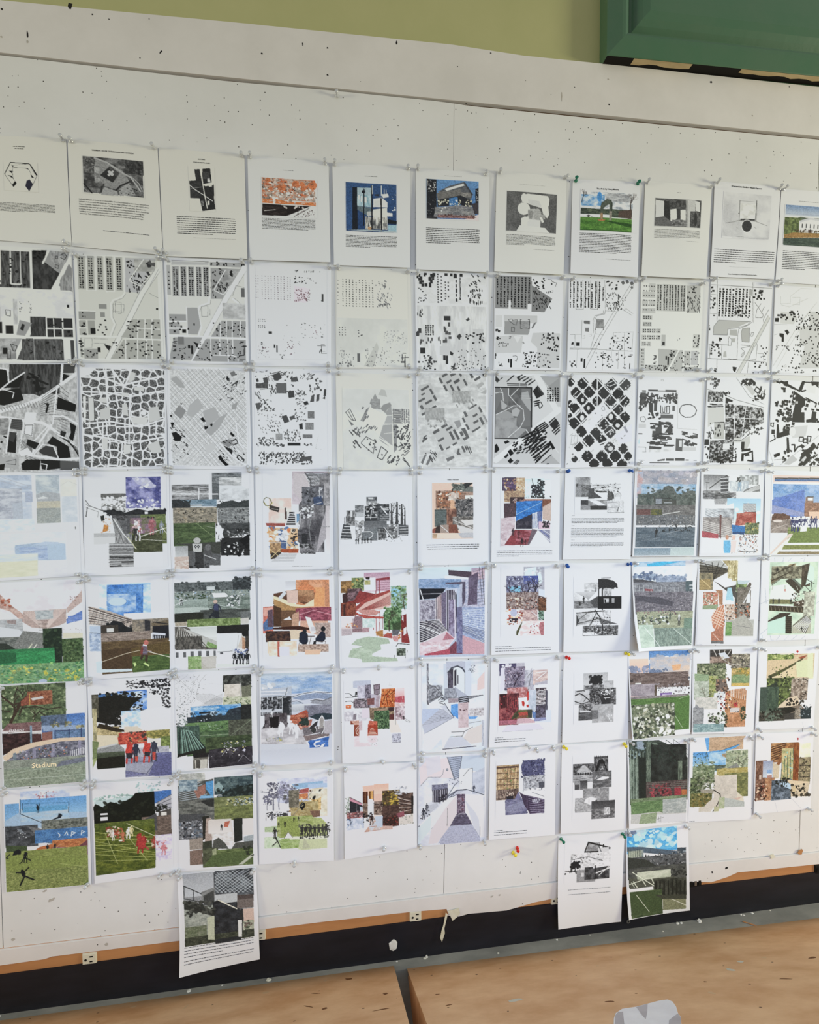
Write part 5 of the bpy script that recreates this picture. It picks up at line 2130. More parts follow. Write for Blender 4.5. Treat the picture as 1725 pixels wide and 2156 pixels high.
N 77723a 4a5040 28 28 221 513 365 611
L d0d0cc 8.5 378 576 599 541
L a88a88 7.1 41 583 202 583
N 5a5c60 747678 28 14 33 583 816 709
S 9aa0a8,44484c,b0a8a0 160 10 34 596 810 752
N 4c5a66 66727c 114 23 31 735 822 986
S 2e3236 60 13 383 694 775 794
L 8a929a 7.1 417 821 654 765
L 7a858e 5.7 110 903 360 863
I 2a2a2c 303 862 114
G 7a90a0 9aa8b0 22 994 503 1087
G b0c0c0 bccac8 499 991 822 1090
L c8d4d4 5.7 499 1005 578 1084
#stadium entrance collage|collage with red brick stadium, blue van and dense crowd|cool|1.0788 1.4668 1.2974 1.4616 1.2881 1.1889 1.0711 1.1909|9 8|ab
R 8c8c8e 36 75 355 376
G 7a7a7c c8c8ca 36 75 322 271
N 555 b8b8ba 44 13 24 276 476 382
L 444 12 112 247 316 97 346 82
L 555 8.7 80 178 78 373
L 666 7.3 65 171 110 171
R 4c4c50 264 98 368 299
K d8d8da 8.7 5 265 119 362 110 270 293 367 285
L 333 8.7 346 89 468 114 349 173
P dcdce0 376 74 789 58 793 193 565 296 383 292
N 8a8c8c d4d6d6 23 32 512 71 778 193
N a8b0b8 d8dcdc 23 44 393 144 642 281
I 8aa4b8 519 268 131
S 444 16 12 483 100 545 155
L 777 7.3 773 65 770 179
P 777 595 253 793 186 804 278 565 289
K c8c8c8 7.3 5 580 289 778 193 657 287 803 235
N 444446 8a8a8c 44 12 24 304 476 375
P 9a9a9c 175 378 370 369 342 447 184 448
P c0c0c2 370 376 520 311 312 454
G a0c8e0 d0e4f0 355 369 814 679
P e4ecf0 327 468 447 425 452 566 409 666 363 652
S e8f0f4 16 38 478 424 792 593
P a8b0b8 89 498 455 659 410 680 69 596
N 8a8e94 c8ccd0 44 20 66 498 455 680
K f0f0f2 5.8 8 89 512 447 666 34 694 421 794
N 7a7472 b0a8a4 44 29 32 610 430 865
K d8d4d0 5.8 6 48 652 427 751 36 765 415 865
P b0404a:0.8 25 779 247 822 249 885 24 856
P 6a4a48 255 567 285 581 286 879 263 864
P e8e8ea 24 863 309 879 314 1057 14 1053
R 3a3a3c 577 430 751 543
K e0e4e8 7.3 9 578 445 748 436 581 537 751 529
P a85048 491 594 604 537 751 543 756 680 594 708 472 715
N 9a4038 c07868 58 29 489 552 757 708
P 3470b0 425 701 610 723 620 794 436 794
P 2a4a7a 436 794 613 794 598 830 437 822
N 4c6040 8a9068 23 23 609 680 800 824
S 3a4a34,a89858 40 15 616 680 800 824
S e0d8d0,4a4444,a86a60,6a7a8a,c8b4a4,f0f0f0 260 13 421 822 796 1067
P eceaea 446 865 538 866 513 1052 421 1051
P 62b0dc 325 900 416 901 428 1022 414 1062 337 1062 325 1007
E c08a70 369 862 23 32
E e0b8a8 461 865 23 35
P e8ccc8 424 908 500 901 490 1059 421 1058
L 333 7.3 528 1038 777 1048
#blue glass field collage|collage with blue slanted glass wall and players on green field|cool|1.3025 1.4616 1.5312 1.4571 1.5209 1.1860 1.3009 1.1879|3 6|ac
G e4c4b8 dcc8c4 99 61 998 159
L 222 13 130 100 994 87
P 4a6a9a 123 110 994 98 996 127 123 138
L f0e8e4 15 124 159 997 152
G 6a94c8 a8bcd8 102 174 1018 541
N 5a8ac4 9ab4d8 103 59 102 174 1005 290
P 5a78c0 93 380 524 238 538 587 371 602 95 545
N 5070bc 7a90cc 88 88 122 344 534 557
P 8a94c0 95 444 533 543 535 594 92 559
P 8a6a5a 543 339 650 331 653 411 738 410 1012 437 1019 555 538 601
N 7a5442 a87c64 29 12 531 412 1020 585
R d8dce4 571 346 645 385
L 444 8.8 566 336 653 335
P dcb8a0 589 528 1017 526 1022 630 617 631
P 6a4c3e 99 588 128 552 248 559 340 587 341 631 93 646
S 5a3c30 30 18 98 559 326 617
P 8a7a70 89 646 356 631 378 807 86 806
N 7a6c64 a09288 73 21 86 646 363 807
E d8ccc4 176 653 59 18
L c8bcb4 5.9 104 763 313 690
N 6a7c3e 869454 88 15 314 734 1039 945
P 6c7e40 406 748 1028 734 1039 938 321 933
I 2c3060 377 778 176
I 3a3c6a 431 793 191
I 2a2e5c 484 778 191
I 343868 545 771 176
I e0e4ec 560 763 103
I 30345e 637 749 162
I 3a3e6c 699 749 162
P dce2ee 489 719 573 704 577 786 484 793
S 2c305c,e0e4f0 36 18 340 602 714 734
P d8c4b8 113 1079 393 815 333 822 83 1079
P e8dcd4 393 815 321 940 204 1087 128 1087
P f0ece0 298 937 1039 938 1040 968 284 962
P 7a8244 276 965 1040 968 1044 1029 248 1028
P f0ece0 240 1025 1044 1029 1045 1055 218 1046
P 8a7a5a 211 1050 1045 1055 1047 1094 181 1084
#green hedge collage|collage with bright green lawn, dark hedge and lily pond|cool|-0.9563 1.1636 -0.7264 1.1698 -0.7291 0.8901 -0.9467 0.8923|4 3|bd
R e4e2e6 77 -5 825 331
N d8d4d8 e8e6ea 126 94 87 -5 825 320
P b89890 -14 65 79 125 187 263 275 345 271 435 165 317 -25 229
M -14 65 79 125 187 263 275 345 271 435 165 317 -25 229
N b08478 d0b4a8 31 31 -5 77 271 435
M
S b45a40 14 15 85 180 177 262
P e0dcdc -25 229 162 362 270 457 268 491 -33 351
P c0a8a0 824 123 827 243 688 368 675 312
S 8a6a60 20 7.3 693 181 820 331
P e4e2e4 827 243 825 342 668 412 674 367
P b8a098 277 318 675 312 671 457 607 487 498 515 351 496 271 435
K d4c0b8 6.3 8 281 323 449 513 389 318 451 467
K d4c0b8 6.3 8 670 317 488 515 573 317 490 469
P a8b0b4 379 318 564 317 512 414 414 415
N 9aa4a8 c0c4c4 31 13 389 318 551 411
K 7a6a64 4.2 8 404 425 501 431 419 528 488 526
P 5a7ac0 672 423 825 337 823 431 676 474
N 5474bc 7a94d0 42 21 688 390 822 454
P dcdce0 676 474 823 437 820 555 634 568
S a89898 30 6.3 645 523 819 624
P d4d0b8 634 568 825 578 824 635 632 625
N a0a4a8 c0c2c4 63 13 -36 396 267 617
P d0d4d8 -40 452 232 512 270 548 228 592 -49 577
R 3a3c40 179 589 232 609
R 2e3236 334 552 366 599
R 3c4042 378 560 446 598
P 9a8a88 120 404 208 409 206 454 128 438
N 565c58 7c807a 52 15 -49 589 460 743
P 7a7c78 271 526 457 558 450 742 141 726
P d8d8b8 291 734 344 667 348 673 311 735
P d8d8c8 340 737 388 670 393 676 355 737
P 2c342e -53 646 106 655 201 729 139 761 -60 750
N 243428 3a4c36 42 31 449 513 619 904
P 1c2a20 455 604 547 518 631 511 624 904 554 900 460 743
S 1e2c20,344830 50 19 458 536 624 892
N 2e4426 567044 23 21 627 631 823 938
S 2a3c22,6a8050,41583a 110 13 632 637 823 938
G 2f7a48 2a8a50 -58 721 553 918
P 24603a -59 727 338 783 366 832 234 860 -69 880
N 2a8048 3aa05c 84 21 190 752 554 900
P 222c24 534 899 823 926 828 950 733 933
N 5a8a5a 8ab07a 31 15 12 884 829 1130
S 4a9a5a,8aba6a,c8c858,6a9a7a,3a7a4a 150 17 32 885 825 1117
S d0c84a 26 19 451 954 790 1068
S d0c858,8a9a5a 20 17 131 914 329 984
E a8b8d0 426 1079 42 23
L 4a7a4a 4.2 225 1038 429 1001 630 1035
#blue sky stadium collage|collage with bright blue sky over stadium seats and one player|cool|-0.7240 1.1723 -0.5052 1.1722 -0.5035 0.8997 -0.7249 0.8912|3 3|abcd
R b8d4ec 130 72 641 459
N 90bce4 dce8f2 98 65 130 72 641 447
P 3a78c8 209 92 568 86 558 437 203 309
N 2f6cc0 6a9cd8 98 65 209 86 558 431
N b4cce8 5088cc 87 54 208 184 494 381
E c0d4ec 309 268 87 44
P dfe6ee 388 434 642 412 640 483 408 470
P e8ecf2 126 215 206 218 202 344 124 317
N d8dce2 f0f2f4 44 22 368 398 814 492
P b8a89c 24 303 234 368 470 473 565 502 563 560 179 525 29 494
K 4a4240 9.8 7 25 318 470 485 24 493 282 526
K e0d8d2 5.4 8 25 329 387 468 24 493 231 511
K 5a504c 3.3 12 83 326 39 483 439 460 427 540
P 1e2024 189 549 221 505 263 467 345 489 385 538 468 578 540 629 560 677 445 634 177 605
S 1c1e20 40 22 201 492 529 640
P 5c5650 470 485 566 478 566 654 519 616 427 540
N 6a645c 9a8c78 22 22 449 472 810 634
P 2c2c30 571 479 629 494 625 669 571 654
P 6a5c48 639 518 814 492 811 611 649 565
P 1c1c22 649 554 812 552 813 718 645 706
P d0d4e0 645 624 777 644 776 668 644 647
K d0d4e0 5.4 6 657 660 656 707 765 673 764 714
L 1c1c22 9.8 650 507 802 539
R 3a342e 139 517 310 608
R d0d0cc 197 549 264 593
P 8c7c70 137 600 456 623 645 706 644 729 137 784
N 7c6c62 a09084 44 9.8 137 602 631 810
L 4c423c 5.4 187 640 348 754
L 4c423c 4.4 227 643 411 747
L 5c524c 5.4 143 762 453 727
P b4c4d8 29 516 139 523 137 796 27 787
N 8aa0c0 c8d4e4 33 22 27 595 132 784
L 444 4.4 27 589 137 602
N 4e3c28 6a5638 65 15 140 694 809 1049
P 4a3826 137 784 431 772 435 1015 137 989
P 5c4a2a 431 784 818 730 809 1037 435 1004
N 3a5228 566e36 65 15 439 877 809 1054
L d8ccb0 5.4 139 909 377 837 514 813
L e8dcc8 7.6 609 838 813 913
P d8e4f2 82 803 137 796 139 909 78 927
P c8d8ee 81 904 140 898 137 989 435 1009 434 1038 81 1023
P e8ecf4 548 746 590 749 577 830 535 826
P b4524a 559 712 602 715 595 755 558 752
E c06a60 580 731 24 28
P 6a5a6a 537 762 590 772 592 866 529 861
P 7a3a34 531 780 552 781 539 873 518 848
L c0a090 7.6 588 819 631 834
P 3a2c24 529 861 560 863 532 919 512 906
P 3a2c24 566 864 597 878 585 947 564 934
P c8e88a 445 947 468 943 478 973 457 988
P c8e88a 542 961 563 951 605 984 599 1001
L 8a9ab0 5.4 545 839 631 834
#crowded field collage|green-grey collage with crowd on field above white windowed wall|cool|-0.5058 1.1773 -0.2816 1.1789 -0.2792 0.9061 -0.5059 0.9065|3 3|abcd
G d8dcde e8eaec 32 48 797 207
N 4c5252 6c7272 27 20 31 107 612 247
S 3c4242,5a6060 110 18 38 107 613 224
P 33383a 615 105 658 71 742 86 801 53 797 219 613 224
S 2a2e30,4a5052 60 20 627 70 797 207
R d0d4d4 353 160 435 199
L 444 4.4 358 176 436 179
N 707c74 949e96 44 15 29 207 791 468
S e0e4e4,4a5654,8aa0b8,2c3432 190 8.9 31 207 795 314
S 2a3e24 30 13 61 237 381 297
P dcdcda 403 233 539 235 570 269 537 315 433 311
G 9aa8a0 7c8a80 29 295 399 428
N 5c6a60 8a968c 66 15 360 285 791 468
S f0f0f0,3a4644 70 13 549 268 693 393
I e8ecec 94 356 89
I 2c3430 99 362 77
L e8ecec 5.5 27 359 153 300
L c8d0cc 4.4 442 370 792 444
P b0bcb4 27 388 254 386 399 404 398 445 26 447
P 2c2e2c 27 453 315 442 313 542 25 552
N 3a3e3a 565c56 55 22 284 423 789 551
P 24261e 27 459 315 448 313 542 28 541
P 6a6e6c 691 458 791 456 795 539 689 535
I 2a2e3a 448 548 221
E c4a898 437 333 22 22
P 3a4060 423 358 463 360 466 431 420 429
L 333 13 378 415 420 429
P 22262c 419 440 471 443 475 525 449 524 397 498 376 533 371 497
N 5a7038 90a468 22 18 148 523 687 618
P a89c88 28 552 147 546 146 593 33 599
P c8c4bc 689 535 774 527 772 598 688 594
P 5a5650 27 599 166 606 445 665 441 877 22 856
P d4d6d2 146 610 447 607 442 795 370 756
G c4c8c4 dcdeda 177 618 444 736
P b4b4ae 104 614 443 783 441 854 327 848
P 789a58 349 779 442 830 441 865 327 848
K 3a3832 13 7 73 648 37 857 247 715 347 861
K c8c4bc 5.5 11 63 601 29 786 206 678 368 850
N 3a3834 6a665e 15 33 35 717 295 864
P 1c1c1a 447 607 772 604 768 752 700 737 696 701 445 695
P d8dcdc 450 701 696 707 649 899 597 909 445 901
P c8c0b4 650 864 695 724 726 750 723 880
P b88a6a 700 748 731 762 728 892 697 884
P 3a3630 732 738 769 740 764 917 728 915
L aaa 4.4 664 723 639 899
P dcdee0 32 868 435 877 433 959 154 951 30 950
B 5a5c5e 1 27 60 0 31 892 54 951
B 5a5c5e 1 29 60 0 103 890 130 952
B 5a5c5e 1 33 60 0 176 887 209 948
B 5a5c5e 1 33 60 0 253 885 285 949
B 5a5c5e 1 31 60 0 331 886 360 951
B 5a5c5e 1 22 60 0 407 885 426 952
P b8b4a8 148 956 434 953 425 1094 145 1096
N 789a58 a8bc88 27 27 149 944 280 1098
P c4c0b8 283 963 433 959 426 1076 342 1084 292 1022
P e0e2e4 445 901 597 909 594 1038 442 1048
L 555 4.4 445 907 597 903
R 4a4c50 471 912 502 933
P d4d8d4 431 1047 761 1047 761 1077 436 1089
I 1c2024 619 1051 144
I 24282c 656 1053 144
I 1c2024 688 1053 149
I 2a2c34 724 1057 155
I 1e2024 751 1058 144
S e0e4ec,5a6a9a 30 13 602 885 764 953
#orange desert collage|orange and brown collage with two seated people at a table|cool|-0.2745 1.1740 -0.0638 1.1705 -0.0611 0.8922 -0.2754 0.9005|3 3|abcd
P d8d8da 212 97 420 99 417 243 221 241
G c4c4c8 e0e0e4 304 98 418 219
P a8785c 420 87 739 85 743 186 418 207
N c87a4c e0a078 105 70 420 87 796 413
P e89a60 615 173 743 174 738 389 617 388
P c4825c 744 103 795 151 796 390 744 389
E d88050 534 220 105 82
P 5a3828 169 240 418 195 626 233 618 316 508 363 416 326 242 384 167 359
N 8a5a3c b88860 82 47 418 207 618 340
P e8d4b0 169 264 278 301 415 362 508 375 619 304 617 388 357 409 173 383
P b08450 174 300 357 385 617 411 616 447 171 478
P ccd0d4 220 288 291 206 314 242 243 312
P d8b8a8 314 206 441 207 439 350 323 349
P c86a58 52 393 167 383 162 691 47 695
P 4a6a9a 49 583 137 477 171 501 163 644 53 666
P e0a090 57 405 161 395 160 478 56 500
P 5a4450 103 430 161 418 157 620 100 619
P 4a3020 167 371 253 407 250 621 163 620
P 6c4a34 253 431 414 433 410 635 250 621
P 8a3a4a 415 409 813 396 810 556 412 552
N 702c3c b05a6a 47 16 426 409 810 556
L e0a0a8 5.9 425 492 610 435 811 485
P c09478 373 480 448 445 445 623 365 610
P e8e0dc 274 538 344 503 366 539 285 544
P d4a088 458 552 770 556 777 745 456 671
P e4dcd8 517 505 574 518 640 685 582 719
R c8c4c8 578 625 629 673
L f4eee8 7 457 600 459 505
P 3a1c14 163 626 273 621 445 611 560 636 560 660 163 649
P 2c1a18 76 690 180 679 340 693 350 788 235 798 75 737
N 241a1c 5a3a2c 28 16 76 666 350 793
P d8c4a8 341 657 468 659 466 765 351 764
P a8988c 619 578 792 580 789 745 639 720
N 9a8078 c8b4a8 16 16 642 578 800 746
P 1a2030 450 694 502 665 542 707 546 790 510 848 442 789
E 1c2028 508 677 23 26
P 1a2030 698 673 738 697 742 769 707 804 626 791 627 755
E 1c1c20 716 650 26 30
P 18181c 603 791 638 779 625 850 596 849
P 18181c 511 789 545 849 499 848
L 3a2018 8.2 535 731 616 732
L 3a2018 7 550 849 581 731
L 5a4a44 5.9 429 859 454 789
L 5a4a44 5.9 638 791 742 792 729 839
P e4ccb0 97 785 419 812 417 918 95 926
N dcc4a8 f0e4d8 47 35 109 785 416 953
R b85a4a 203 786 227 963
R d4d4e0 223 845 336 952
P a88a78 430 847 741 839 739 910 440 883
N 8a6c5c d0b8a8 23 16 430 824 774 911
P e4b898 509 884 694 886 669 945 508 943
#red spiral ramp collage|collage with red curving ramp, green trees and pale green pond|cool|-0.0510 1.1720 0.1638 1.1723 0.1673 0.8857 -0.0500 0.8910|5 6|ab
R c8a0b0 289 25 583 236
G b890a4 c8a8b4 289 30 585 112
P 8a3038 418 96 586 78 585 112 418 113
K a87888 7.9 5 418 118 585 112 416 220 584 213
L 8a3a40 10 424 107 421 265
L 8a3a40 10 463 108 461 255
R e4e2e4 288 81 421 231
N c8b47a 7a8a4a 18 14 293 109 360 162
P 2a1c1c 305 76 356 72 350 105 310 99
P 7a5a34 27 114 157 106 172 247 30 243
N 6a4a28 b88a50 23 23 27 114 172 247
N 4a5a34 98a468 20 20 146 77 286 228
S 3a4a2c,8a9a5c,c89a4a 40 14 146 89 280 216
P 3a2424 41 261 155 224 165 348 45 368
N 3c2a2c 8a6a70 18 18 99 200 266 362
P 8a3230 235 226 415 265 403 287 210 372 165 348
P a0403a 175 416 267 340 426 265 586 224 585 258 425 321 266 396 197 462
P d8b0a4 208 440 300 363 460 300 591 247 588 405 469 446 299 442
K 9a4a44 5.6 9 254 441 596 281 299 453 594 382
P 7a2a26 23 367 193 327 196 507 21 508
N 5a2420 9a5038 23 45 23 356 190 507
P 3c2420 51 379 74 369 72 503 49 503
P b04a40 180 450 219 485 399 518 512 526 501 548 297 543 196 495
P c88a80 197 439 401 445 468 469 411 512 264 492
L a03a34 9 388 523 386 669
L a03a34 7.9 419 535 419 715
L a03a34 7.9 463 457 458 738
L 7a2a28 6.8 495 537 493 660
P c0d4d0 263 542 376 545 375 646 267 632
N b8ccc8 d8e4dc 23 23 263 542 408 647
R e4d4d4 26 514 177 641
R b8a8ac 24 637 141 735
N c8b4b8 a8989c 23 23 145 539 261 699
P 8a6a70 179 506 264 520 261 688 148 691 149 618
S d8b06a,c87a50 10 14 82 594 216 653
L e8d0cc 5.6 24 648 341 645
P b08a90 262 643 341 645 340 696 261 699
N a8c4c8 7a9c8a 34 34 592 185 772 443
P 8ac0d8 597 225 654 204 699 227 652 305 601 304
S 4a6a3c,8aa86a,6a8a5a 130 15 598 185 774 432
Y 4a4034 751 454 203 -33.9
N 3a5a34 7aa06a 23 27 503 425 713 677
S 2c4a28,86a878,5a7a48 130 14 503 414 713 655
Y 3a3228 566 685 271 0
P 36482c 601 607 703 587 690 699 611 697
P d8e0dc 469 446 537 437 490 514 468 491
P 7a2424 705 520 767 499 767 813 704 823
P 8a2c2c 702 677 769 679 800 814 800 836 710 823
P e4e4e8 716 520 733 521 731 588 715 565
P e0d8d8 730 666 764 645 763 723 728 745
P b07840 408 692 498 672 497 750 418 737
S c87a3a,8a3a2c 24 20 408 692 711 778
P a84a44 497 728 599 708 598 775 508 762
P c88a88 599 753 666 743 665 810 609 809
P 5a5a60 600 674 690 677 666 743 599 742
P e0e4e0 23 732 261 710 598 775 653 844 145 842
P a8b8a0 192 776 328 746 553 774 575 831 462 839 472 895 358 948 369 971 650 1000 661 1034 255 1041 244 1001 98 975 122 897 258 856 134 831
N a0b298 bccab4 56 34 145 876 369 982
P 262c24 652 922 709 896 747 969 651 972
N 2c3428 9aa494 16 16 647 888 752 975
L 333 9 642 866 665 833 800 848
L 444 5.6 770 914 772 936
L 333 5.6 623 966 624 1000
L 333 5.6 747 980 746 1003
#purple colonnade collage|full page purple and pink collage of receding columns|cool|0.1778 1.1782 0.3893 1.1772 0.3880 0.8989 0.1778 0.9050|2 2|abcd
R b0bcd0 15 -4 817 1077
G ccdce4 c8d4e0 15 -4 771 158
P 7a94b8 14 148 518 135 530 194 458 239 13 254
N 6a88b0 94a8c8 48 17 20 143 506 258
P dce4ec 326 108 638 102 638 161 326 143
P 4a3c48 368 41 734 75 728 116 626 137 374 103
N c8a8b0 b0a0b4 36 36 650 21 814 494
N 9aa0bc c8c4d4 19 14 530 159 814 494
P 5a4a60 632 120 734 69 723 256 687 456 603 466
N 564a60 6c6078 48 71 614 125 724 457
K 4a4656 3.6 12 674 68 806 35 700 468 814 458
L 333 6 782 23 814 458
L 3a3a4a 4.8 746 11 784 422
P 50485c 338 190 578 183 579 395 543 488 530 217 338 208
P b0b4c8 518 205 542 206 531 488 495 487
P 181a22 19 254 338 260 290 330 205 375 22 384
L d8d8dc 11 31 266 67 385
L aaaab4 8.3 25 319 290 318
P a8a4b0 22 390 211 387 217 612 21 644
N 7a7484 c4c0cc 19 29 25 395 217 624
S 5a5468 40 9.5 31 407 205 553
P 5c5260 211 376 290 318 289 697 217 648
K dcd4d8 6 8 218 376 217 624 338 284 338 769
K b89a98 4.8 10 242 364 241 636 314 307 313 721
P 3a3444 338 284 434 274 470 322 471 795 350 769
P 6a6078 284 318 344 296 344 745 289 720
K d4d0dc 6 7 350 284 350 769 470 263 459 843
P 24222c 452 333 470 334 471 582 456 629
N 6a5c78 a098b4 29 48 374 391 459 843
P 24202c 21 644 241 624 350 745 337 816 22 917
K dcd8dc 7.1 11 24 650 265 625 20 882 350 757
L e4dce0 14 20 917 350 769
L e4e0e4 12 23 691 410 866
L 4a4450 12 96 633 241 731
P d4bcc4 20 929 350 769 446 854 386 937 216 1041 22 1055
N c8a4ac e4d8dc 48 24 22 894 386 1044
P b06a78 350 781 446 866 301 875
P 7a3c4a 374 972 459 890 544 988 544 1048 386 1044
N 8090b8 a8b4d0 24 9.5 531 488 816 874
K d4dcec 4.8 12 543 524 814 517 543 749 816 862
S d4dcec 70 9.5 543 512 816 802
P 6a688a 470 487 537 476 544 1048 471 867
N 60608a 8484a4 19 36 471 582 544 1036
P c89aa4 543 821 816 922 817 1053 546 1050
K 4a5070 4.8 8 531 701 816 778 543 773 816 910
P b04858 82 1038 386 979 386 1050 82 1056
L d8d0dc 11 446 392 452 855 362 960
#twisted branch garden collage|collage with dark twisted branches over pink garden path|cool|0.4024 1.1826 0.6127 1.1790 0.6109 0.9070 0.3991 0.9096|9 10|ab
P a8a8b4 397 40 664 39 664 421 398 416
P d0dce4 415 63 559 41 559 157 403 156
S c8dce4,e0e8ec 50 19 409 51 619 240
P cfdbe2 571 111 619 123 638 217 607 251 571 239
P ccd4de 589 309 668 322 668 415 590 414
N 5a5a78 a0a4bc 28 28 179 148 583 367
G 3a4a9a 6a70a0 397 150 583 251
P 7ab4d0 201 280 356 271 356 340 249 350
S 2a2838,c8ccd8,4a4458 190 9.4 183 153 584 460
Y 241e2a 404 549 386 35
Y 2c2430 202 453 257 59
Y 241e2a 572 448 281 -70.2
P 4a3838 397 329 668 415 680 566 404 572
N 5a4440 b0a09c 16 16 180 349 584 553
S 2a1e22,a05a48,d8c8bc 110 11 404 410 686 601
S e4d4c0,7a4a3a 50 14 190 407 392 549
P 4a3026 584 425 686 427 686 578 584 576
N 40281e 8a5a40 14 14 590 425 686 578
P b08a88 345 559 500 563 596 704 381 698
N a07a7a d8c0b8 23 16 368 560 572 703
S c8584a,e8b88a,f0e4d8,9a3a34 70 16 179 556 381 710
E b0b4cc 273 592 42 47
P 2a2430 215 660 321 662 321 720 227 706
S f0e8dc,a0503c 26 14 191 671 357 744
R e4dce4 114 578 185 739
N 4a6a58 9ab4a4 16 16 584 576 654 717
S 2a3a30 20 11 584 587 654 717
L d8dce4 5.9 500 586 644 705
P e8dcdc 369 698 620 704 654 879 310 869
N d8c0c0 f0e8e4 47 23 321 697 654 879
S a84a50 24 11 476 735 654 867
P b06a70 608 715 654 717 654 879 620 878 590 784
P 4a4a30 304 823 381 698 375 733 322 869 304 869
T 555 46 992 245 1011 1
T 666 49 1012 753 1072 2
#black awning collage|white sheet with black scalloped awning over black and grey cuttings|cool|0.6278 1.1786 0.8450 1.1750 0.8405 0.9021 0.6245 0.9078|10 10|ab
P 2a2a2c 430 196 542 197 628 218 677 260 683 301 616 312 556 306 435 310
S 2a2a2c 22 19 440 298 677 319
L 333 7.1 476 187 591 184
P bcbcbe 259 244 430 240 431 375 260 396
N a4a4a6 dcdcde 24 17 259 244 432 398
L 444 7.1 396 269 393 398
R 3a3a3c 431 310 450 422
R 3a3a3c 477 311 498 423
R a8a8aa 501 311 605 412
N 8a8a8c d0d0d2 19 19 501 317 605 412
R 3c3c3e 128 412 431 561
G c8c8ca 9a9a9c 128 354 430 469
K f0f0f0 8.3 7 128 360 291 444 128 465 303 461
K f0f0f0 8.3 7 429 345 315 456 429 422 327 462
N 6a6a6c 9a9a9c 48 17 128 465 431 561
I 1a1a1c 251 490 83
R 333 189 478 213 525
P 4a4a4c 327 468 429 410 430 540 388 557
R 1c1c1e 429 410 732 570
P 9a9a9c 502 435 642 436 642 495 509 505
R 1c1c1e 518 452 535 494
P c8c8ca 535 447 569 447 569 483 535 482
R 1c1c1e 569 435 606 495
E 1c1c1e 570 506 71 14
R 2c2c2e 479 564 498 611
P b4b4b6 157 618 340 609 341 727 158 783
N 9a9a9c ccccce 48 24 160 630 354 763
N a8a8aa e0e0e2 19 19 328 585 602 731
L 222 12 157 616 519 595
L 222 11 394 580 511 754
L 222 9.5 413 622 329 774
L 333 8.3 172 748 474 682
L 333 7.1 184 701 292 620
P 3a3a3c 157 630 196 713 158 783
P 5a5a5c 438 681 523 706 694 759 475 765
S 222,888 50 11 353 668 596 779
R 5a5a5c 242 773 695 902
N 3a3a3c a0a0a2 24 12 242 773 695 902
K 222 5.9 8 281 785 282 892 658 792 659 898
P e0e0e2 245 861 379 858 439 894 246 893
S d8d8da,222 60 11 354 810 683 899
R 2a2a2c 487 765 500 884
#cloudy grandstand print|full page print of grandstand under blue clouds, lower corner curling|cool|0.8491 1.1786 1.0728 1.1786 1.0482 0.9010 0.8493 0.9100|30 16|ab
N 6a9ec8 b8d0e0 113 42 21 0 693 129
P 3fb0e0 192 34 393 8 608 18 364 61 205 76
N d0d8dc e8e8e4 99 56 25 66 699 254
P e4d8d8 687 8 780 4 796 256 699 254
S 6a7a98,8a9ab0,54688a 90 23 20 139 319 233
S 6a7a98,8a9ab0 80 23 320 182 701 292
N 6c7c98 a8b4c8 56 28 305 195 703 331
P 4a4a50 11 220 141 229 438 286 703 338 363 324 13 277
N 6a6c74 8a8c92 42 20 13 264 715 424
K c8c8cc 4.2 12 34 290 30 368 666 344 669 423
P 8c4a50 160 345 265 354 265 380 159 371
P 4a5a60 699 260 796 256 808 440 707 411
R d0d4d8 754 306 800 318
R d0d4d8 757 346 803 357
R d0d4d8 760 405 806 416
N 5a5660 7e7a82 42 13 22 388 814 663
S 3a3a42,b0a8ac,8a8690 220 8.4 30 368 806 663
P 4c4a54 27 428 363 456 549 516 519 570 39 490
N 8a8f74 a6aa8e 84 14 40 629 825 840
S 8a5a68,4a4a50 60 9.9 41 615 600 672
S 2c3030,e0e4e0,5a6a5a 90 15 46 673 491 787
I 2c2e30 629 805 127
I e0e0dc 627 746 84
I 3a4440 121 777 99
I 3a4440 498 728 84
N a8bcac c4d2c4 84 42 48 790 261 1060
R 74887c 265 833 831 1059
N 6a7c74 8c9e92 20 34 265 833 831 1059
R 6a8474 698 718 826 848
L d8e4dc 7 135 823 345 1062
L d0dcd4 5.6 557 849 830 1043
#palm and market collage|collage with steel roof, palm trunk, brick tower and market street|cool|1.0712 1.1801 1.2920 1.1828 1.2796 0.8984 1.0652 0.9069|6 8|ab
P 5a5448 25 48 164 67 425 131 411 172 217 264 31 245
P b4b4b0 24 21 315 23 409 116 226 97 26 62
K 2c2a26 8.8 5 25 41 425 138 30 189 351 184
K 2c2a26 8.8 4 102 51 217 278 376 32 202 278
N 6a6450 9a8c6a 44 29 26 175 206 390
P a08858 29 259 170 249 182 383 33 386
L e0c890 5.9 47 245 174 361
P a8986a 330 24 533 31 544 280 415 276 417 117
N 8a7a4a d8cca0 21 59 406 33 544 287
S e8dcb0 24 12 407 61 543 273
P f0f0f2 263 279 368 240 460 257 485 327 418 353 357 338
P 484440 217 278 279 308 373 366 508 341 538 328 515 495 374 394
P 9ac8d8 411 367 464 368 501 537 387 535
P d8e4e8 364 527 470 523 442 564 365 563
P 6a7a50 539 342 658 317 722 430 543 454
N 4a5a38 90a468 23 23 529 286 679 457
P b8c8cc 544 280 731 285 658 331 553 329
P 5a5048 617 428 717 305 740 333 638 568 551 637 530 496
N 5c564c 8a8278 35 29 540 370 737 766
L e8e8e8 12 735 389 638 568
P d8dce0 694 457 723 444 730 597 669 582
P 4a4844 512 425 550 426 554 721 524 721
P a87858 236 391 344 400 350 577 305 604 284 434
N c8a890 a05c48 15 12 83 416 282 590
S c85a48,e8dcd0,6a7a5a,f0f0e8 90 12 84 437 282 604
P 8a9a78 81 586 289 576 276 639 75 636
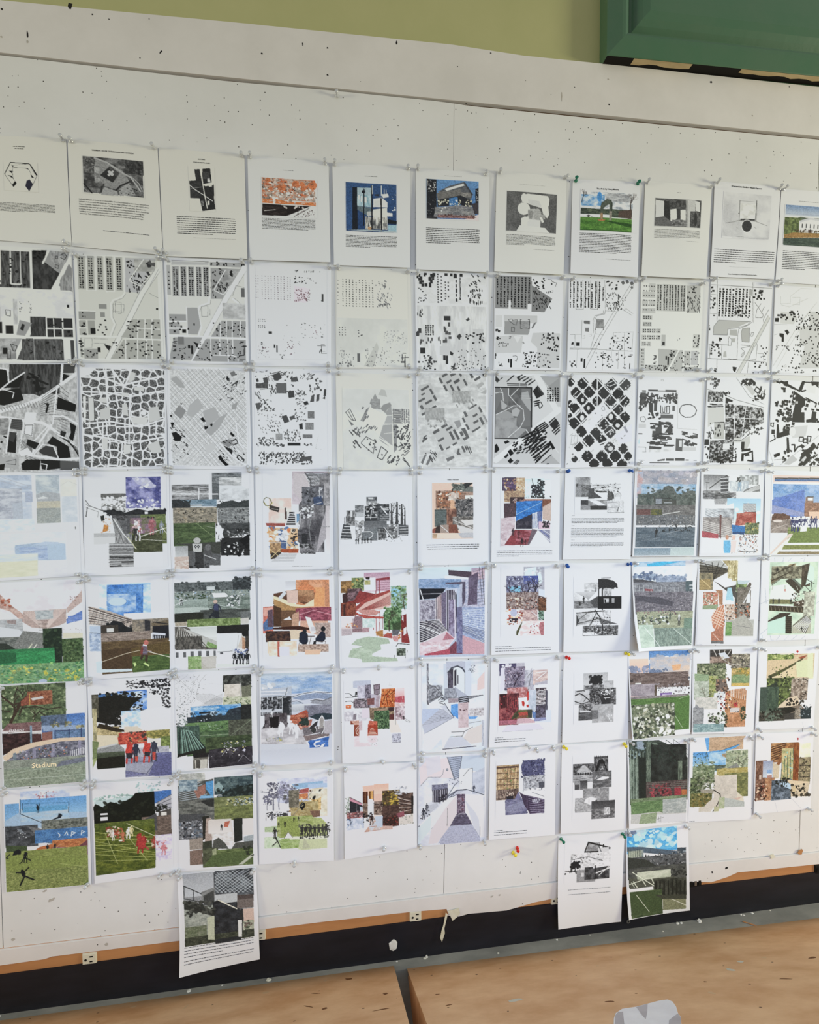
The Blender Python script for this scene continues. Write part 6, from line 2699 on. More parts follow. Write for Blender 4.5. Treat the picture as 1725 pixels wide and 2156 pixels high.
P c07858 202 731 275 618 366 577 391 847 318 961 222 860
K e8c4b0 10 6 230 646 385 691 188 774 377 876
K e8c4b0 8.8 4 320 576 218 760 384 648 272 961
P b07058 209 932 376 847 383 1048 213 1047
L e8c8b8 7.3 233 946 321 1033
P c8b4a4 381 577 518 580 527 792 405 805
S 2c2826,b8704a,e8dcd0,8a5a3c 90 13 373 577 557 792
N 5a544c a89c90 21 29 578 567 737 766
S 1c1c1c,c0603a 40 13 594 595 737 766
G b0b0a8 c4c4bc 404 776 792 986
P a8a69c 436 805 660 709 786 851 792 979 442 977
N 5a8a48 86a868 29 21 405 805 488 977
L 777 5.9 559 849 742 879
P 6a6a6a 213 1040 386 1041 388 1077 214 1076
T 555 13 1083 105 1098 1
#pale green stairs collage|collage of stairs and walkways on pale green ground|cool|1.2959 1.1827 1.5257 1.1807 1.5141 0.9060 1.2919 0.9095|3 3|ac
L a0a8b8 5.9 172 10 182 81 228 89 286 61 292 12
L a0a8b8 5.9 347 69 404 13
L a0a8b8 5.9 525 29 585 16 558 87
L 9aa4b4 5.9 60 408 83 612
L 9aa4b4 5.9 7 610 156 541
L 9aa4b4 5.9 14 1012 126 925
L 9aa4b4 5.9 45 1028 55 1089
L 9aa4b4 5.9 153 1031 171 1092 210 1094
L 9aa4b4 5.9 241 1095 285 1035
L 9aa4b4 5.9 350 1098 409 1039
L 9aa4b4 5.9 443 1101 534 1035
L 9aa4b4 5.9 584 1090 644 1046
L 9aa4b4 5.9 723 305 797 263
L 9aa4b4 5.9 744 642 818 585
L 9aa4b4 5.9 755 320 770 554
R c0d4c0 122 69 768 1027
N b4ccb4 d0e0c8 118 89 115 68 768 1027
P 9a8c6a 131 279 378 98 468 85 413 198 134 351
K 4a4030 8.9 6 131 294 409 113 149 366 471 142
P 5c4c38 328 312 403 284 546 417 504 475
K 2a2620 7.4 10 328 312 504 475 417 270 576 404
N 4a4638 a09c80 30 30 139 123 600 288
L 3a3024 13 159 237 438 99
L 3a3024 13 147 308 398 198
P 3c3228 552 115 649 88 645 274 546 417
N 54483a 2c241c 24 59 545 115 667 391
P c8e4d0 650 102 714 146 724 319 605 375
P d8e4d8 135 380 361 356 505 490 462 562 126 547
K a8b09c 8.9 3 164 366 152 424 484 387 501 431
P b84a3a 315 427 337 425 329 460
P 76744c 126 547 432 561 435 620 121 613
P 3a3024 122 628 622 669 642 744 125 701
L e8e4d8 8.9 130 628 452 650
K 8a8268 5.9 9 145 643 163 702 560 668 579 728
P 4a3c30 449 591 616 565 622 669 452 650
S 2a2420,e8e0d0 60 16 427 459 684 671
L 2a2824 7.4 600 288 727 363
L 2a2824 8.9 678 318 701 435 612 492 710 582 639 699 692 805
L 3a3834 7.4 606 390 704 494 682 641
L 3a3834 7.4 551 491 702 465
N 8a8878 d4d8c4 36 36 595 462 746 792
P 3a3028 115 835 271 735 425 739 351 796 229 823 116 880
P bcdccc 115 850 350 781 361 1007 117 1000
P 3c342a 350 766 435 784 447 1010 361 1007
K 1e1a16 7.4 9 354 781 435 784 364 992 446 994
P b0b09c 449 904 627 759 709 821 720 1018 454 1010
K 2c2a26 8.9 9 465 904 628 774 642 1015 709 836
K f0f0ec 7.4 8 481 920 645 789 626 1015 710 851
I 1a1a1a 218 209 74
I 1a1a1a 585 983 59
I 2a2a2a 175 614 74
I 2a2a2a 251 609 74
I 2a2a2a 412 620 74
#oak and stadium collage|collage with spreading oak above curved white stadium canopy|cool|-0.9428 0.8898 -0.7305 0.8915 -0.7326 0.6108 -0.9462 0.6089|3 3|abcd
N 3c4a32 6a7c54 34 27 8 6 641 462
S 2c3826,7a9060,5a6c48,a8b48a 170 15 8 6 642 438
Y 3a2c24 105 399 372 79
Y 3a3026 182 322 316 135
Y 342a22 309 414 181 68
L 3a2c22 29 94 398 139 308 206 183 272 129
L 3c3026 18 6 111 119 212 195 194
L 342a22 11 205 253 335 239 453 283 596 269
L 342a22 10 310 355 377 301 473 379
L 342a22 10 132 131 166 28
L 342a22 11 3 263 86 280
P 7a3c2c 195 182 305 84 468 94 511 133 498 226 400 208 205 230
N 6a3424 a86a4c 27 18 262 81 509 227
P c8c4c0 293 154 413 138 423 162 314 179
P 8a4a38 206 171 283 118 292 224 194 229
L c89a4a 6.8 283 106 286 224
P 4a6aa0 395 349 832 357 826 643 397 621
G 3f6ab0 7aa0d8 644 343 828 536
N 46566a 5c7090 34 27 397 349 641 486
P 7a5658 67 408 396 408 394 503 12 480
N 6a484a 8a6a68 23 11 67 408 394 503
W e8e4e4 147 151 487 c STABODU
P d0c8c4 7 479 394 515 394 529 6 491
P 2a1c1c 8 509 394 538 397 657 196 653 12 743
N 241818 4a3030 34 23 11 515 282 671
P 7a9ab0 282 441 303 443 299 649 283 648
P 4a2c2c 301 531 394 538 392 633 305 638
P 8aa0c0 395 450 829 476 828 524 503 511 416 516
P 7a94b8 493 475 520 512 523 619 495 623
P 2e3c60 525 513 828 524 826 619 523 619
N 4c6a8a 6a86b0 34 23 525 525 827 607
L 26305a 9 531 513 528 620
L 26305a 9 668 512 666 613
L 26305a 9 790 509 788 604
S a8a078,6a6a4a 14 16 489 421 570 475
S a8a078,6a6a4a 14 16 626 425 691 478
S a8a078,6a6a4a 14 16 746 470 812 510
P 8a5a50 399 527 503 523 501 629 397 633
P 5a5a68 43 804 151 731 326 675 588 636 826 643 826 810 562 871 85 820
M 43 804 151 731 326 675 588 636 826 643 826 810 562 871 85 820
N 4a4c5c 8a8a98 34 23 47 582 824 894
M
P d8c0a4 12 755 110 681 305 626 567 599 827 607 826 643 588 636 326 675 151 731 43 804 16 790
P 8a88a0 304 685 336 681 333 840 300 838
P 8c8cA4 489 664 522 661 519 785 486 806
P 8a88a0 754 637 782 639 784 783 753 792
P 7a7890 238 703 260 699 259 846 238 844
P 6c7c88 109 728 141 719 144 825 112 828
S 3a3a30,6a7a5a,b0b0c0,c87a5a 110 11 174 698 639 866
P b87a50 387 833 629 806 639 830 540 870
S a86a3a,6a4a3a,d8b48a 40 12 399 799 638 878
K e0e0e8 6.8 8 674 750 673 809 824 714 823 786
W f4e2bc 243 414 877 c Stadium
P 8a8480 10 813 236 821 408 870 310 898 14 896
N 7c8478 949c8e 45 16 16 802 821 1162
P 82907e 14 896 827 858 824 1091 13 1089
N 76846f 96a08c 16 10 15 907 823 1156
L b0bcac 5.6 17 1007 824 1013
L a8b4a2 4.5 18 955 408 906 582 956
P 6a7080 584 850 826 822 827 870 517 909
#four walkers collage|collage with four people walking, two in red shirts, under dark leaves|cool|-0.7281 0.8914 -0.5021 0.8930 -0.5043 0.6110 -0.7275 0.6104|3 3|abcd
P 3c6aa8 44 155 574 152 570 346 476 375 51 310
G 3a6cc0 7aa8e0 278 136 570 346
N 4a80d0 d8e4f0 68 45 278 147 570 346
S 1a1a18,2a2c24,12120f 130 25 87 147 453 422
P 1a1a16 86 194 277 171 425 217 490 209 533 212 446 278 401 334 357 379 271 421 344 510 205 488 78 454
S 1a1a16 70 15 277 159 551 369
S 20201c 60 16 166 342 354 523
N 6c685a 3c3a2c 23 27 36 155 101 408
P e4e8ee 303 399 584 347 796 326 792 604 472 568 354 523
P 8ab8e0 325 401 465 375 485 436 398 490 323 484
N 98c0e4 e0e8f2 45 34 315 352 505 534
S 1c1c20 120 15 376 24 800 110
S 1c1c20 70 14 589 73 798 194
S 2a2a2c 40 14 717 189 796 362
L 2a2a2c 5.6 385 95 461 65 590 61
N 8a8460 c8bc8c 23 45 40 309 82 694
P a09468 77 502 257 539 331 593 307 688 72 693
N 8a7a50 d0bc88 27 34 77 514 296 711
P 2c2418 99 468 343 558 342 582 267 576 77 514
P d8ccb0 74 597 277 613 286 698 81 742
L c8b890 5.6 343 546 558 610
P d4c8b4 343 522 472 531 558 610 342 606
P b84030 276 637 396 598 557 635 566 708 414 720 285 710
N a03028 d86048 23 16 288 590 566 720
S 7a4a34,c88a5a,3a3a34 50 14 396 586 566 708
N 6a6a34 b8a858 23 16 558 586 791 677
P d8d4cc 567 660 698 694 784 750 696 791 588 734
N 8a9a50 5a6a34 23 16 698 658 792 799
P 9aa86a 29 714 71 705 67 862 27 955
P 708050 30 654 94 671 68 838 27 859
P c4c4c4 81 730 275 697 263 757 69 777
P 8a8c8c 70 753 285 710 338 763 337 811 68 838
G 4a5440 161812 69 790 342 970
P 1a1a14 67 850 345 836 342 946 64 953
P a4a4ac 348 812 467 773 685 815 794 848 799 885 673 875 346 873
N 9a9aa6 c0c0c8 45 16 349 764 782 896
P 8a8ca4 346 873 673 863 798 922 801 1095 341 1082
N 545a8a 7a7ea4 14 14 630 835 801 1095
P 9c9eb0 345 934 628 945 549 1055 343 1007
L 3a3c50 5.6 343 1007 549 1061 627 951
L 555870 4.5 356 898 803 947
L 4a4a5c 4.5 346 897 671 942
P 5a5c88 651 873 805 849 801 1083 570 1081
P 6c6e94 343 1007 549 1061 341 1080
I c83a30 386 925 215
P c8382e 361 716 425 721 418 818 353 819
P 2c2a30 353 813 423 818 411 878 357 874
I 30303c 448 918 203
P 2c3040 427 721 477 725 475 822 425 824
P c84a3c 439 856 471 859 467 919 443 917
I c83a30 557 927 215
P c8382e 532 717 599 723 592 820 532 815
P 2c2a30 534 815 595 820 587 868 536 864
I 3a3c4a 628 920 215
P 343848 605 711 664 728 652 825 606 821
P c04438 613 821 646 824 641 909 615 907
#green rows collage|collage with green seat rows fanning out below speckled dome|cool|-0.5047 0.9006 -0.2856 0.8995 -0.2829 0.6263 -0.5049 0.6202|4 3|abcd
S 6a6e6e,333,8a8e8e 170 5.6 10 24 217 435
S 2a3030 70 5.6 16 258 215 529
L 777 3.4 20 36 117 147 179 221
L 777 3.4 168 267 202 117 268 31
L 777 3.4 221 259 267 108 333 29
L 888 3.4 8 129 130 42
S 333 30 5.6 162 32 328 266
L 999 2.2 363 138 504 158
M 221 247 496 247 493 396 218 388
K 888 3.4 16 126 241 400 413 339 231 664 408
K 888 3.4 16 502 253 218 400 723 279 432 416
M
P 3a3c38 501 61 803 59 799 199 693 150 559 161 500 241
N 2e302c 5c5e56 22 22 507 50 799 211
L 242420 22 513 230 560 137 606 67
L 242420 11 516 110 528 63
S 2a2c28 50 16 695 72 798 235
P d4ccc0 537 171 693 156 700 326 500 325
N dcd4c8 c0b8a8 45 34 515 158 689 326
L aaa 4.5 687 150 684 301
P b4b89a 501 301 796 308 794 405 496 396
N a8b088 c8c8b0 27 16 501 301 794 405
S 46543a,6a7a54 30 12 501 301 794 393
P 6a6c58 692 193 800 175 796 308 700 314
P 3a86c0 260 403 687 404 684 518 162 525 163 478
N 2f7cc0 b8d0e0 56 27 165 385 684 530
P 242c34 518 505 552 448 597 434 686 422 682 602 516 589
S 20282e,344048 70 17 153 454 682 590
P 2a343a 121 498 684 506 681 614 129 592
P 1c1e1e 684 404 794 399 795 575 682 578
N 2a2e2c 1a1c1c 45 34 687 398 794 600
R 1a2024 249 452 368 470
R 20282c 221 488 380 578
S c0c8cc 10 6.7 236 525 364 559
N 486a3c 6a8a54 56 16 98 566 589 750
S 2c3c2a,8aa088 90 7.9 214 588 568 713
N 3a5236 567048 67 18 117 673 786 937
P 3c4636 523 768 681 626 795 575 793 745 545 770
N 3a3c32 5c6250 22 16 549 568 792 793
L a0b090 4.5 232 718 546 723
L 8a9a7a 3.4 522 774 795 575
P 26322e 15 583 108 614 314 866 176 899 18 941
N 2c4038 4c6456 22 45 20 595 250 895
K 8ab0a0 7.9 9 66 633 71 900 160 653 293 864
K 1c2422 7.9 6 45 620 40 909 180 678 314 866
S 18201e,6a7a76 60 10 12 455 139 616
P 1c1e1a 19 907 176 876 341 857 340 939 175 911 13 940
P 34442c 305 807 790 769 792 902 325 879
N 2c3824 4a5a38 45 22 306 748 786 913
P 26242a 341 887 793 883 791 1094 336 1086
N 222026 3a363c 34 22 341 881 790 1106
S e0dcd8,c8c070,8a8aa0 44 11 478 811 729 931
S d8d4d4 12 11 346 881 717 978
P ccc8d8 708 905 724 919 712 942 685 927
L b4b4bc 4.5 474 965 520 899
L a0a0a8 3.4 637 1054 695 976 771 1056
I 4a464c 567 998 101
P 1e1c1c 175 911 337 916 336 980 177 958
P 6a665c 177 958 336 963 320 1090 174 1083
P c0bcb0 195 983 323 985 315 1089 198 1083
P 4a4640 206 984 248 988 246 1082 206 1077
#white runners collage|grey-blue collage with white runner cutouts and tilted blue card|cool|-0.2758 0.8918 -0.0686 0.8882 -0.0691 0.6158 -0.2778 0.6190|3 3|abcd
R c4c8d4 18 26 823 1136
G b8c4cc 88a8cc 18 26 832 242
N 7a9cc8 c0ccd8 193 60 18 51 832 267
S e4e8ec 22 31 17 148 163 252
P b4bcc8 16 209 366 186 365 284 15 306
P d8dce0 341 308 486 265 631 246 832 267 831 316 341 333
P 8494b0 365 321 485 289 631 271 831 291 831 366 666 334 485 351
L 4a5468 7.3 347 314 474 277 619 258 728 275 832 273
P a8b4c4 353 370 461 362 509 389 364 395
L 555c6a 6 353 364 425 355 496 389
P 90929c 581 380 630 345 727 361 831 335 830 428 593 393
L 444 6 581 361 642 352 727 368 831 329
P 9aa0ac 568 453 665 433 830 440 829 540 568 503
G d0d4d8 a8acb4 352 394 580 479
N 6a6a78 8a8a98 97 36 508 414 823 552
P 4a4c50 15 294 258 304 256 513 13 513
N 34363a 8a8c92 29 24 15 294 363 530
P 2a2c30 270 305 329 295 339 517 256 513
L e0e0e4 9.7 16 233 306 233
L d8d8dc 8.5 15 270 294 269 318 246
L c8ccd0 8.5 15 331 305 307
L 444 6 294 281 318 197
K ccd0d4 6 5 33 295 31 502 258 292 256 513
R c0c4cc 14 440 256 474
S 1e2024 60 15 33 307 352 456
P d8dade 13 513 495 524 492 820 7 1086
P 2c2428 17 684 108 494 185 485 326 614 254 709
N 2c2428 6a6468 60 48 54 491 313 712
P 1a1618 107 530 220 523 207 669 124 653
I e0e0e0 137 532 73
L e8e8e8 7.3 112 640 112 689 147 654 147 691
P d4d0d0 11 696 123 702 362 641 541 748 527 932 9 964
N a8a4a8 d4d2d4 109 48 17 660 528 871
P a84834 339 566 399 519 532 464 556 502 459 572 386 605
N 98402c c87858 29 17 351 517 554 626
P a86050 422 607 603 579 566 700 457 695
S 5a3a30,d8a088 30 13 399 544 602 690
P 26343c 567 552 640 519 738 511 829 527 828 589 664 594
P 2a3a34 446 608 543 551 567 626 506 648
S 20302a 30 15 459 547 554 650
P 6a6468 482 671 797 662 796 786 516 821
P b0aab0 737 610 828 602 827 763 735 758
I f0f0f4 241 757 169
P f0f0f4 225 609 261 599 290 649 266 697 206 743 194 718 218 670
I e8e8ec 361 739 157
I f0f0f4 420 791 169
P ececf0 398 667 440 657 438 792 408 790
L f4f4f6 8.5 517 772 687 744
L f4f4f6 9.7 602 739 578 688 627 654 650 717 602 739
E 333 614 709 31 31
P 2c2a2e 566 675 627 617 664 606 651 655 578 701
L f4f4f6 7.3 560 675 627 617 652 593
P 9a9490 682 582 713 547 737 585 724 684 687 694
L f4f4f6 8.5 675 693 682 582 713 541 737 585 736 709 698 781
S b4b48c,8a9aa8,c8c85a 12 9.7 64 772 253 819
L 888 6 75 773 75 809 122 812
L 888 6 146 782 182 784 181 815
L a8a040 7.3 217 780 241 800 223 817
P 7a6a68 493 770 784 761 796 786 528 834
P e8ecf4 528 834 759 785 777 810 599 986
P 2a5aa8 546 841 796 793 777 872 709 930 611 974
N 2454a4 4a7ac8 48 36 565 824 782 959
L f0f4fa 17 686 842 637 852 618 876 636 902 679 898
P f0f4fa 709 881 746 871 721 919 685 941 673 928
P c8ccd4 10 842 528 871 623 987 825 937 823 1136 7 1086
G c4c8d2 d0d4de 9 915 823 1136
#red fragments collage|white sheet with scattered red, brown and green fragments|cool|-0.0473 0.8916 0.1679 0.8897 0.1717 0.6031 -0.0458 0.6103|7 8|ab
P b8bccc 135 159 340 157 339 242 133 239
P e0e4e8 41 269 184 281 181 474 44 468
L 333 6.8 47 298 92 300 137 336 183 326
L 333 5.7 46 344 183 338
L 333 5.7 45 389 114 386 142 416
P 333 161 280 184 281 183 315 155 325
P d4622e 48 432 111 428 110 471 50 471
E f4d8c8 78 449 11 9.1
N a8a4b4 d0ccd8 23 23 185 213 341 435
P 5a5460 271 211 339 202 340 356 268 364
N 4a4450 9a90a0 16 16 271 205 340 367
P 8a7a84 368 209 442 201 434 325 371 334
K 4a3a40 6.8 3 368 215 442 206 371 323 434 314
K 4a3a40 6.8 3 373 215 377 323 442 206 434 314
P c05a28 457 315 515 261 618 259 608 469 431 473 444 394
N b04a20 e08848 23 23 458 258 608 469
L 5a2010 9.1 466 440 502 340 560 274
L 5a2010 8 534 466 513 363 606 287
L 7a2c14 6.8 580 456 582 332 686 268
L 7a2c14 5.7 628 311 606 276
S 8a2a14,e0a060 50 10 458 270 602 469
P e0b8b8 618 265 726 258 721 496 613 469
G e8d0d0 d8a8a8 618 265 720 360
K b02a3a 10 9 616 361 617 412 718 354 717 428
N c8a8a8 e4d8d8 23 23 626 424 721 507
P a8949c 377 334 440 326 431 473 375 459
P b8b0bc 343 310 400 324 386 471 318 457
P 5a4a50 137 381 319 355 318 457 135 461
N 4a4048 b0a0a8 18 18 148 359 329 469
L 333 5.7 262 364 194 372 296 388 239 420
P 7a4a48 296 365 376 357 375 437 295 433
P 786048 317 468 602 469 599 616 321 593
N 5a4a3a a88a6c 23 23 329 469 599 604
P a08068 397 483 533 483 527 534 385 528
P 3a2428 534 477 596 474 595 514 533 511
P 2a4424 372 573 532 545 540 715 415 710 360 617
N 26402a 6a8a5a 15 15 368 504 543 715
S 1c301c,8aa878,44663c 110 10 368 504 543 715
P 5a2a2a 543 557 600 548 599 616 542 613
P c8b8bc 32 513 169 508 167 587 30 604
N b8b4bc e0dce0 23 23 32 502 315 615
P 7a7078 134 540 168 530 167 598 127 597
P d8ccd4 232 476 317 468 315 582 230 578
N 8a6a74 d8ccd0 23 23 602 469 724 621
I 3a2c30 670 585 45
I 1c1a1c 710 620 45
L 555 4.5 691 586 792 652
L 555 4.5 724 632 780 657
P 8a3c28 98 612 195 611 195 792 135 789 138 654 98 652
K e0b4a0 5.7 6 110 618 195 611 143 654 194 656
L e8c8b8 8 188 678 159 711 164 756 192 780
L e8c8b8 6.8 194 701 176 723 189 757
P c4acb0 195 622 235 612 233 725 195 792
P a83a24 297 660 314 638 332 605 348 639 405 631 408 789 289 795
K e8c8b4 5.7 6 330 707 358 708 289 784 403 783
P c86048 309 615 406 625 399 664 302 666
P e0d4cc 542 613 622 617 687 766 551 761
N d8c8cc ecdce0 68 34 141 789 400 913
N e4d8dc f0e8ec 68 68 199 724 287 863
S 666,999 20 4.5 334 820 411 913
N a8a8b8 d0d0dc 16 16 573 773 673 884
S 555568 40 5.7 573 773 673 879
L 777 4.5 571 784 569 874 673 873
L 888 3.4 619 481 615 673
L 888 3.4 556 194 556 228
L 888 3.4 533 222 584 224
#arched doorway collage|pale pencil collage with arched doorway and blue pool|cool|0.1785 0.8977 0.3897 0.8932 0.3879 0.6153 0.1784 0.6222|3 3|abcd
R d4dae6 48 1 816 1103
N ccd4e2 dee2ea 144 108 48 1 816 1103
R 8a8c94 102 20 126 518
N 4a4a52 b4b4bc 8.4 24 102 20 126 518
P dce0e8 241 30 307 20 307 103 246 101
P c4ccd8 307 32 361 33 367 448 312 446
P b4b8c8 337 9 574 10 574 455 361 448
P d4dae2 355 151 367 104 440 71 513 85 574 158 574 455 355 424
L 444854 17 361 140 404 88 476 66 537 92 568 140
P 3c3844 358 151 404 94 434 95 422 331 361 365
N 34303c 5a5464 24 36 361 140 422 343
P 2c2834 438 118 464 101 464 297 438 302
R f0f0f4 425 106 438 320
L 3c3844 11 483 179 483 274
L 8a8c98 6 568 146 568 443
P c8d0dc 574 16 646 12 648 422 574 431
S 555a68 26 7.2 622 53 696 150
L 777c88 4.8 610 123 647 101 695 67
P dcc4c0 727 234 812 141 813 344 721 364
P 7a7c84 131 274 197 300 258 361 306 411 130 500
N 5a5c64 b8bac2 17 17 137 286 294 434
L 444 6 131 280 210 312 300 410
L 444 7.2 161 465 221 432 306 434
P 888c98 270 469 318 411 452 320 477 428 379 461
N 7c808c a8acb8 24 24 319 328 464 451
P aab0c0 440 308 611 432 611 456 489 452
L 333 6 306 434 501 441 795 424
P 7a7c84 501 441 795 427 623 469 501 477
P 24242c 483 452 611 432 623 505 526 543 495 512
K c8ccd8 7.2 4 489 464 617 445 501 530 611 510
L 333 7.2 245 468 282 439 330 459 306 482 258 492
L 333 6 258 504 294 511 318 530
P 9a8c94 361 448 489 452 489 500 367 508
P 4a90dc 397 527 483 518 487 704 416 641 397 616
N 4488d8 68a4e4 36 24 397 527 483 667
P 5a9ae0 611 648 648 643 734 676 698 711 618 708
P c4acb0 486 512 611 504 614 805 489 812
N b8a0a4 d0bcc0 36 36 489 524 612 804
S 5a4048 10 9.6 507 584 587 605
N b4b0b4 d8d4d8 24 12 623 576 808 679
S 8a7a7c 30 7.2 624 588 808 655
P b4c0d8 45 568 270 564 160 680 44 747
P b8bccc 44 753 257 576 342 579 434 678 281 756 74 868
K 7a7e8c 3.6 9 257 576 342 579 50 759 434 678
P c4c8d4 257 540 343 531 391 616 434 678 342 615 294 565
L 333844 7.2 318 506 355 567 434 678
L 777c8c 4.8 74 868 434 678
P dce2ea 74 868 434 690 434 762 269 948 158 1064 43 1060
L 666a78 6 269 660 269 696
L 666a78 4.8 281 678 428 689
L 555 6 403 857 563 857 667 806
L 555 6 563 857 532 922 563 947 600 967
L 666 4.8 367 916 538 910
L 777 4.8 624 757 772 738
P d4ccc8 612 841 784 775 785 993 649 1011 551 935
P b8bcc8 784 726 808 727 810 1042 785 1041
N a8acb8 c4c8d4 11 36 781 726 810 1042
P c4c8d4 367 928 538 922 649 1024 305 1052
P e4ecf2 281 864 403 821 379 916 293 1046
L 555564 11 299 1062 711 1041
#red corridor collage|purple and red corridor collage with small red figures|cool|0.4008 0.8974 0.6166 0.8964 0.6087 0.6233 0.3929 0.6266|8 9|ab
P 4a4464 100 75 308 75 311 222 103 224
P b4b0bc 308 75 413 75 415 178 313 173
S e8e4ec 30 18 143 86 242 133
P d4d0dc 119 127 168 123 174 398 113 420
N 5a5468 a094a8 29 24 174 118 420 410
S 3a3048,c0b4c4,7a5a68 120 11 174 130 525 428
Y 2c2030 279 415 269 73
N 9a98a8 c8c8d0 29 37 415 165 538 428
L 555 4.9 447 252 520 170
L 555 4.9 463 412 496 218
N dcc8c0 b89a98 61 24 520 170 703 350
L f0e4dc 9.8 533 208 693 190
L f0e4dc 9.8 559 294 681 202
P b0acb8 548 331 702 301 703 350 548 355
P e0dce0 561 356 703 353 704 399 562 393
R 4a4048 555 392 687 766
K e8e4e4 7.3 12 556 429 680 423 567 613 678 607
S 241c24,c8bcc0 50 11 556 405 685 680
N 3a3440 6a6478 24 17 560 601 687 766
P 4a4858 680 423 704 424 710 669 685 680
N c8ccd8 a8b4c4 24 37 463 412 562 674
P 9a4a48 217 400 463 400 465 498 343 529 219 486
N a05050 d0a0a0 20 24 204 375 453 497
N 4a1c24 8a4444 29 61 108 444 350 834
P 2c1418 114 444 200 448 204 619 118 615
K a84a48 4.9 10 121 481 128 811 330 491 337 821
N 5a2028 a85858 24 37 112 627 325 833
S b03a40 40 11 108 456 349 822
P f4ece0 342 504 465 498 469 645 352 651
P c0281e 386 549 407 542 424 569 416 612 394 604
P c0302a 445 436 470 425 472 535 454 546
P b02c28 443 595 473 590 474 627 450 626
P c0201e 397 568 411 569 409 605 400 605
P 5a5a34 297 697 346 651 518 654 520 758 262 757
P 3a3a28 262 757 334 663 360 725 274 769
P b0443a 346 688 518 672 470 725 360 725
P 7a4a3a 347 724 458 718 446 760 336 760
P 3a3c34 456 657 518 654 520 758 471 749
P c8a4ac 336 760 471 755 558 796 559 821 325 823
P 5a7ab0 518 672 562 686 564 760 527 758
P 8a90b8 545 759 687 760 701 804 546 802
P ccd4e4 685 668 760 672 759 822 546 810 694 791
P a86070 115 773 336 773 325 827 110 825
P d4d0dc 215 833 609 836 672 906 149 915
L a0a0ac 3.7 149 915 672 906
T 555 68 978 169 993 1
T 555 65 996 443 1050 2
#round tree collage|white sheet with grey cuttings and round black tree|cool|0.6294 0.8958 0.8406 0.8961 0.8395 0.6224 0.6233 0.6237|9 9|ab
R bcbcbe 259 241 585 447
G b0b0b2 c8c8ca 259 244 584 409
S 1e1e20,2a2a2c 80 20 340 277 504 392
E 222224 419 331 74 53
P 1e1e20 406 387 430 388 433 438 404 437
N 3a3a3c a8a8aa 25 10 264 392 582 453
R b0b0b2 529 350 658 451
N c0c0c2 a0a0a2 51 38 529 350 658 451
R b8b8ba 148 444 370 634
L 2a2a2c 13 156 510 213 488 265 516 369 609
L 333 11 174 461 264 454 343 508
L 2a2a2c 10 150 584 241 620 343 595
E c8c8ca 188 549 46 38
E c4c4c6 303 481 38 25
L 333 7.6 266 590 304 543
N 2a2a2c 7c7c7e 18 18 342 433 512 642
S 1c1c1e,9a9a9c 90 11 342 440 512 642
Y 1c1c1e 408 648 203 0
N 3a3a3c b0b0b2 20 20 484 441 691 540
S e0e0e2 30 19 498 454 641 525
S 2a2a2c 60 14 498 448 691 615
R 2a2a2c 498 529 622 648
N 3a3a3c 8a8a8c 18 18 621 486 691 652
L e8e8ea 7.6 531 562 609 561
L e8e8ea 6.4 550 563 550 582
R 5a5a5c 200 621 455 830
N 4a4a4c a8a8aa 25 18 200 621 454 725
L 2a2a2c 10 332 718 254 639
L 2a2a2c 10 332 718 396 647
P c8c8ca 216 699 332 705 371 732 216 736
N 3a3a3c 6a6a6c 51 13 201 728 455 830
R a4a4a6 376 640 659 867
N 9a9a9c b8b8ba 51 38 454 651 659 867
R 6a6a6c 377 708 455 818
S d8d8da 14 11 551 780 655 861
#sunset cloud collage|print with sunset clouds above lawn and seated crowd|cool|0.8396 0.8977 1.0573 0.8925 1.0510 0.6250 0.8462 0.6236|18 10|ab
G e8c8b4 e0b8a4 17 100 269 278
R 5a88c0 277 1 823 331
G 4a80c4 8aa8c8 277 1 820 159
S dcdcdc,e8e4e0,b8b8c0 60 53 305 75 823 316
N d8c0ac b0b4c0 103 44 289 88 824 374
S 8a94b0 40 29 19 200 269 292
P e4a878 580 193 707 184 692 254 596 264
P 6a7a98 270 251 408 242 516 317 612 350 676 367 676 396 267 348
S 6a7a98 40 23 286 237 516 345
S 4a5260 40 18 596 349 824 403
P 6c5a54 13 267 208 303 406 361 824 403 825 477 358 437 14 460
N 5a4a46 7c6c66 59 13 15 281 809 476
R d8d8d4 84 401 166 421
R 3a3230 19 357 55 393
N 8a8088 a49aa0 59 44 16 419 370 612
P 54483c 342 436 373 438 370 612 338 610
S 2a2628,8a8488,c8c0c8 130 13 374 424 819 611
P 6a4a90 419 542 579 544 587 611 418 607
K d8d0e8 4.4 6 450 558 579 559 434 594 587 596
P b8a0a0 14 559 370 597 370 626 14 631
N 746a6c 948c8c 59 13 13 574 812 702
N 486a34 5e8044 88 21 15 602 831 1033
P 4f7438 433 675 823 582 831 1033 611 1013
L b8c8a8 5.9 611 825 730 1008
L a8b898 4.4 677 632 824 597
N 4a5640 8a9078 29 29 19 675 620 1093
S 2a3024,d8d8cc,6a7458,a8a88c 240 21 23 682 620 1093
S e8e8e0,333a30 70 32 28 822 611 1084
#garden market collage|busy collage of green plants, terracotta terrace and people|cool|1.0608 0.8979 1.2887 0.8911 1.2744 0.6129 1.0573 0.6217|8 9|ab
R 4a4644 221 25 515 220
K 2a2624 8.9 8 226 46 505 51 229 144 507 121
K c8c0b8 8.9 4 271 33 367 218 497 37 382 218
N 5a4a40 a89080 30 30 223 116 519 235
P c8ccd4 332 76 422 63 485 135 395 147
N 4a4640 a09680 24 24 506 86 757 282
S 2c2c24,8a8468,c8c0a8 90 13 393 91 757 282
L b0a8a0 7.4 380 147 518 220 748 239
P f0f0f2 363 210 473 213 513 277 512 479 482 493 439 348
R a88a48 513 270 763 499
N 8a7a3c c8a868 33 33 513 270 756 354
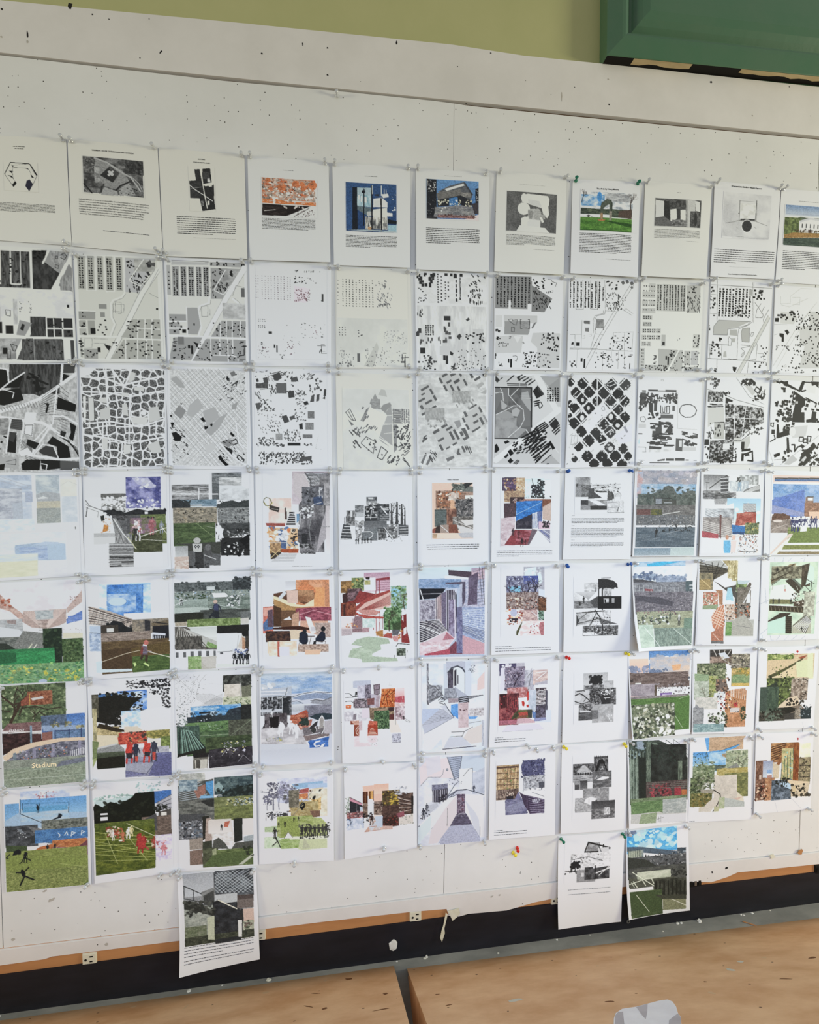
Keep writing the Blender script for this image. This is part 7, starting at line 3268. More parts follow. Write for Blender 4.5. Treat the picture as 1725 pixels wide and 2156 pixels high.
N 6a8a5c 8a9a6a 36 21 515 349 761 470
S c09a40,6a7a40 40 16 520 270 754 368
P c8a858 527 458 761 463 763 499 525 494
N 4a543c 8a906c 24 24 56 198 433 405
S 2a3024,7a8458,b0b090,4a5a3a 190 15 64 198 443 463
P 8aa07a 23 325 218 343 205 429 30 440
N 7a8a50 b0b078 24 36 211 358 333 666
S a8a850,5a6434 60 15 211 372 333 666
P 6a5c54 303 403 433 405 483 537 438 565 307 555
S 3a2c28,a07a60 40 15 310 388 484 552
N 9aa490 c4cabc 36 30 22 426 217 663
Y 6a6a58 181 751 266 0
P c8ccd0 284 577 438 565 395 667 272 679
L f0f0f0 10 315 577 287 665
P c8b4a8 41 674 163 662 165 766 104 779
N b0b0a8 d4d0c8 30 21 40 630 336 785
P b87c50 438 580 530 538 714 528 728 1021 515 1015 445 787
N a87048 c89068 36 30 438 551 728 1021
K e8e0d8 7.4 8 514 523 517 626 707 527 705 675
S 2a2020,e8d8cc,a84038 80 13 330 548 539 820
P b83838 551 715 605 702 615 762 569 760
P c8c0bc 507 774 647 777 634 837 509 834
S 2c2424 16 15 410 668 666 853
P f0f0f4 135 795 259 783 169 945 146 945
P 8a8c90 14 777 57 719 159 840 154 960 22 1017
N 7a7c80 a0a2a4 30 21 14 762 155 1021
S 2a2e24,e4e4dc,5a6a4c 130 19 205 826 476 1014
S 34402c 30 18 646 762 724 945
P 7aa0a0 17 1017 138 967 437 1051 234 1068 18 1072
N 6c8c90 9ab4b4 36 13 22 972 438 1077
#shade sail patio collage|collage with beige shade sail over leafy patio|cool|1.2930 0.8887 1.5147 0.8848 1.5006 0.6094 1.2858 0.6169|3 3|abcd
R ccb48c 125 98 796 433
N c8b088 d8c8a8 94 62 127 143 712 445
N 5a7034 a8b468 25 22 133 91 500 184
S 3a4a24,c8c880,7a8a44 60 14 133 91 500 184
P d0b890 137 173 467 168 690 122 425 271 140 382
P 4a4a2c 148 382 424 263 690 122 598 201 349 359 157 413
P d8c49c 206 414 598 201 524 304 547 410
S 6a7a3a,2a2c1c 40 12 165 248 482 408
P 9a4a34 562 148 690 118 660 151 596 172
P d4d8b0 688 100 772 95 793 433 711 430
P d0d4a8 534 214 694 174 710 415 555 410
R e8d4cc 309 82 463 105
P 8a7a5c 223 422 711 423 700 506 292 493
P c8b48c 322 456 484 438 357 495
N 2c3420 6a7a40 31 37 133 412 523 807
S 1c2416,8a9a50,4c5c2e 150 17 133 412 521 776
N 6a5a4c b8a898 37 37 483 423 724 721
S 2a241e,c8bcac 60 14 434 421 724 721
P 2a342a 123 533 282 462 307 924 144 950
N 2e4034 4a5e4a 25 47 49 531 311 987
R 3a4a40 47 538 154 981
P d0bca0 450 681 579 655 639 811 610 872 295 846 324 785
P 7a6c5c 294 830 637 780 707 844 641 967 298 908
S 1c1814 44 19 418 695 670 781
P 1c1c18 277 814 490 806 624 841 414 912 297 893
P 3a3834 298 908 635 873 799 972 54 978
N 24241e 4a463c 31 22 48 853 419 987
S 141814,5a6a5a 60 22 55 822 385 974
N 6a6458 a89c8c 22 22 558 839 666 968
P 243034 641 842 788 816 799 972 649 967
S 1c2428,8a949a 40 16 637 780 797 941
P b82a2a 525 66 543 52 565 67 551 93
T a86060 492 102 601 120 1
L a8b4c8 4.7 8 1039 55 994
L b0b4bc 4.7 678 1015 708 1095
#volleyball silhouette collage|collage with blue sky volleyball net and black sports silhouettes on grass|cool|-0.9471 0.6044 -0.7319 0.6026 -0.7345 0.3204 -0.9497 0.3212|3 3|abd
P c0cce0 163 26 655 33 653 159 166 138
N b0c0dc d8dce8 68 34 168 26 653 171
S b87a84 36 10 313 37 527 149
L 555c6a 6.8 423 46 421 140
L c88a90 5.7 327 127 517 124
G 5f9ad0 88b4dc 13 150 154 403
G 5a98d4 8ab8dc 161 114 821 316
P 9ab8d4 169 239 634 277 821 292 819 401 719 416 499 445 7 390 9 332
N b4c4d0 98bcd8 90 16 169 215 643 350
R 5a9ccc 186 195 634 251
L 3c7ab0 5.7 187 157 647 176
L 2c4a68 9 164 109 163 262
L 2c4a68 6.8 645 176 639 283
L 2c4a68 5.7 187 152 188 228
I 161c26 337 264 90
L 161c26 9 326 175 341 217
L 161c26 7.9 358 171 341 205
L 24303c 6.8 163 262 349 360 543 449
P 161c26 468 353 534 322 541 287 562 289 578 308 561 337 501 350
N 5a605c 808478 27 14 371 350 829 486
S 4a5048 40 16 414 366 818 461
P 3c4044 11 385 229 398 335 502 332 609 11 603
N 2c3034 50545a 45 23 14 391 332 621
S d8dce0 10 6.8 100 434 323 525
K a8b4c0 3.4 4 132 425 163 463 164 428 206 479
P 6a6c6e 229 398 412 449 540 544 474 574 324 513
P 5a6c7a 313 488 487 468 540 580 473 610 387 590
P 3a6aa0 476 491 829 474 827 570 562 570 311 571
N 3464a0 4c80b8 45 18 303 452 826 594
L d0dcec 7.9 531 496 552 521 540 544
L d0dcec 7.9 596 525 618 491 629 528
L d0dcec 7.9 661 543 668 496 706 511 673 526
L d0dcec 7.9 761 540 767 492 795 507 767 523
P b06438 473 610 827 582 825 667 701 776 470 754 222 718 342 634
N a85c34 c8824c 45 18 474 574 812 762
P 8a3a30 385 674 559 690 514 734 384 733
P 6a3c44 668 773 736 659 826 594 823 763
P 8a6a74 473 646 825 679 813 696 472 664
L d8a080 4.5 406 724 561 618
I 1a1e26 423 689 79
I 1a1e26 499 673 68
P 1c2a3c 345 754 368 696 384 698 399 765
P 3c4c30 16 592 224 611 222 706 19 687
N 72803c 8a9650 68 16 9 662 815 1164
P 7d8c44 19 687 383 745 823 763 823 1067 9 1077
N 66743a 929c58 14 10 14 876 821 1164
L a8b46a 4.5 545 833 809 895
P 14181c 77 704 94 658 138 639 164 665 158 700 126 697
L 14181c 10 34 730 18 722 51 690
I 14181c 204 788 113
L 14181c 11 206 705 166 784 145 794
L 14181c 11 205 740 253 769
E 14181c 212 693 16 16
P 12161a 153 878 180 869 201 907 189 941 168 939
L 12161a 12 110 891 153 896 196 882 235 844
L 12161a 16 179 928 206 943 280 984
L 12161a 16 189 941 161 998 144 1032
E 12161a 169 877 15 15
#forest football collage|collage with black forest behind green football field and red players|cool|-0.7250 0.6069 -0.5061 0.6010 -0.5078 0.3320 -0.7255 0.3224|4 3|abd
P d8e4e4 12 144 212 146 408 160 429 224 221 208 20 264
S 9ab8b0,b4ccc8,88aaa0 80 16 12 144 429 236
S 9ab8b8,a8c4c4 50 15 438 26 682 142
P b8cccc 21 204 385 171 395 246 19 275
P 10140f 9 263 31 229 103 271 178 216 274 248 396 184 431 137 624 132 635 480 335 469 14 490
S 12160f,1c2218 90 25 21 216 617 504
R e0e0e0 78 338 152 357
R e0e0e0 77 380 151 398
R e0e0e0 77 394 152 417
P 3a6ab0 624 132 800 124 799 188 627 277
P a8a8b0 645 266 799 175 796 342 631 366
K 5a5a62 8.1 4 645 266 799 182 655 342 797 329
S 1c201c 50 16 609 288 748 376
P 46423e 666 369 796 342 795 444 653 444
R d8d4cc 689 377 747 421
P 5a4c44 335 463 503 442 653 431 795 432 797 664 632 657
N 54463e 7c6a5e 35 10 493 416 791 650
P 48484a 503 454 642 379 650 583 604 578
N 3c4a1c 64702c 69 23 16 442 619 1013
P 4a5a20 20 479 335 475 626 657 627 925 15 923
N 3c4a18 6a7428 58 28 19 515 625 1001
K a0a858 6.9 4 24 539 603 654 21 755 630 759
K a0a858 5.8 4 21 635 622 835 18 851 627 912
L b8bc7a 4.6 118 550 238 907
L b8bc7a 4.6 354 625 540 913
L c8c8a0 6.9 341 469 649 659
S 8a3a2c,d8ccb8 50 14 130 490 223 598
I e8e0d8 201 644 104
S e8dcd0 8 15 171 519 223 598
I b04a34 250 626 104
S b8503c,d8b49a 14 15 225 513 299 619
I c06a4a 298 668 127
I e8e4dc 354 638 127
S e4dccc 12 14 334 512 387 629
I d8c890 387 617 115
E e0dcd0 276 653 21 9.2
S a82a28 24 28 444 598 520 771
I a02c28 473 815 208
P b03430 449 636 517 632 520 758 452 762
I 98302c 612 782 138
S b04840,d8c8a8 22 15 533 671 623 784
P d4d4e8 628 632 797 677 796 923 627 925
N c4b8d8 e4e0ec 35 23 632 638 796 936
S b84a50,e0b8c0 30 16 631 696 740 825
I c87a80 710 872 138
#white athletes collage|dull green collage with white athletes and grey stone blocks|cool|-0.5070 0.6160 -0.2899 0.6138 -0.2894 0.3290 -0.5084 0.3334|3 4|abc
P b8b8b0 21 24 307 33 305 162 24 142
N a0a298 ccccc4 46 27 21 13 305 150
P 4a4c48 19 141 394 86 396 309 21 317
K a8b4bc 6.8 8 23 177 251 87 37 307 335 281
P 4a90c8 311 115 394 109 390 309 315 198
P 98685a 183 188 310 139 309 244 225 297
N 5c7484 a8b8bc 34 23 31 84 226 203
P 7ab0d8 258 264 391 274 396 298 247 299
N 2c3e44 5a6e6e 46 27 400 74 814 269
P 8aa4a4 404 169 449 125 493 175 514 235 414 228
P 1c2624 558 227 670 188 816 174 813 328 424 300
S 1c2422,3a4a48 70 18 426 182 813 316
R 7a8484 435 271 485 292
N 5c643a 868c5a 46 16 396 298 811 564
S d8d8d0,8aa0b8,2c342c,c8c070 130 10 534 319 811 434
N 5a6238 808a4c 57 16 400 404 811 564
P 5c5e5a 21 317 224 344 399 427 397 545 24 458
N 4c4e4a 74766e 68 23 27 306 398 486
P 2a2c2a 246 322 396 309 394 403 334 387
P 46484a 24 458 299 467 297 584 22 563
N 3a3c40 8a8c90 16 23 22 540 294 748
S 1c1e22,c8ccd4,5a6a7a 60 15 28 546 289 736
P 24241f 271 500 343 494 305 749 271 770
P a89488 309 526 364 519 371 778 293 784
P d4cfc8 342 541 575 546 604 749 371 754
G d0c8c0 dcd8d4 331 551 572 699
P b8604a 507 577 563 569 540 638 495 634
P 202420 597 548 697 544 692 803 603 820
P d8d4d0 697 555 811 558 811 741 696 744
P 9aa4a8 704 757 811 741 809 812 703 816
I 2c2a2c 472 668 68
P e4e0dc 439 701 483 692 526 755 594 701 603 820 557 910 480 857 370 825
N c8c4c0 e8e4e0 46 23 383 696 603 843
P 4a4c46 382 779 438 748 503 812 557 910 614 820 806 812 804 906 369 872
P 94887c 128 747 272 735 270 864 132 865
P 7a6458 132 876 267 864 264 1040 129 1040
P 34382c 269 782 371 778 365 1071 264 1075
N 3a3e2c 5c6248 34 34 270 864 432 1077
P 98a078 369 883 413 863 411 993 371 1060
N 46562e 6c7c48 68 23 413 887 804 1083
P 4f6036 368 942 802 918 805 1060 266 1073
P b8bca8 643 1070 801 953 801 989 687 1074
S 2a3024 26 16 702 874 801 977
#pine trees picnic collage|collage with pale pines, footballs and black spectators on light green|cool|-0.2835 0.6028 -0.0715 0.5952 -0.0730 0.3230 -0.2852 0.3322|5 7|ab
P b8bcd0 292 143 541 104 778 102 776 389 208 362
N b4b8d0 d8dce8 73 48 210 90 776 376
P 8ab0d0 375 159 730 138 730 187 409 222
P a8c0dc 552 167 778 165 777 214 563 217
P a8504a 421 235 563 211 575 267 433 273
P c87848 445 280 557 273 557 341 444 336
P d4c4a0 575 230 730 212 729 374 574 354
N ccc4a8 e4dccc 48 36 563 230 775 551
P d8b878 598 355 705 336 704 473 609 480
S c89a5a,8a6a3a,e0c890 60 13 350 319 704 535
P a8945c 349 381 491 363 681 422 656 545 372 544
N 9a8450 b8a878 29 19 361 369 668 546
P 7a5a48 574 479 692 484 692 559 609 561
Y 565668 165 459 327 0
S 4a4a5a,6c6c7c 90 16 104 134 231 338
Y 565668 95 456 145 0
S 5a5a6a,74748a 50 15 55 281 148 396
Y 8a8a9c 230 450 278 0
S 7a7a94,9a9ab4 60 16 233 128 314 342
S 6a6a7c,5a5a58,88889c 90 17 280 167 456 374
N 5a5648 8a8270 24 19 339 232 455 436
P 141414 467 449 461 411 491 375 527 396 520 439 491 469
L e8d8a0 4.8 485 425 509 407
P 1c1c1c 604 349 610 319 640 301 646 327 628 351
P 2a2a2a 679 260 684 235 712 234 700 258
E 5a4038 585 247 11 12
L 777 4.8 383 532 611 244
S 222226,4a4a54 60 13 89 480 359 568
L 222 7.3 89 493 136 483 112 543
L 222 6.1 147 582 183 497 242 537
E d8643a 330 548 19 17
E 333 289 515 27 22
L 333 4.8 83 492 82 579
P a8b470 206 536 419 534 704 572 775 651 774 813 369 805 204 747
N 8c9c50 b4bc80 61 19 206 536 607 792
P 8a9a4c 230 549 431 547 465 785 251 787
P a8bc90 64 653 205 647 204 722 63 715
P b8cca8 62 777 228 773 250 911 61 914
N b0c8a0 d0dcc4 36 36 62 777 203 909
P 8ca858 227 823 488 824 475 923 250 924
N 88a454 a8bc7c 48 24 239 799 475 923
P c4cca0 464 810 774 801 773 938 487 949 440 934
P d8dcc8 346 779 774 788 774 826 346 816
P b4b898 512 800 582 929 487 936
S 2a2c28,5a5c54 120 13 454 635 810 815
I 2c2c2a 488 786 145
I 2c2c2a 536 789 151
I 34342f 583 791 139
I 2c2c2a 631 787 139
I 34342f 679 790 139
I 3a3a36 726 786 133
I 333 762 781 133
I 2a2a22 294 664 73
I 2a2a22 395 601 54
I 2a2a22 448 597 54
I 2a2a22 223 661 61
P e8e8d8 281 801 329 716 387 794
L 4a4a3a 4.8 281 801 329 722 381 793
I 2c2c28 180 796 133
L 2c2c28 9.7 181 721 228 705
L 2c2c28 11 186 783 204 834 150 887
L 2c2c28 11 192 784 238 904
#brown library collage|white sheet with small brown collage of bookshelves and peach wall|cool|-0.0420 0.5999 0.1725 0.5965 0.1717 0.3377 -0.0422 0.3226|7 8|ab
P e4b8a4 215 252 519 246 519 347 442 339 441 473 343 474 344 438 218 318
G e0b098 e8c4b0 345 240 516 359
P 4a2418 215 320 240 320 240 594 216 591
P b8743c 240 320 248 321 247 487 241 487
P 4a2418 248 321 274 321 273 466 248 476
P d8a054 288 318 342 318 341 414 287 414
P 6a3c1c 290 319 308 319 307 410 289 411
L 4a2418 7 339 317 338 438
P d8dce4 275 467 343 462 336 630 280 623
P 8a7468 213 484 275 485 274 634 215 639
N 5a4438 9a8474 28 28 219 461 274 634
Y 4a5a48 34 604 232 0
S 7a8a78,a0ac9c 40 10 18 368 59 560
P c88a9c 64 371 208 459 213 496 66 414
L 3a3034 7 64 371 208 457
P 24262c 64 414 213 484 213 591 64 584
L 5a5a60 5.8 147 453 141 582
P b8c8d8 180 492 213 502 213 555 185 552
N a06a64 6a4a4c 19 16 27 556 215 674
S a8484a,4a3a40,d8b0b0 90 12 27 544 217 675
P c0c8d4 31 650 229 640 228 748 20 742
N a8b4c8 d4d8e4 28 23 26 626 228 760
S 4a6a90,3a3a4a 24 9.3 32 627 96 706
S 1c1a1e 24 14 218 580 307 687
P 5a443c 343 462 441 473 440 619 342 619
N 4c382e a08a7c 23 19 343 450 440 619
L 2a1c18 8.1 343 474 424 495 441 485
L 2a1c18 7 365 573 436 472
P d8ccc4 342 607 440 619 440 680 330 690
N 3a2c1c 6a5434 28 28 442 327 648 670
S 1e180f,7a6a34,b8983c,4a4a28 150 12 442 327 648 657
S c8a83a 26 13 530 372 625 506
N 3a2824 5a4038 23 16 441 510 635 780
P 4a342c 638 371 687 363 804 437 809 652 709 652 637 581
K d0c0b4 8.1 5 626 419 807 513 649 608 806 601
N 30221e 6c5448 23 12 650 384 809 640
K c8b8ac 7 4 626 431 807 501 649 608 806 601
P 24201e 785 423 810 432 809 652 784 649
S c8c8cc,a8acb8 40 14 590 292 736 393
P 8a4a54 600 627 697 601 703 677 612 678
P 34201c 446 656 624 654 626 766 445 754
S 2a1614,8a3430,6a4a40 60 10 446 632 623 778
P d0c8c0 636 681 809 652 808 778 635 768
S a8a89c 40 10 648 657 808 778
P c89c88 227 808 353 657 446 632 445 778 422 799
N d0a894 c0ccd8 35 28 285 648 445 803
K a87060 5.8 3 342 691 440 704 239 803 422 799
P b8c4d4 353 632 446 632 445 754 376 756
I 2a1a18 318 724 128
P c8a498 445 754 563 770 563 813 445 803
#blue stair passage collage|pale blue drawing of stairs narrowing to purple passage|cool|0.1785 0.6144 0.3853 0.6076 0.3854 0.3323 0.1741 0.3356|2 2|abcd
R d0d4de 0 7 828 1145
N c8ccd8 dcdfe6 110 85 0 7 828 1145
P dcd0d4 7 147 109 55 355 41 431 290 124 262 28 353
P d4d0d8 85 29 268 13 282 184 111 249
L 777c88 4.9 28 359 124 262 270 269 301 234 313 174
L 888 4.9 355 29 443 303
E 8a8e98 356 182 15 17
P c0ccda 542 24 828 24 828 248 530 172
P a4aec4 361 29 542 24 499 281 443 290
K 5a6274 6.1 12 361 41 542 24 443 303 499 281
L 4a5060 6.1 355 29 456 315
L 4a5060 6.1 542 24 499 293
P d8dce4 505 183 675 173 676 450 512 429
L 444 6.1 675 179 672 438
L 666 6.1 556 272 631 189 669 178
P b4bccc 675 241 828 174 828 508 676 450
N acb4c6 c4cad8 61 49 675 228 828 496
P 6c6c84 167 361 363 347 363 408 168 421
N 5a5a70 8a8ca4 11 7.3 167 355 364 426
P 3c3a48 174 422 363 408 364 530 260 572 175 566
K c8c8d4 6.1 8 186 422 187 567 345 419 346 528
S 24222c 24 12 259 475 371 566
I 24222c 266 584 98
I 24222c 303 550 73
P b8bccc 364 493 481 427 581 433 482 512 364 530
L 444c5c 8.5 9 854 285 621 481 439 594 433 821 514
L 444c5c 7.3 370 494 456 364 506 330
L 3a4050 9.8 370 506 481 439 594 439
L 555c6c 7.3 166 889 298 695 407 520 482 488
L 666c7c 6.1 407 520 482 488 581 494
S 4a5060 30 6.1 381 287 543 369
P d8dce4 21 831 370 530 482 500 359 675 166 889 23 1009
P ccd8dc 9 866 164 722 154 900 11 1067
P b8bcc8 103 610 236 570 248 619 80 752
I 3a3c48 109 670 98
I 3a3c48 68 763 134
S 2a2c38 14 11 31 629 140 756
P 5a4a60 482 488 581 494 582 714 483 731
N 4a3c50 8c7c90 17 17 479 488 582 726
S 8a4a54,c8b8c8 30 7.3 484 525 580 689
P 4a4458 477 731 588 726 676 878 391 882
N 403a4e 625c74 49 11 409 738 658 895
S c4c0cc 16 7.3 458 729 582 762
P a4a8c0 391 888 676 881 777 1056 252 1077
N 9ca0ba b4b8cc 8.5 8.5 275 873 771 1110
P d4ccd0 346 637 475 500 477 731 397 870 240 1073 131 1077 166 901
P dce2e8 588 494 809 520 828 1048 777 1044 676 878 588 714
P c8ccd8 582 567 708 722 758 823 771 1031 683 879
I 24283a 694 470 85
L 666 4.9 365 651 360 867
L 777 4.9 771 910 771 1019
#purple bench collage|white sheet with purple bench wall and brown window cutting|cool|0.3978 0.6177 0.6051 0.6181 0.6018 0.3367 0.3914 0.3408|9 10|ab
R 8a6a48 81 207 372 625
N a08058 d0b48a 30 30 81 210 371 523
P 5a4438 81 219 367 223 367 245 82 243
L 5a4034 8.7 89 298 365 306
L 5a4034 8.7 90 371 366 378
L 5a4034 8.7 91 437 367 451
K 5a4438 5 7 94 220 99 504 358 226 342 521
S 7a8a4c,4a4a30,a87a50 60 11 172 243 355 498
L d8bc90 7.5 339 243 317 519
P 3a2c2c 86 503 368 511 356 570 254 599 87 599
N 3a2a28 8a7468 17 15 86 497 369 619
K c8b4a0 5 6 99 504 100 600 214 512 190 600
S d8c8b8 14 10 221 537 305 579
P 24222a 215 584 305 579 305 627 218 626
P 4a4c70 397 235 428 165 492 163 706 170 707 366 469 361 417 334
S 34365a,5a5c80,2c2e4a 120 17 409 163 707 372
S 8a8ca8 30 10 544 173 707 354
N 8a8c94 c8cad0 20 17 424 358 709 547
S 6a6c78,a8aab4,4a4c54 110 11 430 359 709 547
P 4a4c58 630 445 708 439 709 547 637 518
S ececf0 60 20 432 516 709 631
P e4e6ea 432 528 709 547 709 643 484 603
L 5a5c68 5 548 560 702 619
P 6a688c 197 631 228 621 318 628 368 535 499 808 205 799
N 5a5a7c 8484a0 62 17 203 619 486 813
P 8284a0 217 704 446 649 485 711 218 776
P 4a3c58 374 536 433 576 710 655 708 823 518 821
P 3c3048 394 561 497 604 525 822 447 709
K a8a4bc 3.7 9 497 604 710 667 525 816 708 817
K 241c30 5 8 497 616 710 682 524 804 708 805
S b8b8c8 22 10 548 644 651 687
L 6a5a78 6.2 478 591 486 759
T 555 68 986 177 1002 1
T 555 66 1001 486 1063 2
#thatched hut collage|white sheet with grey cuttings of thatched hut and dome|cool|0.6251 0.6152 0.8391 0.6119 0.8362 0.3316 0.6198 0.3380|10 10|ab
R 6a6a6c 146 246 398 473
N 2a2a2c 7a7a7c 18 18 146 249 416 375
P 9a9a9c 196 338 267 268 299 264 403 362 209 363
K d8d8da 3.8 9 267 268 299 264 203 357 397 362
K 1a1a1c 11 8 184 355 184 392 403 356 404 393
N 8a8a8c b8b8ba 38 15 152 384 404 473
L 4a4a4c 5 152 439 397 417
R 4a4a4c 417 166 604 362
K 2a2a2c 10 8 427 154 428 216 596 164 597 226
N 2a2a2c 8a8a8c 18 25 417 191 604 362
P 1c1c1e 423 351 480 207 532 197 604 362
P 4a4a4c 455 353 500 257 545 260 585 361
S a8a8aa 14 10 467 280 559 334
R 5a5a5c 397 347 649 549
N 4a4a4c 7a7a7c 50 18 397 347 649 549
P d8d8da 443 451 533 413 611 424 612 442 521 455
L d8d8da 6.3 430 438 456 402
R 4a4a4c 169 459 334 567
G 3a3a3c 6a6a6c 236 451 334 567
R 8a8a8c 165 465 230 499
L e8e8ea 5 236 463 237 561
R e0e0e2 167 563 277 673
P 8c8c8e 276 563 366 556 418 547 612 557 614 817 278 747
N 7a7a7c a0a0a2 25 25 276 551 614 768
P a0a0a2 177 679 290 674 367 618 484 711 485 784 395 827 176 828
N 8a8a8c bcbcbe 25 18 177 667 485 845
P dcdcde 291 723 316 676 380 655 445 678 465 734 368 752
L 777 5 355 678 355 727
E 111 447 718 11 23
R 4c4c4e 387 711 696 938
G 3a3a3c 5c5c5e 387 717 695 846
N 4a4a4c 8a8a8c 30 18 388 815 696 938
P c4c4c6 550 825 569 795 614 798 634 842 615 890 570 893
N 9a9a9c d8d8da 15 15 550 800 631 891
#dark stairs forest print|full page dark green print of forest under metal stairs|cool|0.8415 0.6132 1.0504 0.6045 1.0483 0.3360 0.8430 0.3357|14 8|ab
R 2c342e 21 7 841 803
N 26302a 46544a 45 60 21 7 551 289
S 1e2822,5a6a68,7a9098 130 18 21 7 534 274
P 8a9aa8 126 17 203 12 233 104 140 115
P dfe3e8 422 5 837 9 839 244 683 135 518 43
P 3a443c 343 24 438 12 600 89 836 289 837 378 683 281
K 242c28 14 8 374 10 438 12 785 286 836 259
P 6a7a6c 327 37 390 39 837 348 837 378
L 3a443e 7.5 535 8 839 207
L 3a443e 6 641 4 641 162
L 3a443e 6 758 94 759 241
L 3a443e 6 535 8 535 86
L 4a544c 6 641 4 838 141
P 1e211f 310 220 837 363 830 589 299 550
N 1a1d1b 2e3430 60 60 327 65 821 573
S 26302a 50 21 327 79 683 296
P 4c584c 700 282 759 285 761 538 701 534
N 3c463c 6c7a68 18 60 700 282 763 539
P 5a6a5a 265 21 327 23 307 565 251 561
N 3a463c 6c7a6a 18 60 257 35 323 566
N 3c4a40 7a8a7a 14 90 20 235 225 748
K 8a9a8c 11 5 41 125 38 732 217 160 194 746
P 1e2420 151 213 255 218 249 751 143 741
P 3a2c2a 251 547 830 558 827 787 249 751
N 3a302e 5c4a48 21 30 251 532 832 787
S 8a3038,a04048,3a2428 90 24 291 564 601 774
P 96303a 651 621 744 620 745 780 651 771
P b06438 753 659 826 664 827 779 754 773
K 6a6c64 6 4 259 547 821 558 258 605 822 634
N 5a6c4c 7a8c6a 75 18 30 731 825 1003
P a4a8a4 501 788 823 802 821 972 500 924
N 929a98 b4b8b4 60 18 484 772 825 972
P b8b8b4 36 833 385 897 500 954 825 972 826 1097 25 1037
P 8a9a78 175 935 401 929 384 1063 142 1050
P ccccd0 401 959 825 980 826 1089 384 1063
N 527044 6c8a58 60 18 37 775 484 922
L 777 4.5 401 1019 500 1000
L 777 4.5 425 991 433 1053
L 777 4.5 459 987 458 1056
#garden path collage|collage with garden path and grassy bank under beige roof|cool|1.0561 0.6057 1.2751 0.6013 1.2737 0.3233 1.0500 0.3309|6 9|ab
P 5a9cd8 201 8 264 7 257 167 233 181
P b89878 264 12 772 3 640 156 437 176 257 182
N b09070 c4a484 92 46 264 -1 734 176
P 4a98d8 242 227 265 182 437 176 702 106 624 156 484 194
L 3a5a78 6.1 242 227 687 110
R 5a98d0 46 186 487 345
G 4a90d4 a8ccdc 46 194 488 450
N b0ccdc 68a4d4 92 31 265 198 487 375
S 3a4a3a 60 9.2 46 201 253 363
P a08868 438 222 641 202 517 286 438 252
N 3c4840 6a7a6c 37 15 261 363 496 435
N 7a8868 a8b090 31 31 492 187 800 585
S 5a6850,b8bca4,8a9880 130 17 492 187 800 555
Y 5a5a4a 737 478 245 -30.6
P 7a7c78 519 407 642 353 706 446 582 485
N 8a9878 5a6a48 31 24 47 367 336 591
S 4a5a3c,a8b090,78885c 130 18 46 322 335 576
S 8ab0c0 20 15 63 263 238 362
P b0a060 363 414 487 405 799 526 801 792 740 789 459 538
N 9a8a44 b8aa6c 37 21 363 414 800 600
N 5a6038 8a8a50 37 31 473 479 801 792
P d0c8b4 334 487 380 489 740 803 756 921 450 920 337 636
N bcb4a8 ccc4b8 61 37 334 502 649 916
P c4a898 556 823 740 789 648 843
P aab0ac 432 788 571 810 756 863 756 928 434 920
N 3a4830 6a7850 31 31 21 516 173 892
S 26301f,7a8a5c 70 18 21 516 184 731
S 3a4430,9a9c88,5c6648 110 18 85 504 338 695
P 9a9484 152 671 306 679 369 711 277 751 169 731
N 5a5c34 7c7844 31 21 30 724 311 899
S 7a6a34,3c4426,a89860 70 17 45 724 296 898
P c8c0b4 159 964 249 852 339 783 323 709 384 682 417 787 297 971
L 2c2a24 12 322 679 416 743 424 788 387 874 328 973
P c4bcac 139 905 250 896 159 971 141 971
P b0b088 342 900 419 904 404 969 343 973
N 9aa880 b4b89c 31 31 401 786 481 937
T 555 24 1076 94 1094 1
#timber hall collage|collage of timber hall with tall windows and seated people|cool|1.2896 0.6042 1.5039 0.5970 1.4986 0.3339 1.2873 0.3337|3 3|abcd
R 8a5a34 223 140 644 404
N 7a4c2c b88a58 48 19 223 140 524 398
K 3a2418 11 7 233 194 447 142 239 381 420 313
P a87040 354 341 448 173 515 152 549 162 389 374
P 8a5430 291 447 482 190 549 162 374 420 309 479
R c4a868 417 250 587 673
N 9a9c68 d0bc88 23 48 383 217 587 673
K 4a5a4a 9.7 5 390 406 382 658 551 225 570 672
S 8ac0b8,6a8a5a 40 14 401 265 568 640
P 7a3c22 557 154 634 150 658 726 585 721
N 6a3018 98582c 19 64 557 154 658 726
P e0e4c8 642 158 798 157 799 365 642 356
N d8dcbc ece8d4 64 48 642 158 807 357
N 6a6048 9a8c6c 26 26 642 356 819 738
S 3a3428,b8a880,7a7a50 90 14 642 356 818 722
K 2a2420 9.7 4 664 470 804 478 666 711 815 722
P 5a3c38 14 368 124 367 163 548 156 863 18 899
N 5c3a2c 8a6450 23 39 14 368 175 912
P a8b4c8 124 375 256 374 265 634 165 627
G 8a94b0 c0ccd8 116 374 263 602
R d8dce0 176 549 246 578
P 7aa0d0 169 502 243 499 245 554 176 549
R a87a70 177 573 248 625
P c8b89c 256 398 358 451 348 624 265 634
P a87448 166 643 248 633 291 922 191 897
N 9a6848 bc8c64 32 32 148 610 291 922
S 2a1c18,d8bca0,7a3a2c 70 18 17 679 191 913
R c8b0a0 65 565 96 622
P 5a6c80 248 649 366 657 539 766 536 911 291 914
N 34404c 7a8a9c 39 32 248 649 546 928
P a8c4dc 434 678 537 718 537 798 367 705
P d4c0a0 398 628 570 672 814 706 816 755 555 735
I 18201c 427 725 129
S 161a16 26 19 297 621 521 748
P c8b89c 534 733 815 722 789 916 541 895
S 141614,3a3428 44 24 534 733 824 919
P c8b48c 556 751 607 755 611 836 559 832
P ecd8dc 576 -10 695 -6 694 160 634 158
P b02430 602 85 617 80 631 91 617 121
L a8acb8 4.8 300 923 356 1097
L a8acb8 4.8 536 903 708 1081
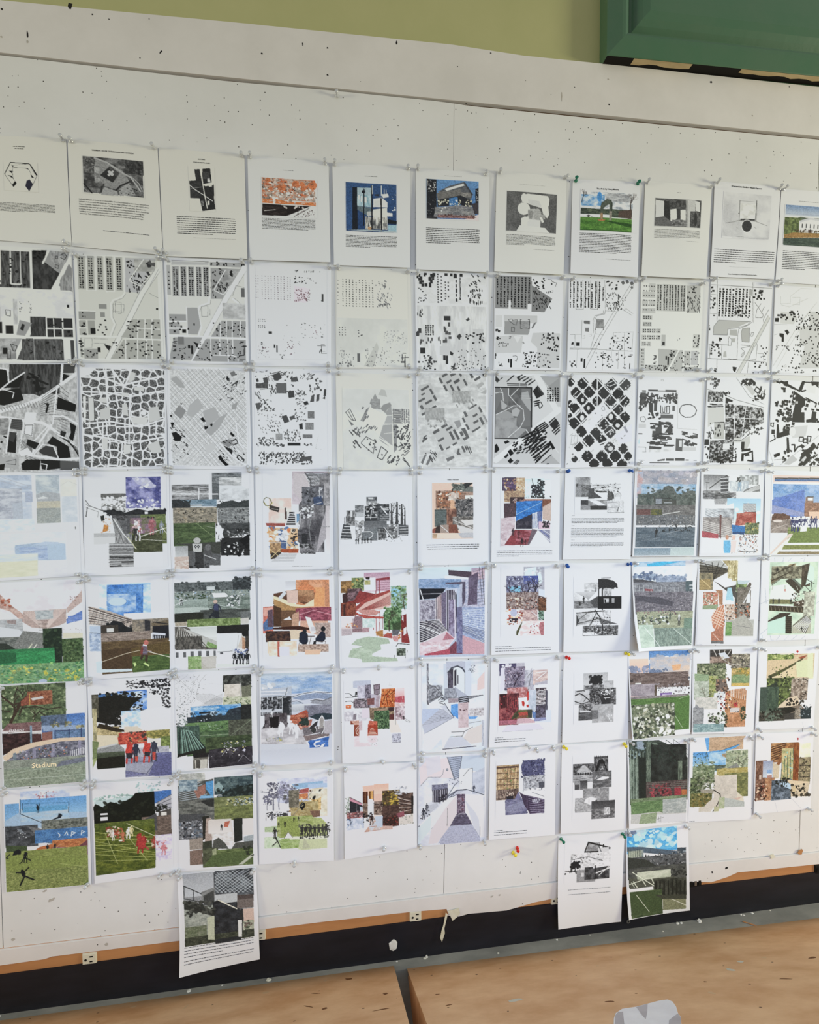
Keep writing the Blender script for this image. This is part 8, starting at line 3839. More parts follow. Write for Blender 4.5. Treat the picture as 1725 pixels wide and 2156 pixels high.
#concrete wall collage|long hanging sheet with dark concrete wall collage over a power outlet|cool|-0.5105 0.3254 -0.2953 0.3233 -0.2860 0.0626 -0.4984 0.0563|26 18|ab
R 8a8c8e 55 11 802 816
G a0a4a8 b8bcc0 60 6 382 277
P 34383c 391 22 818 18 814 329 627 270 391 260
N 2c3034 6a7074 50 40 401 -4 810 310
M 400 23 818 18 816 293 391 260
K b4bcc0 5 12 390 -182 911 267 236 50 653 490
K b4bcc0 5 12 838 -183 364 98 1029 57 520 400
M
L 2c3030 10 59 143 260 262
L 2c3030 8.4 54 288 257 348
K 3a3e40 8.4 3 66 152 62 280 260 265 257 348
P 7a7c7a 245 234 394 190 387 365 257 348
P 3c3e3c 268 280 384 224 383 400 272 385
P b4b8b8 391 278 636 280 628 468 422 334 388 348
P 9aa0a0 421 343 629 451 628 472 404 359
P 1c1e20 371 363 438 336 628 472 705 515 659 796 372 801
N 1c1e20 34363a 67 50 379 382 658 832
P d8d4c0 418 343 435 336 629 459 628 472
P 6a605a 634 307 810 320 809 475 629 459
P 4a403c 643 308 810 320 808 365 638 362
P c8ac9c 689 477 808 484 805 657 698 677
P 2a2a2a 663 464 692 477 674 781 625 791
N 8a9078 c8c8b4 27 40 683 620 802 820
S 4a5440,5a4a44 30 17 683 620 802 820
P 94988c 59 374 374 504 372 801 53 781
N 848a80 a8aca0 67 50 66 392 367 696
P 2c2e2a 53 305 272 385 375 487 374 521 174 441 58 408
S 262824,4a4c44 80 22 60 323 375 487
P 343830 55 645 213 705 373 767 371 810 53 798
N 5a6448 7a8068 50 23 59 612 292 753
N 2a2e24 484c3c 33 23 55 722 802 816
P b8bca0 300 528 379 513 372 784 299 772
P 26282a 372 784 660 778 658 814 371 819
P d8d8d4 632 595 675 601 668 798 628 791
T 555 49 811 790 934 4
T 555 48 946 788 1006 2
#tilted canopy collage|hanging white sheet with tilted black canopy collage and two handwritten lines|cool|0.6166 0.3248 0.8377 0.3181 0.8156 0.0446 0.6075 0.0481|20 22|ab
P 8a8a8c 397 96 529 120 519 152 568 199 497 238 353 217
N 7a7a7c a8a8aa 46 32 374 110 533 219
L 222 18 341 216 385 100 664 184
L 222 16 341 216 521 218 653 194
L 222 21 578 145 585 332
L 333 14 474 258 653 194
L 333 12 665 195 567 177
P c8c8ca 507 173 652 172 645 314 536 329
L 444 9.2 506 129 571 265
N c4c4c6 e4e4e6 32 21 162 226 675 450
S 777,aaa 60 12 162 226 574 376
L 555 6.9 164 303 378 274 573 332
S 1c1c1e 50 18 159 329 285 411
E 1e1e20 217 368 51 32
L 1c1c1e 12 220 395 221 439
L 333 12 94 430 359 467
S 222 30 12 94 419 359 476
R 8a8a8c 242 430 483 578
R c8c8ca 298 467 336 515
R 2e2e30 345 404 666 551
G 3a3a3c 6a6a6c 478 402 666 540
N 2a2a2c 5a5a5c 32 32 345 415 666 551
K e0e0e2 14 3 428 343 659 360 480 481 662 427
L 1c1c1e 14 478 391 482 548
L ccc 9.2 530 507 661 405
T 888 133 634 686 747 2
#blue sky bleachers print|hanging print of bleachers under bright blue clouds|cool|0.8409 0.3209 1.0553 0.3224 1.0574 0.0449 0.8333 0.0612|26 14|ab
G 3a90d0 58b4e4 14 -59 692 295
R 3f9cd8 14 -54 692 307
N 3090d4 60b8e8 147 73 14 -54 692 283
P 6a7a98 14 -35 293 -19 88 68 17 85
S a8dcf0,c8e8f4 60 37 64 -18 680 258
S b8e4f4 26 49 113 94 680 270
P 4a5a6a 14 215 187 225 490 287 812 343 811 402 413 338 14 270
N 5a6a70 8a9490 39 49 21 264 235 380
R a0a894 21 271 209 377
K 4a5450 7.3 8 34 241 32 360 199 265 197 376
P 3a4650 692 283 814 288 810 461 689 449
R 8a96a0 767 326 812 345
R 8a96a0 753 408 811 425
N 3c3e40 5a5c5e 59 22 20 358 811 638
S 26282a,8a8c8c,5a5e60 150 15 235 332 808 544
P 30332e 22 347 260 394 435 506 332 567 29 561
N 3a3c3a 54564f 98 22 30 490 808 733
S 222422 60 15 358 546 806 638
P b8bca8 117 581 572 574 609 618 204 654
N a8b098 c4c8b4 98 34 143 548 595 688
P 4a4c40 28 608 204 649 634 644 809 709 805 897 352 829 354 746 38 750
L d8dcc8 9.8 80 542 801 1038
L d0d4c0 9.8 39 692 280 633
L c8ccb8 7.3 102 733 65 671
K c8ccb8 12 3 91 661 140 737 331 638 367 712
N 24261f 42443a 39 73 368 665 804 920
K 1c1e18 22 8 393 691 390 868 784 707 780 895
P e0e4dc 25 773 354 753 358 794 30 816
N 36462a 4c5c38 98 34 38 786 473 1099
P 3c4c2c 38 797 366 795 477 912 461 1051 36 1061
L c8ccb8 7.3 125 830 285 1045
P 7a7c5c 477 912 799 932 796 1072 474 1052
L d8d8c8 7.3 478 865 797 1025
P 3a3c30 365 853 805 885 804 944 477 912'''
SU, SV = 850.0, 1100.0           # sheet units: hundredths of an inch
PW, PH, SS = 194, 251, 2         # printed raster and its oversampling
K = PW * SS / SU

class Painter:
    def __init__(self, key, paper):
        self.rng = np.random.default_rng(zlib.crc32(key.encode()))
        self.rd = random.Random(key)
        self.W, self.H = PW * SS, PH * SS
        self.img = np.empty((self.H, self.W, 3), np.float32); self.img[:] = 1
        self.done = np.zeros((self.H, self.W), bool)
        self.mask = None; self.tone = False
    @staticmethod
    def col(h):
        a = 1.0
        if ':' in h:
            h, s = h.split(':'); a = float(s)
        if len(h) == 3: h = ''.join(c * 2 for c in h)
        return np.array([int(h[i:i + 2], 16) / 255 for i in (0, 2, 4)], np.float32), a
    def bb(self, x0, y0, x1, y1):
        return (max(0, int(math.floor(x0 * K))), max(0, int(math.floor(y0 * K))), min(self.W, int(math.ceil(x1 * K)) + 1), min(self.H, int(math.ceil(y1 * K)) + 1))
    def put(self, b, m, c, a=1.0):
        x0, y0, x1, y1 = b
        if self.mask is not None: m = m & self.mask[y0:y1, x0:x1]
        s = self.img[y0:y1, x0:x1]
        c = c[m] if getattr(c, 'ndim', 1) == 3 else c
        s[m] = s[m] * (1 - a) + c * a
        self.done[y0:y1, x0:x1] |= m
    def grid(self, b):
        x0, y0, x1, y1 = b
        return (np.arange(x0, x1) + .5)[None, :] / K, (np.arange(y0, y1) + .5)[:, None] / K
    def inpoly(self, b, p):
        X, Y = self.grid(b)
        m = np.zeros((b[3] - b[1], b[2] - b[0]), bool)
        n = len(p)
        for i in range(n):
            xa, ya = p[i]; xb, yb = p[(i + 1) % n]
            if ya == yb: continue
            m ^= ((ya > Y) != (yb > Y)) & (X < (xb - xa) * (Y - ya) / (yb - ya) + xa)
        return m
    def poly(self, p, c, a=1.0):
        xs = [q[0] for q in p]; ys = [q[1] for q in p]
        b = self.bb(min(xs), min(ys), max(xs), max(ys))
        if b[2] > b[0] and b[3] > b[1]: self.put(b, self.inpoly(b, p), c, a)
    def rect(self, x0, y0, x1, y1, c, a=1.0):
        b = (max(0, round(x0 * K)), max(0, round(y0 * K)), min(self.W, round(x1 * K)), min(self.H, round(y1 * K)))
        if b[2] > b[0] and b[3] > b[1]: self.put(b, np.ones((b[3] - b[1], b[2] - b[0]), bool), c, a)
    def line(self, p, wd, c, a=1.0):
        r = max(wd / 2, 0.55 / K)
        for (xa, ya), (xb, yb) in zip(p, p[1:]):
            b = self.bb(min(xa, xb) - r, min(ya, yb) - r, max(xa, xb) + r, max(ya, yb) + r)
            if b[2] <= b[0] or b[3] <= b[1]: continue
            X, Y = self.grid(b); dx, dy = xb - xa, yb - ya; l2 = dx * dx + dy * dy or 1e-9
            t = np.clip(((X - xa) * dx + (Y - ya) * dy) / l2, 0, 1)
            self.put(b, (X - xa - t * dx) ** 2 + (Y - ya - t * dy) ** 2 < r * r, c, a)
    def ell(self, cx, cy, rx, ry, c, a=1.0, ang=0.0):
        r = max(rx, ry); b = self.bb(cx - r, cy - r, cx + r, cy + r)
        if b[2] <= b[0] or b[3] <= b[1]: return
        X, Y = self.grid(b); X = X - cx; Y = Y - cy
        ca, sa = math.cos(ang), math.sin(ang)
        self.put(b, ((X * ca + Y * sa) / rx) ** 2 + ((Y * ca - X * sa) / ry) ** 2 < 1, c, a)
    def noise(self, b, sx, sy):
        h, wd = b[3] - b[1], b[2] - b[0]
        out = np.zeros((h, wd)); amp = 1.0; tot = 0
        for o in range(4):
            gx, gy = max(sx * K / 2 ** o, 1.0), max(sy * K / 2 ** o, 1.0)
            nx, ny = int(wd / gx) + 3, int(h / gy) + 3
            g = self.rng.random((ny, nx))
            x = np.arange(wd) / gx; y = np.arange(h) / gy
            xi, yi = x.astype(int), y.astype(int)
            fx, fy = x - xi, y - yi; fx = fx * fx * (3 - 2 * fx); fy = fy * fy * (3 - 2 * fy)
            A = g[yi][:, xi] * (1 - fx) + g[yi][:, xi + 1] * fx
            B = g[yi + 1][:, xi] * (1 - fx) + g[yi + 1][:, xi + 1] * fx
            out += amp * (A * (1 - fy[:, None]) + B * fy[:, None]); tot += amp; amp *= 0.62
        return np.clip((out / tot - 0.5) * 2.7 + 0.5, 0, 1)
    def person(self, c, x, y, h, a=1.0):
        f = self.rd.choice((-1, 1)); s = self.rd.uniform(.05, .13)
        self.ell(x + f * .02 * h, y - .92 * h, .065 * h, .08 * h, c, a)
        self.poly([(x - .12 * h, y - .82 * h), (x + .12 * h, y - .82 * h), (x + .09 * h, y - .42 * h), (x - .09 * h, y - .42 * h)], c, a)
        self.line([(x - .04 * h, y - .45 * h), (x - s * h, y - .22 * h), (x - (s + .02) * h, y)], .085 * h, c, a)
        self.line([(x + .04 * h, y - .45 * h), (x + s * h, y - .22 * h), (x + s * .8 * h, y)], .085 * h, c, a)
        self.line([(x - .11 * h, y - .78 * h), (x - .17 * h, y - .58 * h), (x - .12 * h, y - .42 * h)], .05 * h, c, a)
        self.line([(x + .11 * h, y - .78 * h), (x + .18 * h, y - .6 * h), (x + .2 * h, y - .45 * h)], .05 * h, c, a)
    def tree(self, c, x, y, h, lean):
        rd = self.rd
        def br(x, y, dx, dy, l, wd, n):
            x2, y2 = x + dx * l, y + dy * l
            self.line([(x, y), ((x + x2) / 2 + rd.uniform(-.08, .08) * l, (y + y2) / 2), (x2, y2)], wd, c)
            if n:
                for k in range(3):
                    a = math.atan2(dy, dx) + rd.uniform(-.9, .9)
                    br(x2, y2, math.cos(a), math.sin(a), l * rd.uniform(.5, .75), wd * .55, n - 1)
        n = math.hypot(h * .4, lean * .4)
        br(x, y, lean * .4 / n, -h * .4 / n, n, max(3, h * .05), 3)
    def run(self, ops):
        texts, words = [], []
        for ln in ops:
            t = ln.split(); o = t[0]
            if o == 'M':
                v = [float(q) for q in t[1:]]
                self.mask = None
                if v:
                    b = (0, 0, self.W, self.H); self.mask = self.inpoly(b, list(zip(v[::2], v[1::2])))
                continue
            if o == 'T':
                texts.append((t[1], [float(q) for q in t[2:6]], int(t[6]), len(t) > 7)); continue
            if o == 'W':
                words.append((t[1], float(t[2]), float(t[3]), float(t[4]), ' '.join(t[6:]))); continue
            if o in 'GN':
                (c, a), (c2, _) = self.col(t[1]), self.col(t[2]); v = [float(q) for q in t[3:]]
            elif o == 'S':
                cs = [self.col(q)[0] for q in t[1].split(',')]; v = [float(q) for q in t[2:]]
            else:
                c, a = self.col(t[1]); v = [float(q) for q in t[2:]]
            if o == 'R': self.rect(*v, c, a)
            elif o == 'P': self.poly(list(zip(v[::2], v[1::2])), c, a)
            elif o == 'L': self.line(list(zip(v[1::2], v[2::2])), v[0], c, a)
            elif o == 'E': self.ell(*v, c, a)
            elif o == 'I': self.person(c, *v)
            elif o == 'Y': self.tree(c, *v)
            elif o in 'GN':
                x0, y0, x1, y1 = v[-4:]
                b = (max(0, round(x0 * K)), max(0, round(y0 * K)), min(self.W, round(x1 * K)), min(self.H, round(y1 * K)))
                if b[2] <= b[0] or b[3] <= b[1]: continue
                q = self.noise(b, v[0], v[1]) if o == 'N' else np.repeat(np.linspace(0, 1, b[3] - b[1])[:, None], b[2] - b[0], 1)
                q = q[..., None].astype(np.float32)
                self.put(b, np.ones(q.shape[:2], bool), c * (1 - q) + c2 * q, a)
            elif o == 'S':
                n, r = int(v[0]), v[1]; x0, y0, x1, y1 = v[2:6]
                for _ in range(n):
                    e = self.rd.uniform(.35, 1.1) * r
                    self.ell(self.rd.uniform(x0, x1), self.rd.uniform(y0, y1), max(e, 1.6), max(e * self.rd.uniform(.4, 1), 1.4), self.rd.choice(cs) * self.rd.uniform(.85, 1.1), .9, self.rd.uniform(-1, 1))
            elif o == 'B':
                n, wd, h, ang = int(v[0]), v[1], v[2], math.radians(v[3]); x0, y0, x1, y1 = v[4:8]
                for k in range(n):
                    if n == 1: cx, cy, q, e = (x0 + x1) / 2, (y0 + y1) / 2, wd, h
                    else:
                        cx, cy = self.rd.uniform(x0, x1), self.rd.uniform(y0, y1)
                        q, e = wd * self.rd.uniform(.6, 1.25), h * self.rd.uniform(.6, 1.25)
                    ca, sa = math.cos(ang), math.sin(ang)
                    self.poly([(cx + i * q / 2 * ca - j * e / 2 * sa, cy + i * q / 2 * sa + j * e / 2 * ca) for i, j in ((-1, -1), (1, -1), (1, 1), (-1, 1))], c, a)
            elif o == 'H':
                nx, ny, wd, h = int(v[0]), int(v[1]), v[2], v[3]; x0, y0, x1, y1 = v[4:8]
                for i in range(nx):
                    for j in range(ny):
                        if self.rd.random() < .04: continue
                        cx = x0 + (i + .5) * (x1 - x0) / nx + self.rd.uniform(-.12, .12) * wd; cy = y0 + (j + .5) * (y1 - y0) / ny
                        q, e = wd * self.rd.uniform(.7, 1.1), h * self.rd.uniform(.65, 1.1)
                        self.rect(cx - q / 2, cy - e / 2, cx + q / 2, cy + e / 2, c, a)
                        if self.rd.random() < .4: self.rect(cx, cy - e * .2, cx + q * .75, cy + e / 2, c, a)
            elif o == 'K':
                wd, n = v[0], int(v[1]); ax, ay, bx, by, cx, cy, dx, dy = v[2:10]
                for i in range(n):
                    s = i / max(1, n - 1)
                    self.line([(ax + (cx - ax) * s, ay + (cy - ay) * s), (bx + (dx - bx) * s, by + (dy - by) * s)], wd, c, a)
            elif o == 'V':
                wd, n = v[0], int(v[1]); x0, y0, x1, y1 = v[2:6]
                b = self.bb(x0, y0, x1, y1); X, Y = self.grid(b)
                d1 = np.full((b[3] - b[1], b[2] - b[0]), 1e9); d2 = d1.copy()
                g = max(2, int(round(math.sqrt(n * (x1 - x0) / (y1 - y0)))))
                gy = max(2, int(round(n / g)))
                for i in range(-1, g + 1):
                    for j in range(-1, gy + 1):
                        px = x0 + (i + self.rd.uniform(.15, .85)) * (x1 - x0) / g; py = y0 + (j + self.rd.uniform(.15, .85)) * (y1 - y0) / gy
                        d = np.sqrt((X - px) ** 2 + (Y - py) ** 2)
                        d2 = np.minimum(d2, np.maximum(d1, d)); d1 = np.minimum(d1, d)
                self.put(b, d2 - d1 < wd, c, a)
        return texts, words
    def result(self):
        if self.tone:
            # a printed photograph: fine grain, slightly weak ink
            c = self.img; lum = c.mean(2, keepdims=True)
            g = self.noise((0, 0, self.W, self.H), 9, 7)[..., None].astype(np.float32) - .5
            c = c * .86 + lum * .14
            c = .03 + .97 * c
            self.img = np.clip(c * (1 + g * .30 * np.clip((.82 - lum) * 3, 0, 1)), 0, 1)
        i = self.img.reshape(PH, SS, PW, SS, 3).mean((1, 3))
        d = self.done.reshape(PH, SS, PW, SS).any((1, 3)); cov = self.done.reshape(PH, SS, PW, SS).mean((1, 3))
        return i, d, cov

def glyph_mesh(text):
    cu = bpy.data.curves.new('lettering', 'FONT')
    cu.body = text; cu.size = 1.0; cu.align_x = 'CENTER'; cu.align_y = 'CENTER'; cu.resolution_u = 1; cu.offset = 0.012 if len(text) > 40 else 0.025
    o = bpy.data.objects.new('lettering', cu); C.objects.link(o)
    bpy.context.view_layer.update()
    me = o.to_mesh()
    vs = [tuple(v.co) for v in me.vertices]; fs = [tuple(p.vertices) for p in me.polygons]
    o.to_mesh_clear(); bpy.data.objects.remove(o); bpy.data.curves.remove(cu)
    return vs, fs

SHEETS = {}
GAIN = {0: 1.18, 1: 1.10, 2: 1.08}
for blk in DATA.split('#')[1:]:
    head, *ops = blk.strip().split('\n')
    short, label, tint, cs, lifts, pins = head.split('|')
    q = [float(z) for z in cs.split()]
    P = [(q[i], q[i + 1]) for i in range(0, 8, 2)]                 # TL TR BR BL on the wall
    lbl, lbr = (float(z) / 1000 for z in lifts.split())
    idx = len(SHEETS)
    row = min(idx // 11, 6) if idx < 77 else 7
    tl = 0.0015 if row % 2 else 0.002
    tl += 0.0004 * (idx % 2)
    rd = random.Random(label)
    hang = max(lbl, lbr) > 0.0045
    bul = rd.uniform(0.0005, 0.0012) if not hang else rd.uniform(0.001, 0.003)
    ph = rd.uniform(0, 6.28); wav = 0.0004 if not hang else rd.uniform(0.0006, 0.0016)
    def surf(u, v, off=0.0, P=P, lbl=lbl, lbr=lbr, tl=tl, bul=bul, ph=ph, wav=wav):
        """Point on the hanging sheet: u, v in 0..1 from its top left corner; off lifts towards the room."""
        x = (P[0][0] * (1 - u) + P[1][0] * u) * (1 - v) + (P[3][0] * (1 - u) + P[2][0] * u) * v
        z = (P[0][1] * (1 - u) + P[1][1] * u) * (1 - v) + (P[3][1] * (1 - u) + P[2][1] * u) * v
        e = lbl * (1 - u) + lbr * u
        y = tl + (e - tl) * v ** 1.6 + bul * np.sin(np.pi * v) * (0.55 + 0.45 * np.sin(np.pi * u))
        y = y + wav * (np.sin(2 * np.pi * u + ph) + 1) * np.sin(np.pi * np.minimum(v * 1.0, 1)) * 0.7
        y = y + np.maximum(lbl - 0.012, 0) * 0.9 * np.maximum(0, v - 0.55) ** 2 * (1 - u) ** 2 * 4
        return x, -(y + off), z
    # the sheet itself: front and back, closed round the edge
    nu, nv = 14, 18
    g = [[surf(i / nu, j / nv) for i in range(nu + 1)] for j in range(nv + 1)]
    vs = [p for r in g for p in r] + [(p[0], p[1] + 0.00025, p[2]) for r in g for p in r]
    N1 = (nu + 1) * (nv + 1)
    fs = []
    for j in range(nv):
        for i in range(nu):
            a = j * (nu + 1) + i
            fs.append((a, a + nu + 1, a + nu + 2, a + 1)); fs.append((a + N1, a + N1 + 1, a + N1 + nu + 2, a + N1 + nu + 1))
    ring = [i for i in range(nu)] + [j * (nu + 1) + nu for j in range(nv)] + [nv * (nu + 1) + i for i in range(nu, 0, -1)] + [j * (nu + 1) for j in range(nv, 0, -1)]
    for a, b in zip(ring, ring[1:] + ring[:1]):                    # the cut edge, with its own corners so that it stays crisp
        n = len(vs); vs += [vs[a], vs[b], vs[b + N1], vs[a + N1]]
        fs.append((n, n + 1, n + 2, n + 3))
    sheet = obj('paper_sheet', vs, fs, PAPER[tint], smooth=True)
    tag(sheet, label, 'printed sheet', 'printed sheets pinned to the board')
    SHEETS[short] = (sheet, surf, pins)
    # what is printed on it
    pt = Painter(label, tint)
    pt.tone = row >= 3 or row == 0
    texts, words = pt.run(ops)
    img, done, cov = pt.result()
    if done.any():
        ys, xs = np.where(done)
        x0, x1, y0, y1 = max(xs.min() - 1, 1), min(xs.max() + 2, PW - 1), max(ys.min() - 1, 1), min(ys.max() + 2, PH - 1)
        im = img[y0:y1, x0:x1]
        h, wd = im.shape[:2]
        l = np.where(im <= 0.04045, im / 12.92, ((im + 0.055) / 1.055) ** 2.4) * GAIN.get(row, 1.14)
        tn = np.array(TINTS[tint]); k = cov[y0:y1, x0:x1, None]
        # cells only partly inked were averaged with white: put paper under them
        l = np.where(k >= .999, l, l * k + tn * (1 - k) + (1 - k) * np.minimum(0, l - 1) * 0)
        l = np.where(k <= 0, tn, np.minimum(l, tn * 1.02))
        uu, vv = np.meshgrid((np.arange(x0, x1) + .5) / PW, (np.arange(y0, y1) + .5) / PH)
        X, Y, Z = surf(uu, vv, 0.00035)
        me = bpy.data.meshes.new('printed_picture')
        a = (np.arange(h - 1)[:, None] * wd + np.arange(wd - 1)[None, :]).ravel()
        quads = np.stack([a, a + wd, a + wd + 1, a + 1], 1).ravel().astype(np.int32)
        me.vertices.add(h * wd); me.vertices.foreach_set('co', np.stack([X, Y, Z], -1).astype(np.float32).ravel())
        me.loops.add(len(quads)); me.loops.foreach_set('vertex_index', quads)
        me.polygons.add(len(a)); me.polygons.foreach_set('loop_start', np.arange(0, len(quads), 4, dtype=np.int32))
        me.polygons.foreach_set('use_smooth', np.ones(len(a), bool))
        me.update(calc_edges=True)
        at = me.color_attributes.new('ink', 'BYTE_COLOR', 'POINT')
        at.data.foreach_set('color', np.concatenate([l, np.ones((h, wd, 1))], -1).astype(np.float32).ravel())
        me.materials.append(PRINT)
        pr = bpy.data.objects.new('printed_picture', me); C.objects.link(pr); pr.parent = sheet
    for colr, (bx0, by0, bx1, by1), n, cen in texts:
        # running text too small to read: word-long marks on ruled lines
        vs, fs = [], []
        n = max(1, n); ph_ = (by1 - by0) / n
        for i in range(n):
            yc = by0 + (i + .5) * ph_; hh = min(ph_ * 0.16, 3.4); x = bx0
            end = bx1 if (i < n - 1 or n < 3) else bx0 + (bx1 - bx0) * pt.rd.uniform(.35, .9)
            bx0, end = max(bx0, 14), min(end, SU - 14); x = max(x, bx0)
            if cen: s = pt.rd.uniform(0, .12) * (bx1 - bx0) * (1 if i == n - 1 else .15); x += s; end = bx1 - s
            while x < end - 4:
                l_ = min(pt.rd.uniform(9, 38), end - x)
                e = hh * pt.rd.uniform(.75, 1.15)
                b = len(vs)
                for (px, py) in ((x, yc - e), (x + l_, yc - e), (x + l_, yc + e), (x, yc + e)):
                    vs.append(surf(px / SU, py / SV, 0.0005))
                fs.append((b, b + 3, b + 2, b + 1)); x += l_ + pt.rd.uniform(4.5, 7)
        o = obj('printed_text', vs, fs, ink(colr), sheet)
    for colr, hgt, cx, cy, tx in words:
        gv, gf = glyph_mesh(tx)
        xs_ = [g[0] for g in gv]; s = hgt / max(max(xs_) - min(xs_), 1e-6)
        hd = obj('printed_text' if len(tx) > 40 else 'printed_heading', [surf((cx + a * s) / SU, (cy - b * s) / SV, 0.0006) for a, b, _ in gv], gf, ink(colr), sheet)

# ------------------------------------------------------------------ push pins
def pin_mesh(name, material):
    pr = [(0.0046, 0.0), (0.0048, 0.0006), (0.0046, 0.0014), (0.0030, 0.0020), (0.0024, 0.0032), (0.0023, 0.0070), (0.0027, 0.0088), (0.0040, 0.0098), (0.0044, 0.0106), (0.0044, 0.0118), (0.0036, 0.0128)]
    v, f = lathe([(a * 1.15, b * 1.2) for a, b in pr], 12)
    nv, nf = lathe([(0.0005, -0.006), (0.0005, 0.0005)], 6)
    me = bpy.data.meshes.new(name)
    me.from_pydata(v + nv, [], f + [tuple(i + len(v) for i in q) for q in nf])
    me.materials.append(material); me.materials.append(METAL)
    for i, p in enumerate(me.polygons):
        p.use_smooth = True
        p.material_index = 1 if i >= len(f) else 0
    me.update()
    return me
PINM = {'clear': pin_mesh('push_pin', CLEAR),
        'green': pin_mesh('push_pin', mat('green_plastic', '0c6e54', 0.3, 0.5)), 'blue': pin_mesh('push_pin', mat('blue_plastic', '164f9c', 0.3, 0.5)),
        'red': pin_mesh('push_pin', mat('red_plastic', 'd02018', 0.3, 0.5)), 'yellow': pin_mesh('push_pin', mat('yellow_plastic', 'e0cc30', 0.3, 0.5))}
prd = random.Random(5)
def pin(at, color, label):
    o = bpy.data.objects.new('push_pin', PINM[color]); C.objects.link(o)
    d = Vector((prd.uniform(-.28, .28), -1, prd.uniform(-.22, .3)))
    o.rotation_euler = d.to_track_quat('Z', 'Y').to_euler()
    o.location = Vector(at) + Vector((0, -0.0024, 0))
    tag(o, label, 'push pin', color + ' push pins')
    return o
COL = {'stone arch sheet': ('green', 'green'), 'grey landscape text sheet': ('blue', 'blue'), 'black awning collage': ('blue', 'blue'),
       'round tree collage': ('red', 'yellow'), 'thatched hut collage': ('yellow', 'yellow'), 'tilted canopy collage': ('green', 'green')}
WORD = {'a': 'top left', 'b': 'top right', 'c': 'bottom left', 'd': 'bottom right'}
UV = {'a': (0.035, 0.018), 'b': (0.962, 0.018), 'c': (0.035, 0.984), 'd': (0.962, 0.984)}
for short, (sheet, surf, pins) in SHEETS.items():
    for c in pins:
        u, v = UV[c]
        u += prd.uniform(-.014, .014); v += prd.uniform(-.006, .008)
        color = COL[short]['ab'.index(c)] if short in COL else 'clear'
        pin(surf(u, v), color, '%s push pin at %s corner of the %s' % (color, WORD[c], short))
for short, u, v, wd in (('red spiral ramp collage', .52, .985, 'bottom edge'), ('red fragments collage', .53, .985, 'bottom edge'), ('pine trees picnic collage', .47, .982, 'bottom edge'),
                        ('brown library collage', .54, .93, 'lower edge'), ('red corridor collage', .54, .985, 'bottom edge'), ('purple bench collage', .70, .03, 'top edge'), ('forest football collage', .80, .99, 'bottom edge')):
    pin(SHEETS[short][1](u, v), 'clear', 'clear push pin at middle of the %s of the %s' % (wd, short))
x, z = -0.0389, 2.4898
pin((x, 0, z), 'clear', 'clear push pin in bare board just below the long dark joint')
x, z = 0.4839, 0.3013
pin((x, 0, z), 'red', 'red push pin in bare board below the purple bench collage')
x, z = 0.4703, 0.2876
pin((x, 0, z), 'yellow', 'yellow push pin in bare board below a red pin')

# ------------------------------------------------------------------ power outlets in the wooden strip
def outlet(px, z0, label, wd=0.036, dark=False):
    x = px
    h = 0.030
    m_ = SLOT if dark else OUTLET
    v, f = box_vf(x - wd / 2, x + wd / 2, -0.0035, 0.0008, z0 - h / 2, z0 + h / 2)
    e = 0.0018                                                   # bevelled front
    v = [(a + (e if a < x else -e) if b < -0.002 else a, b, c + (e if c < z0 else -e) if b < -0.002 else c) for a, b, c in v]
    o = obj('power_outlet', v, f, m_)
    tag(o, label, 'power outlet', 'power outlets in the brown strip')
    if dark:
        for k in range(3):
            box('terminal', x - wd * .35 + k * wd * .3, x - wd * .35 + k * wd * .3 + wd * .16, -0.0052, -0.0034, z0 - h * .28, z0 + h * .22, METAL if k == 1 else SLOT, o)
        return o
    s = lambda n, a, b, c, d: box(n, a, b, -0.0039, -0.0030, c, d, SLOT, o)
    s('blade_slot', x + wd * .04, x + wd * .28, z0 + h * .16, z0 + h * .28)
    s('blade_slot', x + wd * .04, x + wd * .24, z0 - h * .30, z0 - h * .18)
    gv, gf = lathe([(0.0032, 0), (0.0032, 0.0012)], 10)
    obj('ground_hole', [(x - wd * .24 + a, -0.0030 - b, z0 - h * .06 + c) for a, c, b in gv], gf, SLOT, o)
    return o
x, z = -0.7468, 0.1085
outlet(x, z, 'ivory power outlet in brown strip below bare board at far left', 0.037)
x, z = -0.2900, 0.1185
outlet(x, z, 'ivory power outlet half hidden behind the hanging concrete wall collage')
x, z = 0.1667, 0.1208
outlet(x, z, 'fully visible ivory power outlet in brown strip beside peeling paint')
x, z = 0.6109, 0.1216
outlet(x, z, 'ivory power outlet mostly hidden behind the tilted canopy collage', 0.034)
x, z = 1.0821, 0.1249
outlet(x, z, 'black open socket in brown strip right of the blue sky bleachers print', 0.05, True)
x, z = 1.5429, 0.1204
outlet(x, z, 'black open socket in brown strip at the far right edge', 0.04, True)

# ------------------------------------------------------------------ paint flakes, fixings, debris
px = [0.2615, 0.1334, 0.2673, 0.1267, 0.2614, 0.1035, 0.2569, 0.0846, 0.2584, 0.0694, 0.2495, 0.0435, 0.2436, 0.0562, 0.2481, 0.0781, 0.2540, 0.0954]
pp = [(px[i], px[i + 1]) for i in range(0, len(px), 2)]
tag(slab('paint_strip', [(a * .985, b - .003) for a, b in pp], -0.012, 0.0012, PEEL), 'thin curl of peeled paint hanging over the black base', 'paint flake')
px = [0.2644, 0.1301, 0.2983, 0.1351, 0.3027, 0.1195, 0.2938, 0.1086, 0.2790, 0.0984, 0.2746, 0.1094]
tag(slab('paint_flake', [(px[i], px[i + 1]) for i in range(0, len(px), 2)], -0.0075, 0.0012, PEEL), 'pointed cream paint flake beside the hanging peeled curl', 'paint flake')
x, z = 0.0986, 0.0417
gv, gf = lathe([(0.0135, 0), (0.0132, 0.0012), (0.009, 0.0022), (0.003, 0.0026)], 16)
rr_ = random.Random(3); wob = [rr_.uniform(.86, 1.1) for _ in range(16)]
